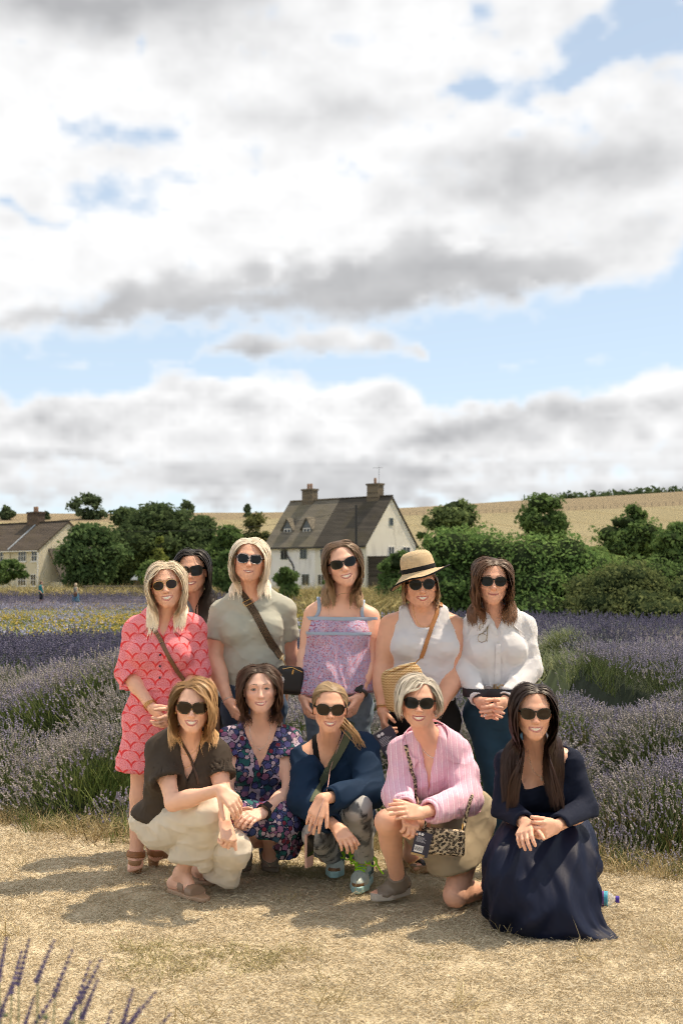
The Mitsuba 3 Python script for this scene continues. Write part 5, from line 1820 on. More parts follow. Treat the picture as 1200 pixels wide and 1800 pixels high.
def lift(B, p, off=.003, radius=.02, direction=None):
    """Moves points out of the creased cloth until they lie off above it."""
    from scipy.spatial import cKDTree
    p = np.array(p, float)
    flat = p.reshape(-1, 3)
    for v, n in B.meshes:
        tree = cKDTree(v)
        d, j = tree.query(flat, k=16, distance_upper_bound=.06)
        ok = np.isfinite(d)
        j = np.where(ok, j, 0)
        nn = unit((n[j] * ok[..., None]).sum(1) + 1e-9) if direction is None else np.broadcast_to(direction, flat.shape)
        h = ((v[j] - flat[:, None]) * nn[:, None]).sum(-1)
        near = ok & (np.linalg.norm((v[j] - flat[:, None]) - h[..., None] * nn[:, None], axis=-1) < radius)
        need = np.where(near, h + off, -1).max(1)
        flat = flat + nn * np.clip(need, 0, .05)[:, None]
    return flat.reshape(p.shape)


def many(*fs, k=.02):
    def f(P):
        d = None
        for g in fs:
            x = g(P)
            d = x if d is None else smin(d, x, k)
        return d
    return f


def without(f, *cuts, k=.006):
    def g(P):
        d = f(P)
        for c in cuts:
            d = smax(d, -c(P), k)
        return d
    return g


def within(f, *cuts, k=.006):
    def g(P):
        d = f(P)
        for c in cuts:
            d = smax(d, c(P), k)
        return d
    return g


def loc(B, P):
    q = P - B.J['neck'].astype(F32)
    return q @ B.lat.astype(F32), q @ B.fw.astype(F32), q @ B.up.astype(F32)


def neck_scoop(B, half=.075, depth=.06, back=.02, power=2.0):
    """Negative inside the neck opening: a rounded scoop, deeper in front."""
    def f(P):
        a, b, c = loc(B, P)
        dp = np.where(b > -.01, depth, back)
        lim = -dp + (dp + .03) * (np.abs(a) / half) ** power
        return np.where(np.abs(a) < half * 1.5, np.clip((lim - c) * .6, -.05, .05), np.clip((np.abs(a) - half), .0, .05))
    return f


def neck_v(B, half=.07, depth=.18, back=.02, shift=0.0):
    def f(P):
        a, b, c = loc(B, P)
        a = a - shift
        dp = np.where(b > -.01, depth, back)
        lim = -dp + (dp + .03) * np.abs(a) / half
        return np.clip((lim - c) * np.where(b > -.01, .42, .8), -.05, .05)
    return f


def chain(B, key, name, bsdf, half=.055, drop=.09, r=.0011, pend=None, pb=None, skinf=None):
    """A fine necklace lying on the chest."""
    t = np.linspace(-1, 1, 41)
    a = half * np.sin(t * math.pi / 2 * .98)
    c = -drop * (np.cos(t * math.pi / 2)) ** .9 + .035 * np.abs(t) ** 3
    p = B.J['neck'] + B.lat * a[:, None] + B.up * c[:, None] + B.fw * .2
    for _ in range(40):
        d = skinf(p.astype(F32))
        p = p - B.fw * np.clip(d - .001, -.01, .03)[:, None] * .8
    k = put(name, tube(p, r, 5), bsdf, key, smooth=True)
    if pend is not None:
        c0 = p[20] - B.up * (pend[1] if np.ndim(pend) else pend)
        m = trimesh.creation.icosphere(2, 1.0)
        v = np.array(m.vertices) * np.array(pend if np.ndim(pend) else [pend] * 3)[[0, 2, 1]]
        v = c0 + B.fw * .003 + v[:, :1] * B.lat + v[:, 1:2] * B.fw * .5 + v[:, 2:] * B.up
        put('pendant', (v, np.array(m.faces)), pb or bsdf, k, smooth=True)
    return p


def bracelet(B, sd, key, name, bsdf, back=.012, r=.031, wire=.002, flat=.8, count=1, label=None):
    el, wr = B.J['el_' + sd], B.J['wr_' + sd]
    d = unit(wr - el)
    x = unit(np.cross(d, [.2, 1, .1]))
    y = np.cross(d, x)
    ms = []
    for i in range(count):
        g = np.linspace(0, 2 * np.pi, 33)[:-1]
        c = wr - d * (back + i * wire * 2.6)
        ms.append(tube(c + r * (np.cos(g)[:, None] * x + np.sin(g)[:, None] * y) + d * (.004 * np.sin(g + i))[:, None], wire, 6, closed=True))
    return put(name, cat(ms), bsdf, key, smooth=True, label=label)


def joints(Y, **k):
    """Joints from (px, py) or (px, py, Y)."""
    return {n: at(*(v if len(v) == 3 else (*v, Y))) for n, v in k.items()}


def person(label):
    return thing('person', label, 'person', None)


def sandal(B, sd, key, heel, toe, color, sole=.03, sole_col=(.30, .19, .10), bands=((.55, .78), (-.02, .12)), heel_block=None, ankle=None, back=False, grow=.0055, name='sandal', up=(0, 0, 1)):
    """A sole under the foot and bands across it."""
    heel, toe, up = np.asarray(heel, float), np.asarray(toe, float), unit(up)
    L = np.linalg.norm(toe - heel)
    d = unit(toe - heel)
    foot = union(B.g['foot_' + sd] + B.g['shin_' + sd])
    front = union(B.g['foot_' + sd][2:])
    k0 = key_for(f'{key}__{name}')
    # the sole
    s = np.cross(d, up)
    big = 1 if sd == 'l' else -1
    out = union([cone(heel + d * .028, heel + d * L * .68 + s * big * .004, .034, .044, .02), cone(heel + d * L * .68, toe - d * .022 + s * big * .008, .044, .034, .02)])

    def sf(P):
        h = (P - heel.astype(F32)) @ up.astype(F32)
        q = P - h[:, None] * up.astype(F32)
        q = q + up.astype(F32) * 0
        flat = out(q)
        return smax(np.maximum(flat, h - F32(.006)), -h - F32(sole), .006)
    lo, hi = np.minimum(heel, toe) - .08, np.maximum(heel, toe) + .08
    v, f = mesh_sdf(sf, lo, hi, .005)
    put('sole', (v, f), 'leather', k0, smooth=35, color=None) if False else put('sole', (v, f), 'leather', k0, smooth=True, color=sole_col)
    if heel_block:
        hb = union([cone(heel + d * .03 - up * (sole + .0), heel + d * .03 - up * (sole + heel_block), .03, .026, .01)])
        v, f = mesh_sdf(lambda P: np.maximum(hb(P), -((P - (heel - up * (sole + heel_block)).astype(F32)) @ up.astype(F32))), lo - .06, hi, .005)
        put('heel', (v, f), 'leather', k0, smooth=True, color=sole_col)
    g = lambda P: foot(P) - F32(grow)
    gf = lambda P: front(P) - F32(grow)
    for t0, t1 in bands:
        a, b = heel + d * L * t0, heel + d * L * t1
        v, f = mesh_sdf(within(gf, ease_cut(b, d + up * .15), ease_cut(a, -d - up * .15), ease_cut(heel + up * .085, up), ease_cut(heel + up * .002, -up), k=.003), lo - .03, hi + .05, .0045)
        put('strap', (v, f), 'leather', k0, smooth=True, color=color)
    if ankle:
        an = B.J['an_' + sd]
        ax = unit(B.J['kn_' + sd] - an)
        v, f = mesh_sdf(within(g, ease_cut(an + ax * ankle[1], ax), ease_cut(an + ax * ankle[0], -ax), k=.003), an - .1, an + .12, .0045)
        put('ankle_strap', (v, f), 'leather', k0, smooth=True, color=color)
    return k0


def collar(B, key, f, bsdf, color, spread=.055, length=.062, open_=.035, drop=.05, stand=.030, name='collar'):
    """Two shirt collar leaves standing round the neck and folding over the chest."""
    f = grown(B.prims('torso', 'neck'), .022)
    nk = B.H.w((0, -.02, -.075))
    up = unit(nk - B.J['neck'])
    lat = unit(B.lat - (B.lat @ up) * up)
    fw = np.cross(lat, up)
    fw = fw if fw @ B.fw > 0 else -fw
    o = B.J['neck'] + up * .012 + fw * .004
    for m in (-1, 1):
        t = np.linspace(0, 1, 13)
        ang = math.radians(185) * (1 - t)
        a = m * (.062 * np.sin(ang * .5) * .98 * (1 - .15 * t) + open_ * t ** 2 * .35)
        fwd = .056 * np.cos(ang * .95)
        a = m * (.064 * np.sin(np.clip(ang, 0, 3.2)) + open_ * t ** 1.5 * .5 + .002)
        c = stand - (stand + drop) * t ** 1.6
        top = o + lat * a[:, None] + fw * fwd[:, None] + up * c[:, None]
        w = spread * (.62 + .5 * t)
        aw = a + m * w * (.35 + .55 * t)
        bot = o + lat * aw[:, None] + fw * (fwd + .022 + .004 * t)[:, None] + up * (c - length * (.55 + .45 * t))[:, None]
        rows = np.stack([top, .5 * (top + bot) + fw * .012 + lat * m * .004, bot], 0)
        for it in range(12):
            dd = f(rows.reshape(-1, 3).astype(F32)).reshape(rows.shape[:2])
            gg = grad(f, rows.reshape(-1, 3), .004).reshape(rows.shape)
            rows = rows + gg * np.clip(.006 - dd, 0, .02)[..., None]
        rows[1:] = lift(B, rows[1:], .004)
        n = 13
        v = rows.reshape(-1, 3)
        i, j = np.meshgrid(np.arange(2), np.arange(n - 1), indexing='ij')
        q = np.stack([i * n + j, (i + 1) * n + j, (i + 1) * n + j + 1, i * n + j + 1], -1).reshape(-1, 4)
        tri = np.vstack([q[:, [0, 1, 2]], q[:, [0, 2, 3]]])
        nn = vnormals(v, tri)
        v2 = np.vstack([v, v + nn * .003])
        b = np.concatenate([np.arange(n), np.array([n - 1 + n, 3 * n - 1]), np.arange(3 * n - 2, 2 * n - 1, -1), [n]])
        e = np.stack([b, np.roll(b, -1)], 1)
        side = np.vstack([np.stack([e[:, 0], e[:, 1], e[:, 1] + len(v)], 1), np.stack([e[:, 0], e[:, 1] + len(v), e[:, 0] + len(v)], 1)])
        put(name, (v2, np.vstack([tri[:, ::-1], tri + len(v), side])), bsdf, key, smooth=40 if bsdf not in ('cloth', 'satin') else True, color=None if bsdf not in ('cloth', 'satin') else color)


def buttons(B, key, f, a, c0, c1, n, color, r=.0055):
    for i in range(n):
        c = c0 + (c1 - c0) * i / max(n - 1, 1)
        p = (B.J['neck'] + B.lat * a + B.up * c + B.fw * .25)[None]
        for _ in range(40):
            p = p - B.fw * (np.clip(f(p.astype(F32)) - .001, -.01, .03) * .8)[:, None]
        p = lift(B, p, .001, .012, B.fw)
        m = trimesh.creation.cylinder(r, .004, sections=12)
        put('button', place((np.array(m.vertices), np.array(m.faces)), p[0] + B.fw * .003, B.lat, B.up, B.fw), 'leather', key, color=color)


def watch(B, sd, key, col=(.02, .02, .022), facing=(0, -1, .2), back=.028):
    el, wr = B.J['el_' + sd], B.J['wr_' + sd]
    d = unit(wr - el)
    n = unit(np.asarray(facing, float) - (np.asarray(facing, float) @ d) * d)
    s = np.cross(d, n)
    c = wr - d * back
    g = np.linspace(0, 2 * np.pi, 33)[:-1]
    ring = c + .032 * (np.cos(g)[:, None] * n + np.sin(g)[:, None] * s)
    k = put('watch', tube(ring, .0085, 8, closed=True, flat=(n, .6)), 'leather', key, smooth=True, color=col)
    ring2 = ring - (ring - c) * .0
    m = trimesh.creation.box(extents=(.036, .042, .012))
    m = m.subdivide()
    put('case', place((np.array(m.vertices), np.array(m.faces)), c + n * .038, s, d, n), 'gloss', k)
    put('dial', place(box((-.0145, -.018, 0), (.0145, .018, .002)), c + n * .0442, s, d, n), 'lens', k)


def girdle(f, c, up, fw, lat, a0, a1, n, off=.003):
    """Points of a band round the body at the height of c, from angle a0 to a1 (0 = front)."""
    t = np.linspace(a0, a1, n)
    p = c + .25 * (np.sin(t)[:, None] * lat + np.cos(t)[:, None] * fw)
    h = c @ up
    for _ in range(30):
        p = p - grad(f, p) * np.clip(f(p.astype(F32)) - off, -.02, .04)[:, None] * .9
        p = p + (h - p @ up)[:, None] * up
    return p


def press(f, pts, fw, off=.002, n=40):
    """Moves points along fw onto the front surface of f."""
    p = np.array(pts, float) + fw * .25
    for _ in range(n):
        p = p - fw * np.clip(f(p.astype(F32)) - off, -.01, .03)[:, None] * .8
    return p
# ---------------------------------------------------------------- the eleven women
BODIES = {}


def finish(key, B, shell):
    B.shell = shell
    BODIES[key] = B


def skin(B, key, **k):
    v, f, c = skin_mesh(B, **k)
    put('body', (v, f), 'skin', key, smooth=True, color=c)


def box_of(B, *names, pad=.18):
    return B.bounds([B.J[n] if isinstance(n, str) else n for n in names], pad)


def legs_of(B, key, name, col, off=.012, waist_z=None, hem=None, h=.009, bsdf='cloth', folds=(((10, 10, 22), .0030, 4),), extra=None, tint=.18):
    """Trousers: both legs and the hips up to the waist."""
    f = grown(B.prims('thigh_l', 'thigh_r', 'shin_l', 'shin_r'), off)
    tor = grown(B.prims('torso'), off * .8)
    parts = [f, within(tor, ease_cut(B.waist + B.up * .02 if waist_z is None else waist_z, B.up))]
    if extra:
        parts += extra
    g = many(*parts, k=.03)
    if hem is not None:
        g = within(g, *hem)
    lo, hi = box_of(B, 'hip_l', 'hip_r', 'kn_l', 'kn_r', 'an_l', 'an_r', 'pelvis')
    garment(B, key, name, g, lo, hi, col, bsdf=bsdf, h=h, folds=folds, seed=6, tint=tint)
    return g


def red_dress_woman(key):
    H = Head(at(293, 1028, 6.36), yaw=2, pitch=2, roll=-9, s=.98, smile=1.2, cheeks=1.1, width=1.0)
    J = joints(6.45, neck=(290, 1084), pelvis=(282, 1262), sh_l=(238, 1107), sh_r=(340, 1103), el_l=(224, 1182, 6.42), wr_l=(267, 1244, 6.28), el_r=(349, 1180, 6.44), wr_r=(312, 1250, 6.27),
               hip_l=(256, 1265), hip_r=(308, 1265), kn_l=(246, 1400, 6.43), kn_r=(284, 1400, 6.47), an_l=(239, 1506, 6.42), an_r=(274, 1500, 6.55))
    B = Body(J, H, build=1.0, bust=1.05, arm=.98, leg=.88)
    B.hand('l', at(292, 1274, 6.22) - J['wr_l'], (.6, .6, .4), (.5, -.6, .4), curl=(20, 30, 20))
    B.hand('r', at(292, 1268, 6.22) - J['wr_r'], (-.6, .6, .4), (-.5, -.6, .4), curl=(25, 35, 25))
    B.foot('l', at(241, 1508, 6.47), at(236, 1536, 6.35))
    B.foot('r', at(262, 1498, 6.62), at(296, 1512, 6.56))
    skin(B, key, tone=(.56, .34, .25), seed=1)
    mouth_parts(H, key, open_=.0105, wid=.028, up=.009, lip=(.48, .20, .19))
    brow_parts(H, key, (.20, .13, .08))
    glasses(H, key, a=.0275, b=.0225, p=2.3, tilt=-.02, drop=.10, wire=True, fr_bsdf='gold', rim=.0016, lens='lens_brown', z0=-.004)
    tor = grown(B.prims('torso'), .014)
    c0, c1 = B.waist + B.up * .0, at(268, 1352, 6.45)
    skirt = union([cone(c0, c1 - np.array([0, 0, .05]), .118, .200, .05, (B.fw, .78))])
    hem = ease_cut(c1, (-.03, 0, -1))
    cav = cone(c1 + [0, 0, .10], c1 - [0, 0, .06], .10, .188, 0, (B.fw, .78))[0]
    f = many(without(tor, neck_v(B, .055, .125, .0)), within(without(skirt, cav), ease_cut(c0 + B.up * .02, B.up)), sleeve(B, 'l', 1.22, .052, .056, .062, k=.02), sleeve(B, 'r', 1.22, .052, .056, .062, k=.02), k=.035)
    f = within(f, hem)
    lo, hi = box_of(B, 'sh_l', 'sh_r', 'wr_l', 'el_r', c1, pad=.2)
    garment(B, key, 'dress', f, lo, hi, None, 'red_print', folds=[(slant(17, 9, 4, 12), .0045, 5), (slant(9, 9, 24, 25), .0025, 8)], h=.0068)
    for sd in 'lr':
        s = sleeve(B, sd, 1.26, .062, .062, .072, k=.01)
        e, d = s.end, s.dir
        v, t = mesh_sdf(within(s, ease_cut(e - d * .055, -d)), e - .12, e + .12, .006)
        put('cuff', (v, t), 'red_print', key, smooth=True)
    collar(B, key, f, 'red_print', None, spread=.048, length=.056, drop=.040)
    buttons(B, key, f, .004, -.13, -.36, 5, (.02, .02, .05))
    # the sash and its bow
    wz = at(290, 1206, 6.45)
    band = lift(B, girdle(f, wz, B.up, B.fw, B.lat, -1.5, 1.5, 30, .004), .003)
    (m, u) = ribbon(band, np.tile(B.up, (30, 1)), .013, .005, grad(f, band))
    bow = [m]
    k = press(f, at(329, 1207, 6.3)[None], B.fw, .008)[0]
    for dx, dz, bend in ((-.012, -.13, .010), (.020, -.12, -.006)):
        p = spline([k, k + B.lat * dx * .6 + B.up * dz * .4 + B.fw * .02, k + B.lat * dx * 1.4 + B.up * dz + B.fw * .012], 10)
        bow.append(ribbon(p, np.tile(B.lat, (10, 1)), np.linspace(.008, .017, 10), .003, np.tile(B.fw, (10, 1)))[0])
    for sg in (-1, 1):
        p = spline([k, k + B.lat * sg * .028 + B.up * .014 + B.fw * .018, k + B.lat * sg * .046 + B.fw * .012, k + B.lat * sg * .024 - B.up * .012 + B.fw * .012, k], 14)
        bow.append(ribbon(p, np.tile(B.up * .8 + B.fw * .3, (14, 1)), .011, .003, np.tile(B.fw, (14, 1)))[0])
    bow.append(tube([k - B.lat * .011 + B.fw * .01, k + B.lat * .011 + B.fw * .01], .012, 8))
    put('sash', cat(bow), 'red_print', key, smooth=35)
    col = many(union(B.prims('torso', 'neck', 'uparm_l', 'uparm_r')), H.simple)
    hair(H, key, lambda P: col(P) - F32(.014), (.54, .44, .31), (.84, .75, .60), n=2300, drop=0.205, part=.012, thick=.024, wave=(.005, 26), layers=.30, seed=12, hairline=.064, front=.62, step=.014, width=0.0072, curtain=(.056, .034))
    bracelet(B, 'l', key, 'bracelet', 'gold', r=.032, wire=.0022, count=3)
    for sd, he, to in (('l', at(241, 1508, 6.47), at(236, 1536, 6.35)), ('r', at(262, 1498, 6.62), at(296, 1512, 6.56))):
        sandal(B, sd, key, he, to, (.27, .115, .045), sole=.018, sole_col=(.30, .16, .08), bands=((.52, .86),), heel_block=.05, ankle=(.0, .03))
    finish(key, B, f)


def dark_hair_woman(key):
    H = Head(at(338, 1003, 6.86), yaw=-2, pitch=0, roll=-4, s=.99, smile=.9, width=.97, jaw=.95)
    J = joints(6.95, neck=(346, 1058), pelvis=(352, 1232), sh_l=(304, 1086), sh_r=(386, 1086, 6.98), el_l=(300, 1160), wr_l=(312, 1228, 6.85), el_r=(386, 1160, 6.9), wr_r=(372, 1206, 6.72),
               hip_l=(330, 1236), hip_r=(374, 1236), kn_l=(332, 1360), kn_r=(374, 1360), an_l=(332, 1478), an_r=(374, 1478))
    B = Body(J, H, build=.95, bust=.95, arm=.92)
    B.hand('r', at(364, 1232, 6.66) - J['wr_r'], (-.4, .8, .2), (-.4, -.5, .6), curl=(25, 35, 25))
    skin(B, key, tone=(.50, .29, .205), seed=2)
    mouth_parts(H, key, open_=.006, lip=(.40, .15, .15))
    glasses(H, key, a=.0315, b=.0245, p=3.2, tilt=.10, rim=.0045)
    tor = grown(B.prims('torso'), .014)
    f = many(without(tor, neck_v(B, .05, .12, .0)), sleeve(B, 'l', 1.8, .06, .052, .045), sleeve(B, 'r', 1.7, .06, .052, .045), k=.03)
    f = within(f, ease_cut(at(352, 1226, 6.95), (0, 0, -1)))
    lo, hi = box_of(B, 'sh_l', 'sh_r', 'pelvis', 'wr_r', 'wr_l', pad=.2)
    garment(B, key, 'denim_shirt', f, lo, hi, (.24, .27, .31), folds=[(slant(16, 9, 5, 15), .004, 5)], h=.008)
    legs_of(B, key, 'trousers', (.012, .013, .016), hem=[ease_cut(J['an_l'], (0, 0, -1))], h=.011)
    col = many(union(B.prims('torso', 'neck', 'uparm_l', 'uparm_r')), H.simple)
    hair(H, key, lambda P: col(P) - F32(.014), (.016, .012, .010), (.034, .022, .016), n=1100, drop=0.34, part=.006, thick=.024, wave=(.004, 26), layers=.22, seed=21, hairline=.068, front=.45, step=.016, width=0.0087, curtain=(.07, .04))
    finish(key, B, f)


def grey_tee_woman(key):
    H = Head(at(439, 984, 6.52), yaw=3, pitch=4, roll=5, s=.98, smile=.7, jaw=1.06, width=1.02, cheeks=1.05)
    J = joints(6.62, neck=(443, 1043), pelvis=(446, 1240), sh_l=(389, 1077), sh_r=(498, 1071), el_l=(375, 1156, 6.58), wr_l=(402, 1234, 6.46), el_r=(510, 1152, 6.70), wr_r=(496, 1230, 6.82),
               hip_l=(422, 1245), hip_r=(470, 1245), kn_l=(420, 1380), kn_r=(472, 1380), an_l=(420, 1510), an_r=(472, 1510))
    B = Body(J, H, build=1.06, bust=1.08, hips=.84, leg=.9, arm=1.1, waist=1.12)
    B.hand('l', at(414, 1256, 6.40) - J['wr_l'], (.5, .5, .3), (.6, -.6, 0), curl=(25, 35, 25))
    skin(B, key, tone=(.55, .325, .235), seed=3)
    mouth_parts(H, key, open_=.0035, lip=(.42, .19, .17), up=.0045, full=.9)
    glasses(H, key, a=.0285, b=.0215, p=3.2, tilt=.06, fr_bsdf='grey_tortoise', rim=.0040)
    tor = grown(B.prims('torso'), .010)
    hem = ease_cut(at(446, 1211, 6.6), (0, 0, -1))
    f = many(without(tor, neck_scoop(B, .082, .056, .012)), sleeve(B, 'l', .62, .055, .062), sleeve(B, 'r', .62, .055, .060), k=.03)
    f = within(f, hem)
    lo, hi = box_of(B, 'sh_l', 'sh_r', 'pelvis', pad=.2)
    garment(B, key, 'tee_shirt', f, lo, hi, (.385, .395, .345), folds=[(slant(6, 6, 16, 28), .0035, 5), (slant(7, 7, 20, -24), .0025, 8), (slant(30, 20, 8, 10), .0008, 18)], seed=5, h=.007)
    legs_of(B, key, 'jeans', (.045, .075, .13), waist_z=at(446, 1200, 6.6), hem=[ease_cut(J['an_l'], (0, 0, -1))], h=.011)
    col = many(union(B.prims('torso', 'neck', 'uparm_l', 'uparm_r')), H.simple)
    hair(H, key, lambda P: col(P) - F32(.006), (.66, .58, .45), (.88, .82, .71), n=2300, drop=0.150, part=-.012, thick=.028, wave=(.003, 40), layers=.10, seed=11, hairline=.066, width=0.0075, curtain=(.070, .030), front=.5, fy=.03, tone=.2)
    bracelet(B, 'l', key, 'bracelet', 'silver', r=.033, wire=.0013)
    finish(key, B, f)


def camisole_woman(key):
    H = Head(at(602, 990, 6.45), yaw=2, pitch=1, roll=-14, s=1.0, smile=1.1, width=1.02)
    J = joints(6.55, neck=(596, 1052), pelvis=(594, 1240), sh_l=(552, 1081), sh_r=(649, 1085), el_l=(537, 1152, 6.52), wr_l=(533, 1226, 6.42), el_r=(654, 1158, 6.50), wr_r=(630, 1226, 6.36),
               hip_l=(570, 1245), hip_r=(620, 1245), kn_l=(570, 1378), kn_r=(622, 1378), an_l=(570, 1505), an_r=(622, 1505))
    B = Body(J, H, build=1.05, bust=1.0, arm=1.02, hips=.85, leg=.9)
    B.hand('l', at(541, 1256, 6.36) - J['wr_l'], (.9, .2, 0), (.2, -.9, .2), curl=(25, 35, 25))
    B.hand('r', at(616, 1256, 6.30) - J['wr_r'], (-.9, .3, 0), (-.2, -.9, .2), curl=(28, 40, 25))
    skin(B, key, tone=(.58, .36, .275), seed=4)
    mouth_parts(H, key, open_=.0085, wid=.0275, lip=(.44, .19, .18))
    glasses(H, key, a=.0285, b=.0195, p=2.8, tilt=.20, rim=.0038)
    tor = grown(B.prims('torso'), .010)
    top = at(597, 1086, 6.5)
    body = within(tor, ease_cut(top, B.up), ease_cut(top - B.up * .085, -B.up), k=.003)
    lo, hi = box_of(B, 'sh_l', 'sh_r', 'pelvis', pad=.32)
    under = without(tor, ease_cut(top - B.up * .25, B.up), ease_cut(top + B.up * .0, -B.up))
    c0, c1 = B.chest - B.up * .035, at(593, 1214, 6.5)
    flare = union([cone(c0, c1 - B.up * .05, .148, .228, .05, (B.fw, .82)), (grown(B.prims('torso'), .014), .04)])
    cav = cone(c1 + B.up * .1, c1 - B.up * .06, .09, .165, 0, (B.fw, .8))[0]
    fl = within(flare, ease_cut(top - B.up * .075, B.up), ease_cut(c1, -B.up + .05 * B.lat))
    garment(B, key, 'camisole', body, lo, hi, None, 'sprig_print', folds=[((60, 8, 8), .0012, 3)], h=.0068)

    def pleat(v):
        return np.clip((-((v - top) @ B.up) - .07) / .12, 0.15, 1)
    garment(B, key, 'camisole_skirt', fl, lo, hi, None, 'sprig_print', folds=[((26, 26, 1.2), .008, 3), ((55, 55, 2), .003, 5)], h=.007, mask=pleat)
    for c, hw in ((top - B.up * .004, .009), (top - B.up * .078, .0075)):
        band = lift(B, girdle(many(tor, fl, k=.01), c, B.up, B.fw, B.lat, -1.42, 1.42, 30), .001)
        put('trim', ribbon(band, np.tile(B.up, (30, 1)), hw, .004, grad(tor, band))[0], 'cloth', key, smooth=35, color=None) if False else put('trim', ribbon(band, np.tile(B.up, (30, 1)), hw, .0025, grad(tor, band))[0], 'cloth', key, smooth=True, color=(.34, .42, .55))
    for m, sx in ((-1, 'l'), (1, 'r')):
        p0 = top + B.lat * m * .118
        p = spline([p0, B.J['neck'] * .30 + J['sh_' + sx] * .70 + B.up * .0 + B.fw * .05, B.J['neck'] * .30 + J['sh_' + sx] * .70 + B.up * .05 - B.fw * .03, B.chest + B.lat * m * .09 - B.fw * .09], 24)
        sk = union(B.prims('torso', 'uparm_l', 'uparm_r', 'neck'))
        for _ in range(14):
            p = p - grad(sk, p) * np.clip(sk(p.astype(F32)) - .004, -.02, .02)[:, None]
        put('strap', ribbon(p, np.tile(B.lat, (24, 1)), .0085, .004, grad(sk, p))[0], 'cloth', key, smooth=True, color=(.34, .42, .55))
    legs_of(B, key, 'jeans', (.20, .27, .34), waist_z=at(596, 1196, 6.5), hem=[ease_cut(J['an_l'], (0, 0, -1))], h=.010, folds=[((10, 10, 22), .004, 4)], off=.018, tint=.6)
    col = many(union(B.prims('torso', 'neck', 'uparm_l', 'uparm_r')), H.simple)
    hair(H, key, lambda P: col(P) - F32(.006), (.115, .070, .040), (.30, .19, .105), n=2200, drop=0.185, part=.004, thick=.024, wave=(.009, 38), layers=.22, seed=13, hairline=.068, front=.42, step=.018, width=0.0075, curtain=(.060, .032))
    watch(B, 'r', key, (.05, .055, .06), facing=(-.3, -1, .3))
    for m in (-1, 1):
        s = trimesh.creation.icosphere(1, .0045)
        put('earring', (np.array(s.vertices) + H.w((m * .077, .004, -.034)), np.array(s.faces)), 'silver', key, smooth=True)
    finish(key, B, many(tor, fl))


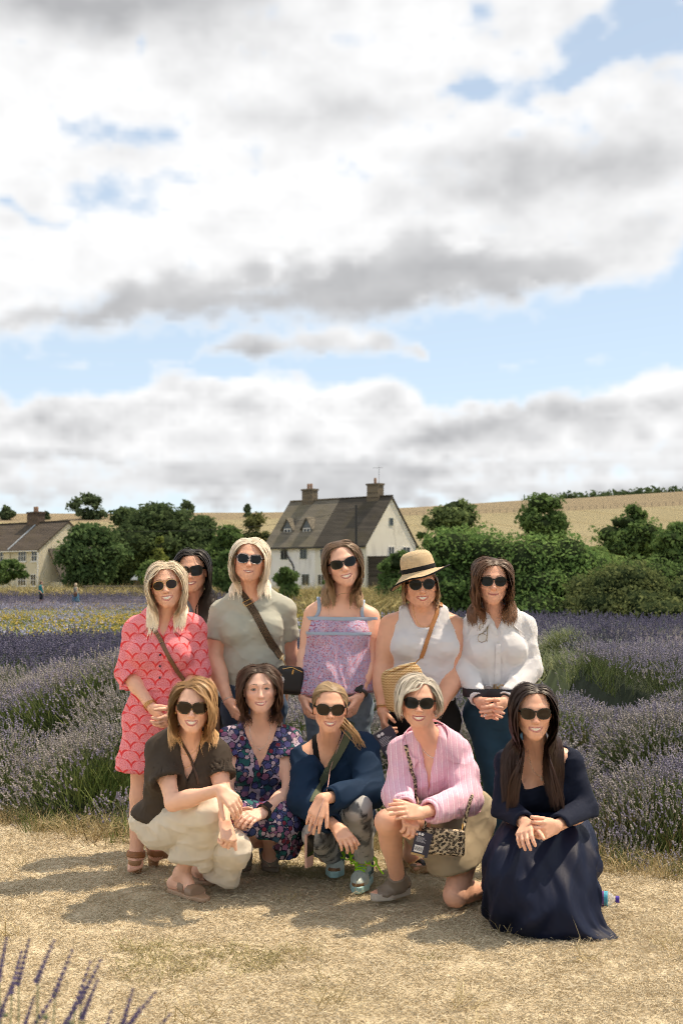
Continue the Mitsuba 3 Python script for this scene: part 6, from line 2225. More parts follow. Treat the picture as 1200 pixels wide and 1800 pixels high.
def hat_woman(key):
    H = Head(at(738, 1027, 6.36), yaw=3, pitch=0, roll=-3, s=.99, smile=1.2, width=1.06, jaw=1.1, cheeks=1.12)
    J = joints(6.45, neck=(744, 1072), pelvis=(746, 1262), sh_l=(687, 1100), sh_r=(797, 1102), el_l=(672, 1180, 6.42), wr_l=(673, 1252, 6.30), el_r=(801, 1184, 6.42), wr_r=(772, 1246, 6.22),
               hip_l=(722, 1268), hip_r=(772, 1268), kn_l=(722, 1396), kn_r=(770, 1398, 6.4), an_l=(722, 1502, 6.5), an_r=(766, 1508, 6.45))
    B = Body(J, H, build=1.12, bust=1.15, arm=1.20, waist=1.15, hips=.88, leg=.92)
    B.hand('l', at(676, 1282, 6.24) - J['wr_l'], (.7, .3, .3), (.5, -.8, .2), curl=(30, 40, 30))
    B.hand('r', at(752, 1262, 6.18) - J['wr_r'], (-.4, .8, .2), (-.4, -.5, .6), curl=(30, 40, 30))
    feet = (('l', at(732, 1506, 6.62), at(698, 1521, 6.52)), ('r', at(785, 1515, 6.52), at(722, 1530, 6.42)))
    for sd, he, to in feet:
        B.foot(sd, he, to)
    skin(B, key, tone=(.51, .29, .20), seed=5)
    mouth_parts(H, key, open_=.0095, wid=.027, lip=(.46, .15, .13))
    glasses(H, key, a=.0280, b=.0240, p=2.2, tilt=.06, rim=.0034, z0=-.001)
    tor = grown(B.prims('torso'), .008)
    hem = ease_cut(at(746, 1234, 6.45), (0, 0, -1))

    def arms(P):
        a, b, c = loc(B, P)
        lim = np.interp(c, [-.16, -.125, -.095, -.05, 0, .05], [.32, .185, .150, .128, .120, .118])
        return np.clip((np.abs(a) - lim), -.05, .05)
    f = within(without(tor, neck_scoop(B, .086, .092, .02, 3.5)), arms, hem)
    lo, hi = box_of(B, 'sh_l', 'sh_r', 'pelvis', pad=.2)
    garment(B, key, 'tank_top', f, lo, hi, (.60, .60, .635), folds=[(slant(4, 4, 17, 10), .0025, 5), (slant(5, 5, 22, -18), .0018, 6), ((100, 100, 2), .0007, 8)], tint=.05, h=.007)
    legs_of(B, key, 'trousers', (.010, .010, .011), waist_z=at(746, 1222, 6.45), hem=[ease_cut(at(740, 1470, 6.45), (0, 0, -1))], h=.011)
    col = many(union(B.prims('torso', 'neck')), H.simple)
    hair(H, key, lambda P: col(P) - F32(.006), (.20, .12, .065), (.40, .27, .15), n=1300, drop=0.065, part=.02, thick=.020, wave=(.004, 60), layers=.2, seed=14, hairline=.060, step=.011, top_max=.052, curtain=(.074, .02), front=.4, fy=.02, by=-.07, width=.0068)
    # straw hat: crown, wide brim dipping to the left, black band and edge
    hk = key_for(f'{key}__hat')
    X, F_, Z = H.X, H.F, H.Z
    tl = math.radians(10)
    X2, Z2 = X * math.cos(tl) + Z * math.sin(tl), Z * math.cos(tl) - X * math.sin(tl)
    o = H.w((0, -.010, .058))
    g = np.linspace(0, 2 * np.pi, 65)[:-1]
    prof = [(.001, .115), (.030, .114), (.058, .108), (.075, .094), (.084, .070), (.087, .040), (.088, .012), (.091, .004), (.105, -.001), (.130, -.006), (.155, -.006), (.158, -.008), (.155, -.010), (.130, -.010), (.100, -.006), (.086, .0), (.083, .03), (.06, .09), (.001, .105)]
    V = []
    for r, z in prof:
        out = np.clip((r - .09) / .065, 0, 1)
        wav = out ** 1.3 * (-.048 * np.clip(-np.cos(g - .35), 0, 1) ** 1.3 + .012 * np.clip(np.cos(g), 0, 1) - .006 * np.sin(g) + .006 * np.sin(3 * g))
        V.append(o + (r * np.cos(g))[:, None] * X2 + (r * 1.08 * np.sin(g))[:, None] * F_ + (z + wav)[:, None] * Z2)
    n, m = len(g), len(prof)
    i, j = np.meshgrid(np.arange(m - 1), np.arange(n), indexing='ij')
    q = np.stack([i * n + j, i * n + (j + 1) % n, (i + 1) * n + (j + 1) % n, (i + 1) * n + j], -1).reshape(-1, 4)
    tri = np.vstack([q[:, [0, 2, 1]], q[:, [0, 3, 2]]])
    put('straw', (np.vstack(V), tri), 'straw_weave', hk, smooth=40)
    ring = lambda r, z: o + (r * np.cos(g))[:, None] * X2 + (r * 1.08 * np.sin(g))[:, None] * F_ + z * Z2
    rows = [ring(.0895, .010), ring(.0905, .014), ring(.0895, .030), ring(.0885, .033)]
    i, j = np.meshgrid(np.arange(3), np.arange(n), indexing='ij')
    q = np.stack([i * n + j, i * n + (j + 1) % n, (i + 1) * n + (j + 1) % n, (i + 1) * n + j], -1).reshape(-1, 4)
    put('band', (np.vstack(rows), np.vstack([q[:, [0, 1, 2]], q[:, [0, 2, 3]]])), 'cloth', hk, smooth=True, color=(.012, .012, .014))
    put('brim_edge', tube(V[11], .0042, 6, closed=True), 'cloth', hk, smooth=True, color=(.012, .012, .014))
    sk = union(B.prims('torso', 'neck'))
    chain(B, key, 'necklace', 'gold', half=.058, drop=.085, pend=(.006, .011, .004), pb='silver', skinf=sk)
    bracelet(B, 'l', key, 'bracelet', 'gold', r=.034, wire=.0022, count=2, back=.02)
    for sd, he, to in feet:
        sandal(B, sd, key, he, to, (.015, .014, .014), sole=.034, sole_col=(.34, .21, .11), bands=((.55, .80),))
        k = sandal(B, sd, key, he, to, (.60, .56, .48), sole=.006, sole_col=(.12, .09, .07), bands=((.20, .42),), name='sandal_strap')
    finish(key, B, f)


def white_shirt_woman(key):
    H = Head(at(865, 1021, 6.36), yaw=-2, pitch=0, roll=1, s=.99, smile=.45, width=.98, jaw=1.0)
    J = joints(6.45, neck=(869, 1078), pelvis=(868, 1252), sh_l=(829, 1107), sh_r=(920, 1103), el_l=(817, 1178, 6.42), wr_l=(844, 1236, 6.22), el_r=(932, 1176, 6.42), wr_r=(884, 1236, 6.20),
               hip_l=(846, 1256), hip_r=(892, 1256), kn_l=(872, 1385), kn_r=(906, 1385), an_l=(892, 1500), an_r=(916, 1500))
    B = Body(J, H, build=.98, bust=.95, arm=.98, hips=.74, leg=.82, waist=.92)
    B.hand('l', at(868, 1255, 6.12) - J['wr_l'], (.3, .8, .3), (.6, -.2, .7), curl=(12, 18, 12), thumb=(25, 10))
    B.hand('r', at(858, 1258, 6.10) - J['wr_r'], (-.3, .8, .3), (-.5, -.2, .8), curl=(15, 25, 15), thumb=(25, 10))
    skin(B, key, tone=(.53, .305, .22), seed=6)
    mouth_parts(H, key, open_=.0012, lip=(.42, .15, .13), up=.0045, full=.85)
    brow_parts(H, key, (.08, .05, .03))
    glasses(H, key, a=.0270, b=.0215, p=2.5, tilt=.10, drop=.14, rim=.0036)
    tor = grown(B.prims('torso'), .013)
    f = many(without(tor, neck_v(B, .052, .115, .0)), sleeve(B, 'l', 1.86, .051, .054, .043, k=.03), sleeve(B, 'r', 1.86, .052, .056, .044, k=.03), k=.035)
    f = within(f, ease_cut(at(868, 1207, 6.45), (0, 0, -1)))
    lo, hi = box_of(B, 'sh_l', 'sh_r', 'pelvis', 'wr_l', 'wr_r', pad=.2)
    garment(B, key, 'shirt', f, lo, hi, (.62, .62, .645), folds=[(slant(16, 9, 4.5, 20), .0045, 5), (slant(15, 9, 5, -30), .0035, 8), (slant(9, 9, 26, 20), .0014, 9)], tint=.04, h=.007)
    for sd in 'lr':
        s = sleeve(B, sd, 1.90, .06, .05, .043, k=.01)
        e, d = s.end, s.dir
        v, t = mesh_sdf(within(s, ease_cut(e - d * .06, -d)), e - .12, e + .12, .006)
        put('cuff', (v, t), 'cloth', key, smooth=True, color=(.62, .62, .645))
    collar(B, key, f, 'cloth', (.63, .63, .655), spread=.056, length=.060, drop=.035)
    buttons(B, key, f, .003, -.14, -.36, 5, (.6, .6, .6), r=.0045)
    pl = press(f, np.stack([J['neck'] + B.lat * .003 - B.up * c for c in np.linspace(.150, .352, 20)]), B.fw, .001)
    pl = lift(B, pl, .002, .016, B.fw)
    put('placket', ribbon(pl, np.tile(B.lat, (20, 1)), .014, .002, np.tile(B.fw, (20, 1)))[0], 'cloth', key, smooth=True, color=(.63, .63, .655))
    g = legs_of(B, key, 'jeans', (.018, .050, .085), hem=[ease_cut(J['an_l'], (0, 0, -1))], h=.010, waist_z=at(868, 1200, 6.45))
    # belt
    bk = key_for(f'{key}__belt')
    t = np.linspace(-1.9, 1.9, 40)
    band = girdle(many(g, f, k=.01), at(867, 1212, 6.45), np.array([0, 0, 1.0]), B.fw, B.lat, -1.9, 1.9, 40, .004)
    band = lift(B, band, .002)
    put('strap', ribbon(band, np.tile([0, 0, 1.0], (40, 1)), .021, .006, grad(g, band))[0], 'leather', bk, smooth=True, color=(.012, .014, .022))
    c = press(many(g, f), at(865, 1210, 6.4)[None], B.fw, .010)[0]
    a = np.linspace(0, 2 * np.pi, 25)[:-1]
    put('buckle', tube(c - B.lat * .028 + (.020 * np.cos(a))[:, None] * B.lat + (.021 * np.sin(a))[:, None] * B.up, .0026, 6, closed=True), 'silver', bk, smooth=True)
    put('buckle', tube(c + B.lat * .040 + (.016 * np.cos(a))[:, None] * B.lat + (.020 * np.sin(a))[:, None] * B.up, .0026, 6, closed=True), 'gold', bk, smooth=True)
    for x in (.002, .016):
        put('keeper', place(box((-.004, -.024, 0), (.004, .024, .004)), c + B.lat * x, B.lat, B.up, B.fw), 'gold', bk)
    col = many(union(B.prims('torso', 'neck', 'uparm_l', 'uparm_r')), H.simple)
    hair(H, key, lambda P: col(P) - F32(.014), (.070, .037, .021), (.19, .097, .053), n=2300, drop=0.190, part=.010, thick=.026, wave=(.010, 36), layers=.35, seed=15, hairline=.066, front=.5, step=.018, width=0.0075, curtain=(.070, .040))
    sk = union(B.prims('torso', 'neck'))
    chain(B, key, 'necklace', 'gold', half=.05, drop=.07, skinf=sk)
    put('ring', tube(at(852, 1258, 6.075) + (.0095 * np.cos(a))[:, None] * unit([.5, -.4, .6]) + (.0095 * np.sin(a))[:, None] * unit([.5, .8, 0]), .0014, 5, closed=True), 'silver', key, smooth=True)
    finish(key, B, f)


def cream_trousers_woman(key):
    H = Head(at(339, 1240, 5.80), yaw=4, pitch=0, roll=2, s=1.0, smile=1.1, width=.98, jaw=.95)
    J = joints(5.92, neck=(334, 1296), pelvis=(289, 1448, 6.06), waist=(306, 1385, 6.02), sh_l=(281, 1319, 5.92), sh_r=(380, 1325, 5.95), el_l=(304, 1412, 5.74), wr_l=(388, 1388, 5.60), el_r=(391, 1392, 5.86), wr_r=(395, 1446, 5.62),
               hip_l=(286, 1458, 6.03), hip_r=(312, 1466, 6.10), kn_l=(364, 1430, 5.74), kn_r=(412, 1492, 5.84), an_l=(319, 1535, 6.00), an_r=(352, 1530, 6.20))
    B = Body(J, H, build=.96, bust=.95, arm=.94, hips=.74, leg=.86, face=(.3, -1, 0))
    B.hand('l', at(421, 1420, 5.56) - J['wr_l'], (-.2, .6, -.5), (.1, -.9, .0), curl=(28, 30, 20), spread=4)
    B.hand('r', at(402, 1476, 5.58) - J['wr_r'], (-.4, .5, 0), (.5, -.6, .0), curl=(60, 70, 40), thumb=(25, 25))
    B.foot('l', at(300, 1562, 6.05), at(364, 1580, 5.86))
    B.foot('r', at(330, 1535, 6.35), at(372, 1552, 6.15))
    skin(B, key, tone=(.60, .38, .285), seed=7)
    mouth_parts(H, key, open_=.0105, wid=.0265, lip=(.50, .17, .16), up=.008)
    glasses(H, key, a=.0315, b=.0235, p=3.0, tilt=.10, drop=.12, rim=.0042, fr_bsdf='tortoise', lens='lens_brown')
    tor = grown(B.prims('torso'), .018)
    f = many(without(tor, neck_v(B, .062, .20, .0)), sleeve(B, 'l', .62, .054, .080, cav=.06), sleeve(B, 'r', .62, .053, .074, cav=.06), k=.03)
    f = within(f, ease_cut(at(264, 1428, 6.05), -B.up + .25 * B.lat))
    lo, hi = box_of(B, 'sh_l', 'sh_r', 'pelvis', 'el_l', pad=.22)
    garment(B, key, 'blouse', f, lo, hi, (.055, .043, .034), folds=[(slant(14, 8, 4.5, -18), .0045, 5), (slant(8, 8, 20, 24), .0025, 8), ((34, 34, 30), .0006, 9)], h=.0068)
    hl, hr = at(336, 1512, 5.95), at(383, 1546, 6.02)
    leg_l = many(grown(B.prims('thigh_l'), .016), union([cone(J['kn_l'], hl, .068, .106, .02, (np.array([.45, 1.0, 0]), .62))]), k=.03)
    leg_r = many(grown(B.prims('thigh_r'), .016), union([cone(J['kn_r'], hr, .070, .096, .02, (np.array([.5, 1.0, 0]), .6)), cone(J['kn_r'], J['an_r'] + [0, 0, .06], .068, .06, .02)]), k=.03)
    cl = cone(hl + [0, 0, .07], hl - [0, 0, .03], .055, .104, 0, (np.array([.45, 1.0, 0]), .58))[0]
    cr = cone(hr + [0, 0, .06], hr - [0, 0, .03], .04, .092, 0, (np.array([.5, 1.0, 0]), .56))[0]
    cut_l = ease_cut(hl, (.02, 0, -1))
    seat = grown(B.prims('torso'), .003)
    g = many(without(leg_l, cl), without(leg_r, cr), k=.006)
    g = many(g, within(seat, ease_cut(B.waist - B.up * .03, B.up)), k=.03)
    mid = (hl[0] + .075)

    def hemcut(P):
        z = np.where(P[:, 0] < mid - .02, hl[2], hr[2] + .32 * np.clip(P[:, 0] - hr[0], -.2, .04) * -1 - .0)
        return np.clip(z - P[:, 2], -.06, .06)
    g = within(g, hemcut)
    lo, hi = box_of(B, 'hip_l', 'hip_r', 'kn_l', 'kn_r', hl, hr, 'pelvis', pad=.2)
    garment(B, key, 'trousers', g, lo, hi, (.64, .585, .49), folds=[(slant(3.5, 6, 15, 8, 30), .006, 4), (slant(15, 8, 4, 20), .0045, 9), (slant(9, 9, 26, 30), .002, 14)], h=.0075, tint=.05)
    col = many(union(B.prims('torso', 'neck', 'uparm_l', 'uparm_r')), H.simple)
    hair(H, key, lambda P: col(P) - F32(.010), (.24, .135, .055), (.56, .35, .17), n=2300, drop=0.14, part=-.026, thick=.030, wave=(.008, 30), layers=.14, seed=16, hairline=.068, step=.016, width=0.0078, curtain=(.072, .03), front=.45, fy=.035)
    sk = union(B.prims('torso', 'neck'))
    chain(B, key, 'necklace', 'gold', half=.055, drop=.115, pend=(.007, .010, .004), skinf=sk)
    chain(B, key, 'necklace', 'gold', half=.048, drop=.05, skinf=sk)
    s = trimesh.creation.icosphere(2, .007)
    put('earring', (np.array(s.vertices) + H.w((-.077, .006, -.036)), np.array(s.faces)), 'gold', key, smooth=True)
    buttons(B, key, f, .018, -.215, -.30, 2, (.10, .07, .05), r=.005)
    sandal(B, 'l', key, at(300, 1562, 6.05), at(364, 1580, 5.86), (.30, .20, .135), sole=.014, sole_col=(.40, .27, .18), bands=((.58, .76), (.33, .48)), grow=.010)
    sandal(B, 'r', key, at(330, 1535, 6.35), at(372, 1552, 6.15), (.30, .20, .135), sole=.014, sole_col=(.40, .27, .18), bands=((.45, .80),))
    finish(key, B, f)


def floral_dress_woman(key):
    H = Head(at(456, 1210, 6.16), yaw=6, pitch=2, roll=-3, s=.99, smile=.9, width=1.02, jaw=1.02)
    J = joints(6.28, neck=(460, 1276), pelvis=(464, 1438, 6.46), sh_l=(406, 1304, 6.30), sh_r=(507, 1306, 6.28), el_l=(396, 1392, 6.20), wr_l=(416, 1432, 5.98), el_r=(509, 1394, 6.16), wr_r=(460, 1430, 5.92),
               hip_l=(442, 1452, 6.48), hip_r=(490, 1452, 6.48), kn_l=(440, 1446, 6.06), kn_r=(480, 1446, 6.08), an_l=(427, 1506, 6.40), an_r=(474, 1506, 6.40))
    B = Body(J, H, build=1.02, bust=1.12, arm=1.0, leg=.95)
    B.hand('r', at(428, 1440, 5.80) - J['wr_r'], (.1, .6, -.5), (-.3, -.1, .9), curl=(18, 25, 15), spread=4, thumb=(30, 10))
    B.hand('l', at(420, 1445, 5.88) - J['wr_l'], (.3, .8, 0), (.6, -.4, .3), curl=(30, 40, 30))
    feet = (('l', at(428, 1516, 6.48), at(426, 1534, 6.34)), ('r', at(473, 1516, 6.48), at(476, 1534, 6.34)))
    for sd, he, to in feet:
        B.foot(sd, he, to)
    skin(B, key, tone=(.62, .405, .325), seed=8, blush=1.25)
    mouth_parts(H, key, open_=.0062, wid=.0255, lip=(.50, .22, .21), up=.007)
    brow_parts(H, key, (.10, .065, .045), z=.021, thick=.0020)
    eye_parts(H, key)
    tor = grown(B.prims('torso'), .010)
    neck = neck_v(B, .098, .185, .02)
    sl, sr = J['sh_l'], J['sh_r']
    flut = union([cone(sl + B.up * .01, sl + (J['el_l'] - sl) * .40 - B.lat * .012, .066, .088, .02), cone(sr + B.up * .01, sr + (J['el_r'] - sr) * .40 + B.lat * .012, .066, .086, .02)])
    ends = []
    for sd, m in (('l', -1), ('r', 1)):
        e = J['sh_' + sd] + (J['el_' + sd] - J['sh_' + sd]) * .36
        d = unit(J['el_' + sd] - J['sh_' + sd])
        ends.append((e, d))

    def sle(P):
        d = flut(P)
        for (e, dd), m in zip(ends, (-1, 1)):
            side = ((P - e.astype(F32)) @ (B.lat * m).astype(F32))
            d = np.where(side > -.12, np.maximum(d, (P - e.astype(F32)) @ dd.astype(F32)), d)
        return d
    cavs = [cone(e - d * .06, e + d * .02, .050, .078, 0)[0] for e, d in ends]
    bod = many(without(tor, neck), without(sle, *cavs, neck_v(B, .10, .20, .02)), k=.02)
    f0 = within(bod, ease_cut(B.waist - B.up * .02, -B.up))
    lo, hi = box_of(B, 'sh_l', 'sh_r', 'pelvis', pad=.2)
    garment(B, key, 'dress_bodice', f0, lo, hi, None, 'floral_print', folds=[(slant(16, 9, 5, 20), .004, 5), (slant(9, 9, 22, -15), .0025, 8)], h=.0068)
    # the frill that hangs from the neckline over the bodice
    fr = without(within(grown(B.prims('torso'), .026), ease_cut(B.chest - B.up * .185, -B.up - .15 * B.lat), ease_cut(B.chest + B.up * .07, B.up)), neck_v(B, .108, .20, .02), ease_cut(B.chest, -B.fw))
    garment(B, key, 'dress_frill', fr, lo, hi, None, 'floral_print', folds=[((20, 10, 4), .008, 15)], h=.0065)
    hz = at(470, 1470, 6.1)
    lap = union([cone(B.waist, J['pelvis'], .13, .155, .04, (B.fw, .85)), cone(J['hip_l'], J['kn_l'] + [-.01, -.03, .01], .12, .088, .05), cone(J['hip_r'], J['kn_r'] + [.02, -.03, .01], .12, .092, .05), cone(J['hip_r'] + [.02, 0, -.02], at(494, 1500, 6.20), .10, .07, .08), cone(J['kn_r'] + [.02, -.02, 0], at(492, 1496, 6.14), .08, .055, .05)])

    def hemz(P):
        z = hz[2] - .03 - np.clip((P[:, 0] - hz[0] - .0), -.05, .06) * 1.4
        return np.clip((z - P[:, 2]) * .7, -.06, .06)
    inner = union([cone(J['kn_l'] + [0, .06, -.10], J['kn_l'] + [0, -.02, -.09], .07, .07, .02), cone(J['kn_r'] + [0, .06, -.10], J['kn_r'] + [-.02, -.02, -.09], .07, .07, .02)])
    g = without(within(lap, hemz), inner)
    lo, hi = box_of(B, 'hip_l', 'hip_r', 'kn_l', 'kn_r', 'waist' if 'waist' in J else 'pelvis', pad=.2)
    garment(B, key, 'dress_skirt', g, lo, hi, None, 'floral_print', folds=[((8, 8, 8), .007, 4), ((22, 22, 6), .004, 9)], h=.0075)
    col = many(union(B.prims('torso', 'neck', 'uparm_l', 'uparm_r')), H.simple)
    hair(H, key, lambda P: col(P) - F32(.008), (.045, .026, .017), (.115, .062, .037), n=2000, drop=0.14, part=.0, thick=.030, wave=(.010, 50), layers=.16, seed=17, hairline=.066, step=.014, width=0.0078, curtain=(.076, .03), front=.5, fy=.03)
    sk = union(B.prims('torso', 'neck'))
    chain(B, key, 'necklace', 'silver', half=.052, drop=.075, pend=(.004, .006, .003), skinf=sk, r=.0008)
    watch(B, 'r', key, (.015, .015, .017), facing=(.0, -1, .5), back=.02)
    for sd, he, to in feet:
        sandal(B, sd, key, he, to, (.22, .19, .15), sole=.018, sole_col=(.16, .13, .10), bands=((.50, .66), (.74, .88)), ankle=(-.005, .022))
    finish(key, B, f0)


def navy_jumper_woman(key):
    H = Head(at(580, 1243, 6.02), yaw=2, pitch=0, roll=2, s=.99, smile=1.1, width=.98, jaw=.93)
    J = joints(6.16, neck=(580, 1302), pelvis=(600, 1450, 6.42), sh_l=(536, 1330, 6.16), sh_r=(641, 1314, 6.14), el_l=(533, 1408, 6.02), wr_l=(592, 1455, 5.76), el_r=(650, 1394, 5.98), wr_r=(566, 1404, 5.74),
               hip_l=(576, 1462, 6.42), hip_r=(620, 1456, 6.42), kn_l=(556, 1468, 5.96), kn_r=(629, 1422, 5.86), an_l=(590, 1516, 6.34), an_r=(642, 1524, 6.14))
    B = Body(J, H, build=1.0, bust=.95, arm=.94, leg=.92)
    B.hand('r', at(552, 1440, 5.70) - J['wr_r'], (.3, .8, 0), (.7, -.4, -.2), curl=(12, 15, 10), spread=5, thumb=(25, 5))
    B.hand('l', at(606, 1474, 5.70) - J['wr_l'], (.0, .6, -.7), (.3, -.3, .8), curl=(25, 45, 30), thumb=(15, 10))
    skin(B, key, tone=(.56, .335, .235), seed=9)
    mouth_parts(H, key, open_=.0085, wid=.027, lip=(.46, .17, .16), up=.008)
    glasses(H, key, a=.0305, b=.0240, p=2.3, tilt=.12, drop=.10, rim=.0032, lens='lens_brown', z0=-.004)
    tk = without(within(grown(B.prims('torso'), .006), ease_cut(B.chest - B.up * .1, -B.up)), lambda P: np.where(loc(B, P)[2] > -.125, np.clip(.014 - np.abs(np.abs(loc(B, P)[0]) - .072), -.05, .05), .05), k=.003)
    lo, hi = box_of(B, 'sh_l', 'sh_r', 'pelvis', pad=.2)
    garment(B, key, 'vest', tk, lo, hi, (.008, .008, .010), h=.0068)
    tor = grown(B.prims('torso'), .015)

    def offsh(P):
        a, b, c = loc(B, P)
        # wide V that slips off the shoulder on the left
        lim = np.where(a < -.03, -.118 + .95 * (-a - .03), -.118 + 1.75 * (a + .03))
        lim = np.where(a < -.15, -.004, lim)
        return np.clip((lim - c) * .5, -.05, .05)
    f = many(without(tor, offsh), without(sleeve(B, 'l', 1.82, .058, .066, .048, k=.03), lambda P: np.clip((-.035 - loc(B, P)[2]), -.05, .05)), sleeve(B, 'r', 1.82, .058, .068, .050, k=.03), k=.04)
    f = within(f, ease_cut(at(600, 1462, 6.3), (0, .3, -1)))
    lo, hi = box_of(B, 'sh_l', 'sh_r', 'pelvis', 'wr_l', 'wr_r', 'el_l', 'el_r', pad=.2)
    garment(B, key, 'jumper', f, lo, hi, (.008, .026, .062), folds=[(slant(5, 6, 15, 25), .005, 5), (slant(12, 8, 5, -30), .0040, 8)], h=.0072, tint=.12)
    for sd, w in (('l', .052), ('r', .052)):
        s = sleeve(B, sd, 1.86, .06, .06, .047, k=.01)
        e, d = s.end, s.dir
        v, t = mesh_sdf(within(s, ease_cut(e - d * .045, -d)), e - .12, e + .12, .006)
        put('cuff', (v, t), 'cloth', key, smooth=True, color=(.008, .026, .062))
    fr = grown(B.prims('thigh_l', 'thigh_r', 'shin_l', 'shin_r'), .009)
    g = many(fr, within(grown(B.prims('torso'), .012), ease_cut(B.waist, (0, 0, 1))), k=.03)
    g = within(g, lambda P: np.clip(np.where(P[:, 0] > .02, J['an_r'][2] + .035, J['an_l'][2] + .02) - P[:, 2], -.05, .05))
    lo, hi = box_of(B, 'hip_l', 'hip_r', 'kn_l', 'kn_r', 'an_l', 'an_r', pad=.16)
    garment(B, key, 'leggings', g, lo, hi, None, 'acid_print', folds=[((16, 16, 16), .0028, 4)], h=.0072)
    col = many(union(B.prims('torso', 'neck', 'uparm_l', 'uparm_r')), H.simple)
    Gp = H.w((.02, -.105, -.05))
    hair(H, key, lambda P: col(P) - F32(.005), (.30, .205, .115), (.64, .49, .30), n=1500, drop=0.16, part=.012, thick=.012, wave=(.002, 40), layers=.1, seed=18, hairline=.066, step=.014, width=0.0072, gather=(Gp, (.35, .1, -1)))
    # loose ends of the ponytail over the right shoulder
    rng = np.random.default_rng(4)
    ms = []
    for i in range(26):
        a = H.w((.045 + .01 * rng.normal(), -.06, -.055 + .01 * rng.normal()))
        b = a + B.lat * (.045 + .02 * rng.random()) - B.up * (.03 + .02 * rng.random()) + B.fw * (.05 + .03 * rng.random())
        c = b + B.lat * (.018 + .02 * rng.random()) - B.up * (.035 + .03 * rng.random()) + B.fw * .02
        d = c + B.lat * .012 * rng.normal() - B.up * .02 + B.fw * .004
        ms.append(tube(spline([a, b, c, d], 12), np.linspace(.0045, .0012, 12), 5))
    put('ponytail', cat(ms), 'hair', key, smooth=True, color=(.40, .26, .13))
    # trainers with lime laces
    for sd, he, to in (('r', at(645, 1548, 6.22), at(626, 1570, 5.96)), ('l', at(594, 1524, 6.42), at(586, 1546, 6.18))):
        shoe(B, sd, key, he, to)
    finish(key, B, f)


def shoe(B, sd, key, heel, toe):
    k0 = key_for(f'{key}__trainer')
    an = B.J['an_' + sd]
    d, up = unit(toe - heel), np.array([0, 0, 1.0])
    L = np.linalg.norm(toe - heel)
    s = np.cross(d, up)
    ups = union([cone(heel + d * .035 + up * .05, heel + d * L * .70 + up * .040, .033, .037, .03), cone(heel + d * L * .70 + up * .038, toe - d * .034 + up * .032, .037, .026, .03), cone(heel + d * .03 + up * .06, an + up * .02, .034, .038, .03), cone(an + d * .02 + up * .01, heel + d * L * .60 + up * .055, .033, .027, .03)])
    cav = cone(an - up * .02, an + up * .08, .028, .032, 0)[0]
    top = ease_cut(an + up * .035, unit(up - d * .2))
    lo, hi = np.minimum(heel, toe) - .10, np.maximum(np.maximum(heel, toe), an) + .10
    v, f = mesh_sdf(without(within(ups, top, ease_cut(heel + up * .022, -up)), cav), lo, hi, .0045)
    loc_ = (v - heel) @ d / L
    hz = (v - heel) @ up
    c = np.where((loc_ > .86)[:, None] & (hz < .045)[:, None], (.20, .11, .05), (.44, .52, .50))
    c = np.where(((loc_ < .42) & (hz > .05))[:, None], (.03, .07, .09), c)
    c = np.where(((np.abs((v - heel) @ s) > .024) & (loc_ > .35) & (loc_ < .62) & (hz < .075))[:, None], (.07, .17, .19), c)
    put('upper', (v, f), 'leather', k0, smooth=True, color=c)
    out = union([cone(heel + d * .028, heel + d * L * .68, .035, .042, .02), cone(heel + d * L * .68, toe - d * .032, .042, .030, .02)])

    def sf(P):
        h = (P - heel.astype(F32)) @ up.astype(F32)
        return smax(smax(out(P - h[:, None] * up.astype(F32)), h - F32(.030), .006), -h - F32(.002), .006)
    v, f = mesh_sdf(sf, lo, hi, .005)
    put('sole', (v, f), 'leather', k0, smooth=True, color=(.30, .50, .52))
    # laces: rungs over the tongue and a loose bow
    ms = []
    fullf = ups
    for i in range(5):
        t = .40 + .07 * i
        c = heel + d * L * t
        p = np.stack([c + s * x + up * .16 for x in np.linspace(-.026, .026, 9)])
        for _ in range(30):
            p = p - up * np.clip(fullf(p.astype(F32)) - .003, -.01, .03)[:, None] * .8
        ms.append(tube(p + d * np.linspace(-.008, .008, 9)[:, None] * (1 if i % 2 else -1), .0036, 5))
    k = heel + d * L * .42 + up * .03
    k = (k + up * .12)[None]
    for _ in range(30):
        k = k - up * np.clip(fullf(k.astype(F32)) - .006, -.01, .03)[:, None] * .8
    k = k[0]
    for sx, out_, dn, fw in ((-1, .075, .035, .05), (1, .055, .030, .045), (-1, .045, .02, .075), (1, .025, .04, .07)):
        ms.append(tube(spline([k, k + s * sx * out_ * .5 + up * .012 + d * fw * .3, k + s * sx * out_ + d * fw * .6 - up * dn * .5, k + s * sx * out_ * .8 + d * fw - up * dn, k + s * sx * out_ * .35 + d * fw * .55 + up * .004, k], 24), .0036, 5))
    ms.append(tube(spline([k, k - s * .05 + up * .01 + d * .03, k - s * .09 - up * .04 + d * .06, k - s * .115 - up * .065 + d * .07], 14), .0036, 5))
    put('laces', cat(ms), 'cloth', k0, smooth=True, color=(.36, .75, .03))


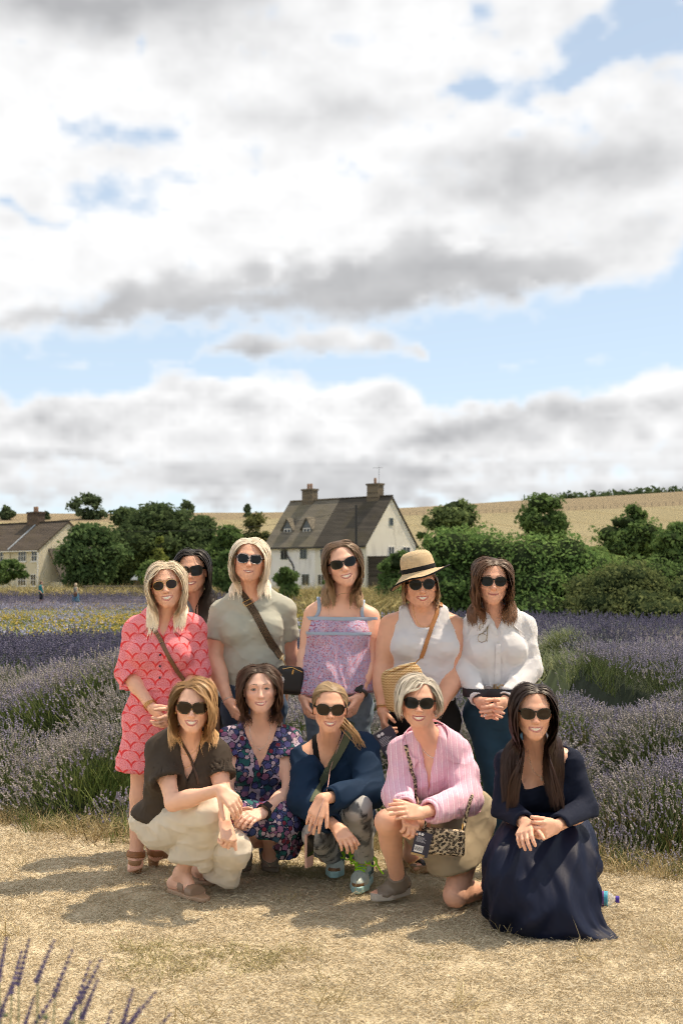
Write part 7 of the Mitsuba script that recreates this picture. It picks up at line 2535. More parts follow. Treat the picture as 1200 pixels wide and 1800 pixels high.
def pink_shirt_woman(key):
    H = Head(at(736, 1233, 5.72), yaw=-3, pitch=2, roll=2, s=.99, smile=1.3, width=.98, jaw=.97)
    J = joints(5.84, neck=(752, 1300), pelvis=(812, 1432, 5.98), waist=(788, 1380, 5.94), sh_l=(707, 1322, 5.86), sh_r=(800, 1324, 5.88), el_l=(698, 1398, 5.76), wr_l=(714, 1424, 5.52), el_r=(822, 1406, 5.74), wr_r=(740, 1430, 5.46),
               hip_l=(790, 1444, 5.94), hip_r=(832, 1440, 5.98), kn_l=(680, 1445, 5.56), kn_r=(800, 1574, 5.72), an_l=(700, 1552, 5.84), an_r=(862, 1562, 6.02))
    B = Body(J, H, build=1.0, bust=.92, arm=.96, leg=.92, hips=.74, face=(-.3, -1, 0))
    B.hand('r', at(704, 1424, 5.40) - J['wr_r'], (-.1, .7, -.5), (-.3, -.3, .8), curl=(15, 22, 12), spread=4, thumb=(20, 8))
    B.hand('l', at(722, 1454, 5.46) - J['wr_l'], (-.3, .7, .2), (.8, -.3, .2), curl=(35, 60, 40), thumb=(15, 25))
    he, to = at(716, 1566, 5.92), at(659, 1584, 5.78)
    B.foot('l', he + [0, 0, .012], to + [0, 0, .012])
    B.foot('r', at(868, 1568, 6.12), at(880, 1578, 6.25), up=(0, -1, .3))
    skin(B, key, tone=(.55, .325, .235), seed=10)
    mouth_parts(H, key, open_=.0090, wid=.0275, lip=(.42, .13, .13), up=.008)
    glasses(H, key, a=.0290, b=.0215, p=2.6, tilt=.12, drop=.14, rim=.0040)
    tor = grown(B.prims('torso'), .014)
    f = many(without(tor, neck_v(B, .050, .19, .0)), sleeve(B, 'l', 1.80, .052, .058, .048, k=.03), sleeve(B, 'r', 1.80, .053, .062, .050, k=.03), k=.03)
    f = within(f, ease_cut(B.waist - B.up * .125, -B.up))
    lo, hi = box_of(B, 'sh_l', 'sh_r', 'pelvis', 'wr_l', 'wr_r', 'el_r', pad=.2)
    garment(B, key, 'shirt', f, lo, hi, None, 'stripe_print', folds=[(slant(15, 8, 4.5, -15), .0050, 5), (slant(6, 7, 17, 28), .0035, 8), (slant(26, 20, 12, 20), .0010, 9)], h=.007)
    for sd in 'lr':
        s = sleeve(B, sd, 1.86, .06, .06, .048, k=.01)
        e, d = s.end, s.dir
        v, t = mesh_sdf(within(s, ease_cut(e - d * .06, -d)), e - .12, e + .12, .006)
        put('cuff', (v, t), 'stripe_print', key, smooth=True)
    collar(B, key, f, 'stripe_print', None, spread=.060, length=.066, drop=.050, open_=.06)
    buttons(B, key, f, .008, -.215, -.36, 3, (.70, .36, .48), r=.0055)
    pk = press(f, np.stack([J['neck'] + B.lat * (.070 + x) - B.up * c for c in np.linspace(.165, .275, 8) for x in np.linspace(-.042, .042, 7)]), B.fw, .001)
    pk = lift(B, pk, .004, .012, B.fw)
    i, j = np.meshgrid(np.arange(7), np.arange(6), indexing='ij')
    q = np.stack([i * 7 + j, i * 7 + j + 1, (i + 1) * 7 + j + 1, (i + 1) * 7 + j], -1).reshape(-1, 4)
    put('pocket', (pk, np.vstack([q[:, [0, 1, 2]], q[:, [0, 2, 3]]])), 'stripe_print', key, smooth=True)
    # khaki skirt over the hips, one thigh and the kneeling leg
    hm = at(812, 1530, 5.80)
    sk = union([cone(B.waist - B.up * .03, J['pelvis'], .115, .128, .04, (B.fw, .86)), cone(J['hip_r'] + [-.01, 0, .03], hm + [-.02, 0, -.02], .098, .112, .06), cone(J['hip_l'], J['hip_l'] * .52 + J['kn_l'] * .48, .112, .108, .05), cone(J['hip_l'] * .6 + J['kn_l'] * .4, hm + [-.06, -.02, .05], .09, .09, .08)])
    cutp = at(752, 1470, 5.7)
    thr = grown(B.prims('thigh_r', 'torso'), .008)
    sk0 = sk
    sk = lambda P: smin(sk0(P), thr(P), .03)
    sk = within(sk, ease_cut(B.waist - [0, 0, .045], (0, 0, 1)), ease_cut(at(806, 1527, 5.75), unit(np.array([.22, .1, -1]))), ease_cut(J['hip_l'] * .50 + J['kn_l'] * .50, unit(J['kn_l'] - J['hip_l']) + [0, 0, -.2]))
    cav = cone(hm + [0, 0, .03], hm - [0, 0, .06], .07, .10, 0)[0]
    sk = without(sk, cav)
    lo, hi = box_of(B, 'hip_l', 'hip_r', 'kn_l', hm, 'waist', pad=.2)
    garment(B, key, 'skirt', sk, lo, hi, (.34, .28, .19), folds=[(slant(5, 5, 16, 30), .0030, 4), (slant(16, 9, 5, 10), .0020, 9)], h=.0075, tint=.05)
    col = many(union(B.prims('torso', 'neck')), H.simple)
    hair(H, key, lambda P: col(P) - F32(.004), (.40, .355, .29), (.68, .63, .53), n=1900, drop=0.036, part=.030, thick=.036, wave=(.003, 40), layers=.30, seed=19, hairline=.068, step=.010, width=0.0075, curtain=(.066, .02), front=.5, fy=.0, by=-.06, ears=.008, tone=.25)
    for m in (-1, 1):
        pp = H.w((m * .078, .002, -.036))
        s = trimesh.creation.icosphere(2, .0055)
        put('earring', cat([tube([pp, pp - np.array([0, 0, .022])], .0014, 5), (np.array(s.vertices) * [1, 1, 1.35] + pp - [0, 0, .026], np.array(s.faces))]), 'silver', key, smooth=True)
    skf = union(B.prims('torso', 'neck'))
    chain(B, key, 'necklace', 'silver', half=.050, drop=.055, r=.0013, skinf=skf)
    k0 = sandal(B, 'l', key, he + [0, 0, .012], to + [0, 0, .012], (.20, .165, .13), sole=.026, sole_col=(.46, .42, .36), bands=((.48, .80), (.0, .34)), ankle=(-.035, .06), grow=.007)
    finish(key, B, f)


def navy_dress_woman(key):
    H = Head(at(937, 1250, 5.48), yaw=-2, pitch=0, roll=0, s=.99, smile=1.1, width=.97, jaw=.95)
    J = joints(5.62, neck=(944, 1316), pelvis=(952, 1470, 5.78), sh_l=(892, 1340), sh_r=(1002, 1340), el_l=(888, 1424, 5.56), wr_l=(926, 1450, 5.32), el_r=(1026, 1424, 5.58), wr_r=(976, 1454, 5.32),
               hip_l=(926, 1488, 5.80), hip_r=(972, 1488, 5.80), kn_l=(892, 1512, 5.42), kn_r=(995, 1600, 5.48), an_l=(892, 1600, 5.60), an_r=(1030, 1590, 5.86))
    B = Body(J, H, build=.98, bust=1.0, arm=.95)
    B.hand('r', at(948, 1462, 5.24) - J['wr_r'], (-.2, .7, .0), (-.4, -.3, .8), curl=(35, 60, 40), thumb=(20, 18))
    B.hand('l', at(922, 1462, 5.26) - J['wr_l'], (.3, .7, 0), (.3, -.3, .8), curl=(25, 30, 20))
    skin(B, key, tone=(.55, .325, .235), seed=11)
    mouth_parts(H, key, open_=.0085, wid=.028, lip=(.46, .19, .18), up=.008)
    glasses(H, key, a=.0290, b=.0215, p=2.4, tilt=.16, drop=.12, rim=.0030, lens='lens_brown')
    tor = grown(B.prims('torso'), .008)

    def square(P):
        a, b, c = loc(B, P)
        lim = np.where(b > -.01, -.135 + 1.5 * np.maximum(np.abs(a) - .066, 0), -.02 + 2 * np.maximum(np.abs(a) - .07, 0))
        return np.clip((lim - c) * .6, -.05, .05)
    f = many(without(tor, square), sleeve(B, 'l', 1.88, .053, .056, .045, k=.03), sleeve(B, 'r', 1.90, .053, .057, .046, k=.03), k=.03)
    f = within(f, ease_cut((0, 0, .455), (0, 0, -1)))
    lo, hi = box_of(B, 'sh_l', 'sh_r', 'pelvis', 'wr_l', 'wr_r', 'el_r', 'el_l', pad=.18)
    garment(B, key, 'dress_bodice', f, lo, hi, (.006, .010, .026), folds=[(slant(9, 9, 24, 20), .0025, 5)], h=.0072, tint=.05)
    rings = [(.470, [(987, 5.76), (976, 5.86), (948, 5.88), (920, 5.86), (906, 5.76), (914, 5.62), (946, 5.57), (978, 5.60)]),
             (.425, [(1012, 5.74), (1000, 5.93), (950, 5.98), (905, 5.92), (884, 5.70), (884, 5.42), (930, 5.44), (992, 5.52)]),
             (.360, [(1034, 5.68), (1018, 5.98), (950, 6.02), (898, 5.94), (864, 5.60), (862, 5.29), (924, 5.34), (1010, 5.45)]),
             (.250, [(1044, 5.64), (1030, 6.02), (950, 6.08), (890, 5.96), (851, 5.56), (856, 5.25), (926, 5.27), (1024, 5.38)]),
             (.110, [(1036, 5.62), (1030, 6.06), (955, 6.12), (888, 6.00), (850, 5.58), (858, 5.31), (944, 5.22), (1036, 5.33)]),
             (.045, [(1038, 5.58), (1034, 6.04), (958, 6.12), (886, 5.98), (853, 5.60), (862, 5.37), (952, 5.24), (1050, 5.30)]),
             (.004, [(1048, 5.50), (1038, 6.00), (960, 6.12), (885, 5.96), (858, 5.62), (868, 5.41), (958, 5.27), (1076, 5.28)])]
    from scipy.interpolate import CubicSpline, PchipInterpolator
    nt, ns = 340, 84
    th = np.linspace(0, 2 * np.pi, nt, endpoint=False)
    R = []
    for z, pts in rings:
        p = np.array([[(px - 600) / FPX * y * 1.003, y] for px, y in pts])
        cs = CubicSpline(np.arange(9) * np.pi / 4, np.vstack([p, p[:1]]), bc_type='periodic')
        R.append(np.column_stack([cs(th), np.full(nt, z)]))
    R = np.array(R)
    u = np.linspace(0, 1, ns)
    G = PchipInterpolator(np.array([0, .13, .30, .55, .80, .92, 1.0]), R, axis=0)(u)
    c = G.mean(1, keepdims=True)
    out = unit((G - c) * [1, 1, 0])
    U, TH = np.meshgrid(u, th, indexing='ij')
    tw = TH + .5 * U
    f1 = 1 - 2 * np.sqrt(np.sin(tw * 5.5 + 1.2 * np.sin(U * 4 + TH)) ** 2 + .03)
    f2 = np.sin(tw * 17 + 3 * meshkit.noise(np.stack([np.cos(TH) * 2, np.sin(TH) * 2, U * 3], -1), 3) * 3)
    f3 = meshkit.fbm(np.stack([np.cos(TH) * 3.2, np.sin(TH) * 3.2, U * 2.6], -1), 3, 8) - .5
    tail = np.exp(-((np.mod(TH + .5, 2 * np.pi) - .35) / .7) ** 2)
    amp = (.003 + .016 * np.clip(U * 1.25, 0, 1)) * (1 - .75 * np.clip((U - .93) / .07, 0, 1))
    disp = 1.5 * amp * (.75 * f1 + .35 * f2 + 1.3 * f3) + .022 * tail * np.sin(U * 21 + 2 * TH) * np.clip((U - .4) / .3, 0, 1) * np.clip((1 - U) / .08, 0, 1)
    G = G + out * disp[..., None]
    G[..., 2] = np.maximum(G[..., 2] + (.010 * f3 * np.sin(U * math.pi)), .004)
    i, j = np.meshgrid(np.arange(ns - 1), np.arange(nt), indexing='ij')
    q = np.stack([i * nt + j, i * nt + (j + 1) % nt, (i + 1) * nt + (j + 1) % nt, (i + 1) * nt + j], -1).reshape(-1, 4)
    put('dress_skirt', (G.reshape(-1, 3), np.vstack([q[:, [0, 2, 1]], q[:, [0, 3, 2]]])), 'satin', key, smooth=True, color=(.005, .009, .029))
    col = many(union(B.prims('torso', 'neck', 'uparm_l', 'uparm_r')), H.simple)
    hair(H, key, lambda P: col(P) - F32(.010), (.018, .010, .008), (.042, .019, .013), n=2400, drop=0.39, part=.008, thick=.024, wave=(.006, 20), layers=.16, seed=20, hairline=.070, front=.6, step=.017, width=0.0093, curtain=(.080, .045), fy=.065, gap=.052)
    sk = union(B.prims('torso', 'neck'))
    p = chain(B, key, 'necklace', 'silver', half=.050, drop=.085, skinf=sk, r=.0008)
    c = p[20] + B.fw * .003
    put('cross_pendant', cat([place(box((-.0016, -.022, 0), (.0016, 0, .003)), c, B.lat, B.up, B.fw), place(box((-.007, -.0095, -.0003), (.007, -.0065, .0033)), c, B.lat, B.up, B.fw)]), 'silver', key)
    finish(key, B, f)


scene['straw_weave'] = principled(mikit.proc(lambda p, n, uv: mikit.mix((0.50, 0.37, 0.22), (0.62, 0.49, 0.32), mikit.fbm(p.x * 40, p.y * 40, p.z * 260, 2)) * (.9 + .1 * dr.sin(p.z * 1500))), 0.8, specular=0.2)

PEOPLE = [
    (red_dress_woman, 'woman standing at the left in a coral red and pink scallop print shirt dress'),
    (dark_hair_woman, 'woman with long black hair and big black sunglasses standing behind the red dress'),
    (grey_tee_woman, 'woman standing in a plain grey green tee with a blonde bob and mottled sunglasses'),
    (camisole_woman, 'woman standing in a lilac sprig camisole with pale blue straps and light jeans'),
    (hat_woman, 'woman standing in a wide brimmed straw hat, white tank top and black trousers'),
    (white_shirt_woman, 'woman standing in a white long sleeve shirt and belted jeans, hands clasped in front'),
    (cream_trousers_woman, 'woman squatting in a dark brown blouse, cream wide leg trousers and tan slides'),
    (floral_dress_woman, 'woman squatting in a dark floral dress, the only one without sunglasses'),
    (navy_jumper_woman, 'woman squatting in a navy jumper, grey mottled leggings and lime laced trainers'),
    (pink_shirt_woman, 'woman with short silver hair kneeling in a pink striped shirt and khaki skirt'),
    (navy_dress_woman, 'woman kneeling at the right in a long navy dress with very long dark hair'),
]
KEY = {fn.__name__: person(lab) for fn, lab in PEOPLE}
with ThreadPoolExecutor(4) as ex:
    for r in [ex.submit(fn, KEY[fn.__name__]) for fn, _ in PEOPLE]:
        r.result()
# ---------------------------------------------------------------- what they carry, the bottle, and the two walkers
WHO = {}


def strap_on(B, pts, half, n, off=.004, thick=.003, f=None):
    """A flat strap over the clothes: points (px, py, Y) pressed on to them."""
    f = f or many(B.shell, union(B.prims('torso', 'neck')), k=.01)
    p = spline(np.array([at(*q) for q in pts]), n)
    p = press(f, p, np.array([0, -1.0, 0]), off)
    p[1:-1] = .25 * p[:-2] + .5 * p[1:-1] + .25 * p[2:]
    p = lift(B, p, .0035, half + .006)
    p[1:-1] = .25 * p[:-2] + .5 * p[1:-1] + .25 * p[2:]
    t = unit(np.gradient(p, axis=0))
    nn = grad(f, p)
    nn[1:-1] = unit(nn[:-2] + nn[1:-1] + nn[2:])
    w = unit(np.cross(t, nn))
    return ribbon(p, w, half, thick, nn), p, w, nn, t


def soft_box(c, X, Yv, Z, sx, sy, sz, r, taper=0.0, h=.004):
    """A rounded bag body."""
    A = np.stack([X, Yv, Z]).astype(F32)
    c = np.asarray(c, F32)

    def f(P):
        q = (P - c) @ A.T
        k = 1 - taper * np.clip(q[:, 2] / sz, -1, 1)
        q = np.stack([q[:, 0] / k, q[:, 1] / k, q[:, 2]], -1)
        d = np.abs(q) - np.array([sx - r, sy - r, sz - r], F32)
        return np.linalg.norm(np.maximum(d, 0), axis=1) + np.minimum(d.max(1), 0) - F32(r)
    m = max(sx, sy, sz) * 1.4
    return mesh_sdf(f, c - m, c + m, h)


def brochure(key, c, X, Z, w, h, fan=1):
    """A folded leaflet: dark cover with pale panel, barcode lines and a tan stripe."""
    N = unit(np.cross(X, Z))
    if N[1] > 0:
        N = -N
    for i in range(fan):
        cc = c - N * .004 * i + X * .016 * i
        put('cover', place(box((-w / 2, -h / 2, 0), (w / 2, h / 2, .0016)), cc, X, Z, N), 'leather', key, color=(.030, .030, .055))
    b = c + N * .0022
    put('stripe', place(box((-w / 2, -h * .50, 0), (w / 2, -h * .40, .0006)), b, X, Z, N), 'leather', key, color=(.40, .26, .12))
    put('panel', place(box((-w * .36, -h * .34, 0), (w * .30, -h * .06, .0006)), b, X, Z, N), 'leather', key, color=(.62, .62, .64))
    bars = [place(box((-w * .30 + w * .54 * t, -h * .28, 0), (-w * .30 + w * .54 * t + w * .02, -h * .12, .0005)), b + N * .0009, X, Z, N) for t in np.linspace(0, 1, 12)]
    put('barcode', cat(bars), 'leather', key, color=(.05, .05, .07))
    lines = [place(box((-w * .36, h * z, 0), (w * (.36 - .1 * (i % 3)), h * z + h * .014, .0005)), b, X, Z, N) for i, z in enumerate((.08, .12, .16, .20, .24, .28))]
    put('text_lines', cat(lines), 'leather', key, color=(.42, .42, .48))
    m = trimesh.creation.cylinder(w * .10, .0006, sections=16)
    put('emblem', cat([place((np.array(m.vertices), np.array(m.faces)), b + X * w * x + Z * h * .40, X, Z, N) for x in (-.22, .0)]), 'leather', key, color=(.62, .62, .66))


def carried():
    B = BODIES[KEY['red_dress_woman']]
    k = thing('crossbody_bag', 'studded brown leather bag strap across the coral red and pink dress', 'bag')
    (m, uv), p, w, nn, t = strap_on(B, [(262, 1092, 6.4), (276, 1118, 6.3), (300, 1160, 6.3), (319, 1200, 6.3), (338, 1240, 6.35)], .0105, 40)
    put('strap', m, 'leather', k, smooth=35, color=None) if False else put('strap', m, 'leather', k, smooth=True, color=(.155, .080, .042))
    put('stud', cat([place((np.array(s.vertices), np.array(s.faces)), p[i] + nn[i] * .0035 + w[i] * o, w[i], t[i], nn[i]) for i in range(3, 14, 2) for o in (-.004, .004) for s in [trimesh.creation.icosphere(1, .0022)]]), 'gold', k)
    put('bag_body', soft_box(B.J['pelvis'] + B.lat * .22 + B.fw * .06 - B.up * .02, B.lat, B.fw, B.up, .09, .035, .08, .02, h=.007), 'leather', k, smooth=True, color=(.13, .07, .04))

    B = BODIES[KEY['grey_tee_woman']]
    k = thing('shoulder_bag', 'small black leather bag with gold zip on a geometric patterned strap', 'bag')
    (m, uv), p, w, nn, t = strap_on(B, [(414, 1030, 6.55), (428, 1054, 6.4), (452, 1092, 6.35), (472, 1130, 6.35), (490, 1158, 6.4)], .0195, 60, off=.005)
    put('strap', m, 'strap_print', k, smooth=False, uv=uv)
    i = 22
    c, X, Z = p[i] + nn[i] * .004, w[i], t[i]
    put('buckle', tube(np.array([c + X * a + Z * b for a, b in ((-.026, -.014), (.026, -.014), (.026, .014), (-.026, .014))]), .0024, 6, closed=True), 'gold', k)
    e = p[-1]
    put('strap_end', tube(np.array([e + w[-1] * a + t[-1] * b + nn[-1] * .002 for a, b in ((-.02, 0), (.02, 0), (.016, .012), (-.016, .012))]), .0022, 6, closed=True), 'gold', k)
    bc = at(509, 1196, 6.42)
    X, Z = unit([1, .25, -.12]), unit([.12, 0, 1])
    Y_ = np.cross(Z, X)
    put('bag_body', soft_box(bc, X, Y_, Z, .075, .035, .072, .03, .12, h=.005), 'leather', k, smooth=True, color=(.014, .013, .013))
    put('zip', tube([bc + Z * .055 - X * .05 - Y_ * .030, bc + Z * .068 - Y_ * .024, bc + Z * .05 + X * .055 - Y_ * .03], .0022, 5), 'gold', k)
    put('zip_pull', place(box((-.004, -.024, 0), (.004, .0, .003)), bc + Z * .058 - Y_ * .032 + X * .004, X, Z, -Y_), 'gold', k)
    ch = spline([e, e + [.012, -.01, -.02], bc + Z * .062 - X * .045 - Y_ * .01], 12)
    put('chain', tube(ch, .0032, 5), 'gold', k)
    s = trimesh.creation.icosphere(2, .018)
    pom = np.array(s.vertices)
    put('pompom', (pom * (1 + .25 * meshkit.noise(pom * 300, 3))[:, None] + bc - X * .055 - Z * .0 - Y_ * .035, np.array(s.faces)), 'cloth', k, smooth=True, color=(.60, .56, .52))
    put('charm_cord', tube([bc + Z * .058 - X * .045 - Y_ * .02, bc - X * .055 + Z * .016 - Y_ * .035], .0018, 5), 'gold', k)

    B = BODIES[KEY['hat_woman']]
    k = thing('straw_bag', 'woven straw bag with tan zigzag pattern on a tan strap across the white tank top', 'bag')
    (m, uv), p, w, nn, t = strap_on(B, [(772, 1066, 6.5), (768, 1082, 6.3), (757, 1115, 6.25), (747, 1142, 6.25), (741, 1158, 6.25)], .0098, 40, off=.005)
    put('strap', m, 'leather', k, smooth=True, color=(.36, .155, .05))
    bc = at(711, 1208, 6.16)
    X, Z = unit([1, .1, .30]), unit([-.28, 0, 1])
    Y_ = np.cross(Z, X)
    sb = soft_box(bc, X, Y_, Z, .108, .05, .105, .045, .10, h=.005)
    put('bag_body', sb, 'straw_print', k, smooth=True)
    put('rim', tube([bc + Z * .094 - X * .085 - Y_ * .03, bc + Z * .100 - Y_ * .038, bc + Z * .098 + X * .08 - Y_ * .02], .006, 6), 'straw_print', k, smooth=True)
    put('zip', tube([bc + Z * .102 - X * .07 - Y_ * .012, bc + Z * .107 - Y_ * .012, bc + Z * .102 + X * .07 - Y_ * .01], .004, 6), 'cloth', k, smooth=True, color=(.55, .47, .34))
    put('chain', tube(spline([p[-1], (p[-1] + bc + Z * .1 + X * .085) / 2, bc + Z * .098 + X * .085], 8), .0036, 5), 'gold', k)
    k = thing('leaflet', 'dark folded leaflet held low in the hand of the woman in the straw hat', 'leaflet')
    brochure(k, at(684, 1312, 6.12), unit([.86, 0, .5]), unit([-.5, 0, .86]), .085, .17, 2)

    B = BODIES[KEY['white_shirt_woman']]
    k = thing('reading_glasses', 'thin gold reading glasses hanging from the neckline of the white shirt', 'glasses')
    g = np.linspace(0, 2 * np.pi, 25)[:-1]
    c0 = lift(B, press(B.shell, at(851, 1104, 6.3)[None], B.fw, .008), .008, .03, B.fw)[0]
    c1 = lift(B, press(B.shell, at(848, 1122, 6.3)[None], B.fw, .010), .010, .03, B.fw)[0]
    for c in (c0, c1):
        put('rim', tube(c + B.lat * (.023 * np.cos(g))[:, None] + B.up * (.021 * np.sin(g))[:, None], 0.0012, 5, closed=True), 'old_gold', k)
    put('lens', cat([extrude(__import__('shapely').Point(0, 0).buffer(.021), .001) for _ in (0,)]), 'clear_lens', k, to_world=np.vstack([np.column_stack([B.lat, B.up, B.fw, c0]), [0, 0, 0, 1]]))
    put('lens', extrude(__import__('shapely').Point(0, 0).buffer(.021), .001), 'clear_lens', k, to_world=np.vstack([np.column_stack([B.lat, B.up, B.fw, c1]), [0, 0, 0, 1]]))
    put('arm', cat([tube([c0 + B.lat * .02 + B.up * .01, c1 + B.lat * .022 - B.up * .045 + B.fw * .004], .0018, 5), tube([c0 + B.up * .022, c0 + B.up * .05 + B.lat * .01], .0018, 5), tube([c0 - B.up * .02, c1 + B.up * .02], .0014, 5)]), 'old_gold', k)

    B = BODIES[KEY['cream_trousers_woman']]
    k = thing('crossbody_bag', 'thin dark brown bag strap across the brown blouse', 'bag')
    (m, uv), p, w, nn, t = strap_on(B, [(298, 1282, 5.9), (312, 1305, 5.75), (330, 1345, 5.72), (345, 1385, 5.75)], .0055, 40, off=.006)
    put('strap', m, 'leather', k, smooth=True, color=(.055, .028, .015))

    B = BODIES[KEY['navy_jumper_woman']]
    k = thing('sling_bag', 'wide olive green bag strap across the navy jumper', 'bag')
    (m, uv), p, w, nn, t = strap_on(B, [(626, 1276, 6.1), (620, 1286, 6.0), (604, 1318, 5.9), (584, 1354, 5.9), (566, 1382, 5.95), (552, 1402, 6.0)], .019, 50, off=.006)
    put('strap', m, 'cloth', k, smooth=True, color=(.095, .115, .075))
    put('keeper', place(box((-.021, -.012, 0), (.021, .012, .006)), p[9] + nn[9] * .001, w[9], t[9], nn[9]), 'cloth', k, color=(.11, .13, .085))
    k = thing('phone', 'phone in a rose case hanging on a thin pink cord beside the grey leggings', 'phone')
    (m, uv), p, w, nn, t = strap_on(B, [(612, 1276, 6.05), (598, 1310, 5.95), (584, 1350, 5.9), (573, 1392, 5.85)], .0022, 40, off=.012)
    put('cord', tube(p, .0022, 5), 'cloth', k, smooth=True, color=(.46, .27, .24))
    c = at(543, 1495, 5.78)
    X, Z, N = unit([.42, .9, 0]), unit([.06, 0, 1]), unit([.9, -.42, 0])
    put('case', soft_box(c, X, N, Z, .036, .006, .076, .005, h=.004), 'leather', k, smooth=True, color=(.40, .25, .21))
    put('screen', place(box((-.032, -.071, 0), (.032, .071, .0012)), c + N * .0062, X, Z, N), 'lens', k)
    put('cord_loop', tube(spline([p[-1], at(556, 1440, 5.66), at(545, 1466, 5.75), c + Z * .078], 14), .0022, 5), 'cloth', k, smooth=True, color=(.46, .27, .24))

    B = BODIES[KEY['pink_shirt_woman']]
    k = thing('clutch_bag', 'leopard print clutch bag on a matching thin strap at the khaki skirt', 'bag')
    (m, uv), p, w, nn, t = strap_on(B, [(716, 1316, 5.7), (722, 1345, 5.6), (729, 1385, 5.6), (736, 1418, 5.62)], .0085, 44, off=.006)
    put('strap', m, 'leopard_print', k, smooth=False)
    c = at(777, 1480, 5.54)
    X, Z = unit([1, .12, -.10]), unit([.10, 0, 1])
    Y_ = np.cross(Z, X)
    put('bag_body', soft_box(c, X, Y_, Z, .100, .022, .057, .016, .04, h=.004), 'leopard_print', k, smooth=True)
    put('edge', tube([c + X * .09 + Z * .050 - Y_ * .016, c - X * .09 + Z * .050 - Y_ * .016], .0028, 6), 'leather', k, smooth=True, color=(.10, .07, .04))
    s0 = at(822, 1424, 5.60)
    q = spline([c + X * .085 + Z * .055, s0 - [0.01, 0, .04], s0, s0 + [.03, .08, .05]], 20)
    put('strap', tube(q, .0075, 6, flat=(Y_, .4)), 'leopard_print', k, smooth=True)
    put('strap', tube(spline([p[-1], c - X * .08 + Z * .085, c - X * .085 + Z * .055], 10), .0075, 6, flat=(Y_, .4)), 'leopard_print', k, smooth=True)
    put('chain', tube([c + X * .085 + Z * .045, c + X * .085 + Z * .085], .0045, 6), 'gold', k)
    k = thing('leaflet', 'dark folded leaflet held by the kneeling woman in pink beside the leopard print bag', 'leaflet')
    brochure(k, at(738, 1484, 5.47), unit([.93, .2, -.28]), unit([.25, 0, .97]), .062, .105, 2)


scene['old_gold'] = {'type': 'twosided', 'bsdf': {'type': 'principled', 'base_color': rgb(0.30, 0.22, 0.12), 'roughness': 0.3, 'metallic': 1.0}}
scene['clear_lens'] = {'type': 'thindielectric'}
scene['clear_plastic'] = {'type': 'thindielectric', 'int_ior': 1.35}
carried()


def bottle():
    k = thing('water_bottle', 'clear plastic water bottle with blue cap lying on the grass beside the navy dress', 'bottle')
    a, b = at(1026, 1569, 5.84), at(1088, 1571, 5.80)
    a[2] = b[2] = float(terrain(a[0], 5.9)) + .034
    d = unit(b - a)
    prof = [(0, .001), (0, .030), (.006, .0325), (.02, .0315), (.035, .0325), (.05, .0315), (.065, .0325), (.10, .0325), (.135, .032), (.150, .024), (.162, .0135), (.172, .0135)]
    L = np.linalg.norm(b - a)
    s = L / .19
    g = np.linspace(0, 2 * np.pi, 29)[:-1]
    y, z = unit(np.cross(d, [0, 0, 1])), np.array([0, 0, 1.0])
    rows = [a + d * x * s + r * (np.cos(g)[:, None] * y + np.sin(g)[:, None] * z) for x, r in prof]
    n = len(g)
    i, j = np.meshgrid(np.arange(len(prof) - 1), np.arange(n), indexing='ij')
    q = np.stack([i * n + j, i * n + (j + 1) % n, (i + 1) * n + (j + 1) % n, (i + 1) * n + j], -1).reshape(-1, 4)
    put('body', (np.vstack(rows), np.vstack([q[:, [0, 2, 1]], q[:, [0, 3, 2]]])), 'bottle_plastic', k, smooth=True)
    for nm, x0, x1, col in (('label', .088, .108, (.16, .05, .26)), ('label', .1085, .128, (.06, .35, .50))):
        put(nm, tube([a + d * x0 * s, a + d * x1 * s], .0333, 28), 'leather', k, smooth=40 if False else False, color=col)
    put('cap', tube([a + d * .170 * s, a + d * .190 * s], .0155, 20), 'leather', k, color=(.06, .03, .34))


scene['bottle_plastic'] = {'type': 'blendbsdf', 'weight': 0.25, 'a': {'type': 'thindielectric', 'int_ior': 1.45}, 'b': {'type': 'twosided', 'bsdf': {'type': 'principled', 'base_color': rgb(.8, .8, .82), 'roughness': 0.25}}}
bottle()


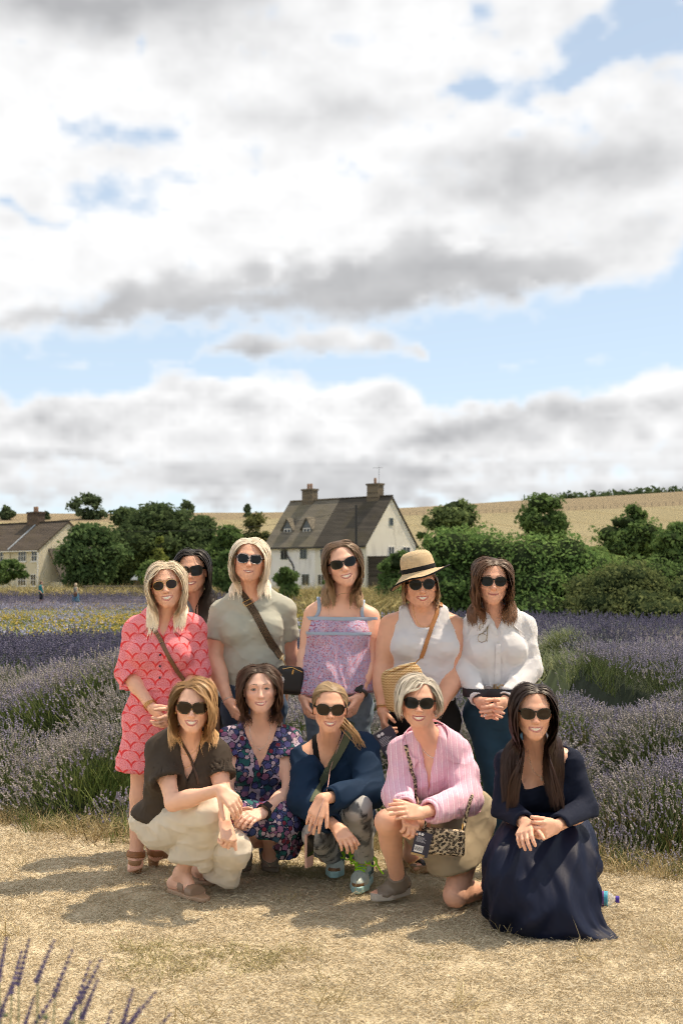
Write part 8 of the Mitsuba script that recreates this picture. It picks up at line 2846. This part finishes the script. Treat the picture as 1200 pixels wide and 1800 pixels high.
def walker(label, px, py, Y, h, top, bottom, skirt, flip, hair_col, bag):
    """A far person walking: legs in stride, arms, head, clothes as parts."""
    k = person(label)
    x = at(px, py, Y)[0]
    g = float(terrain(x, Y)) + .0
    o = np.array([x, Y, g])
    m = -1 if flip else 1
    P = lambda a, b, c: o + np.array([a * m, b, c]) * h / 1.7
    body = union([blob(P(.02, 0, 1.58), np.array([.09, .10, .125]) * h / 1.7), cone(P(.0, 0, 1.35), P(.02, 0, 1.5), .055, .05), cone(P(-.01, -.18, 1.36), P(-.08, -.24, 1.10), .05, .04), cone(P(-.08, -.24, 1.10), P(.10, -.26, .92), .04, .03), cone(P(-.01, .18, 1.36), P(-.05, .22, 1.10), .05, .04), cone(P(-.05, .22, 1.1), P(.08, .22, .88), .04, .03),
                  cone(P(0, -.09, .88), P(.14, -.09, .48), .085, .055), cone(P(.14, -.09, .48), P(.10, -.09, .06), .055, .04), cone(P(0, .09, .88), P(-.06, .09, .47), .085, .055), cone(P(-.06, .09, .47), P(-.26, .09, .10), .055, .04), cone(P(.08, -.09, .04), P(.24, -.09, .03), .04, .03), cone(P(-.28, .09, .10), P(-.18, .09, .02), .04, .03), cone(P(0, 0, .9), P(0, 0, 1.3), .14, .16)])
    lo, hi = o - [.6, .6, .05], o + [.6, .6, 1.95]
    put('body', mesh_sdf(body, lo, hi, .018), 'skin', k, smooth=True, color=(.48, .28, .2))
    tp = union([cone(P(0, -.06, .98), P(-.01, -.10, 1.36), .155, .12, .08), cone(P(0, .06, .98), P(-.01, .10, 1.36), .155, .12, .08), cone(P(-.01, -.18, 1.36), P(-.06, -.23, 1.16), .075, .068), cone(P(-.01, .18, 1.36), P(-.04, .22, 1.16), .075, .068)])
    put('top', mesh_sdf(tp, lo, hi, .018), 'cloth', k, smooth=True, color=top)
    if skirt:
        bt = within(union([cone(P(0, 0, 1.0), P(-.02, 0, .48), .17, .27, .05)]), ease_cut(P(0, 0, .42), (0, 0, -1)))
    else:
        bt = union([cone(P(0, -.08, .95), P(.13, -.09, .56), .125, .095), cone(P(0, .08, .95), P(-.05, .09, .56), .125, .095)])
    put('skirt' if skirt else 'shorts', mesh_sdf(bt, lo, hi, .018), 'cloth', k, smooth=True, color=bottom)
    put('hair', mesh_sdf(within(blob(P(.0, 0, 1.61), np.array([.105, .11, .125]) * h / 1.7)[0], lambda Q: (Q - P(.03, 0, 1.56).astype(F32)) @ unit([m * 1.0, 0, -.9]).astype(F32)), lo, hi, .018), 'hair', k, smooth=True, color=hair_col)
    put('shoe', mesh_sdf(union([cone(P(.09, -.09, .04), P(.25, -.09, .03), .05, .04), cone(P(-.29, .09, .09), P(-.17, .09, .02), .05, .04)]), lo, hi, .018), 'leather', k, smooth=True, color=(.05, .045, .04))
    if bag:
        b = thing('shoulder_bag', 'brown bag at the hip of the far woman in a blue skirt', 'bag')
        put('bag_body', soft_box(P(-.05, -.32, .92), np.array([1, 0, 0]), np.array([0, 1, 0]), np.array([0, 0, 1]), .14, .06, .13, .04, h=.02), 'leather', b, smooth=True, color=(.10, .05, .03))
        put('strap', tube([P(-.05, -.34, 1.04), P(.0, -.22, 1.42)], .018, 5), 'leather', b, color=(.10, .05, .03))


walker('far man walking left in a teal shirt and dark shorts', 72, 1040, 88, 1.80, (.02, .14, .16), (.02, .022, .026), False, False, (.12, .08, .06), False)
walker('far woman walking in a grey top and blue skirt with a brown bag', 133, 1043, 86, 1.66, (.16, .17, .15), (.035, .14, .24), True, True, (.5, .42, .3), True)
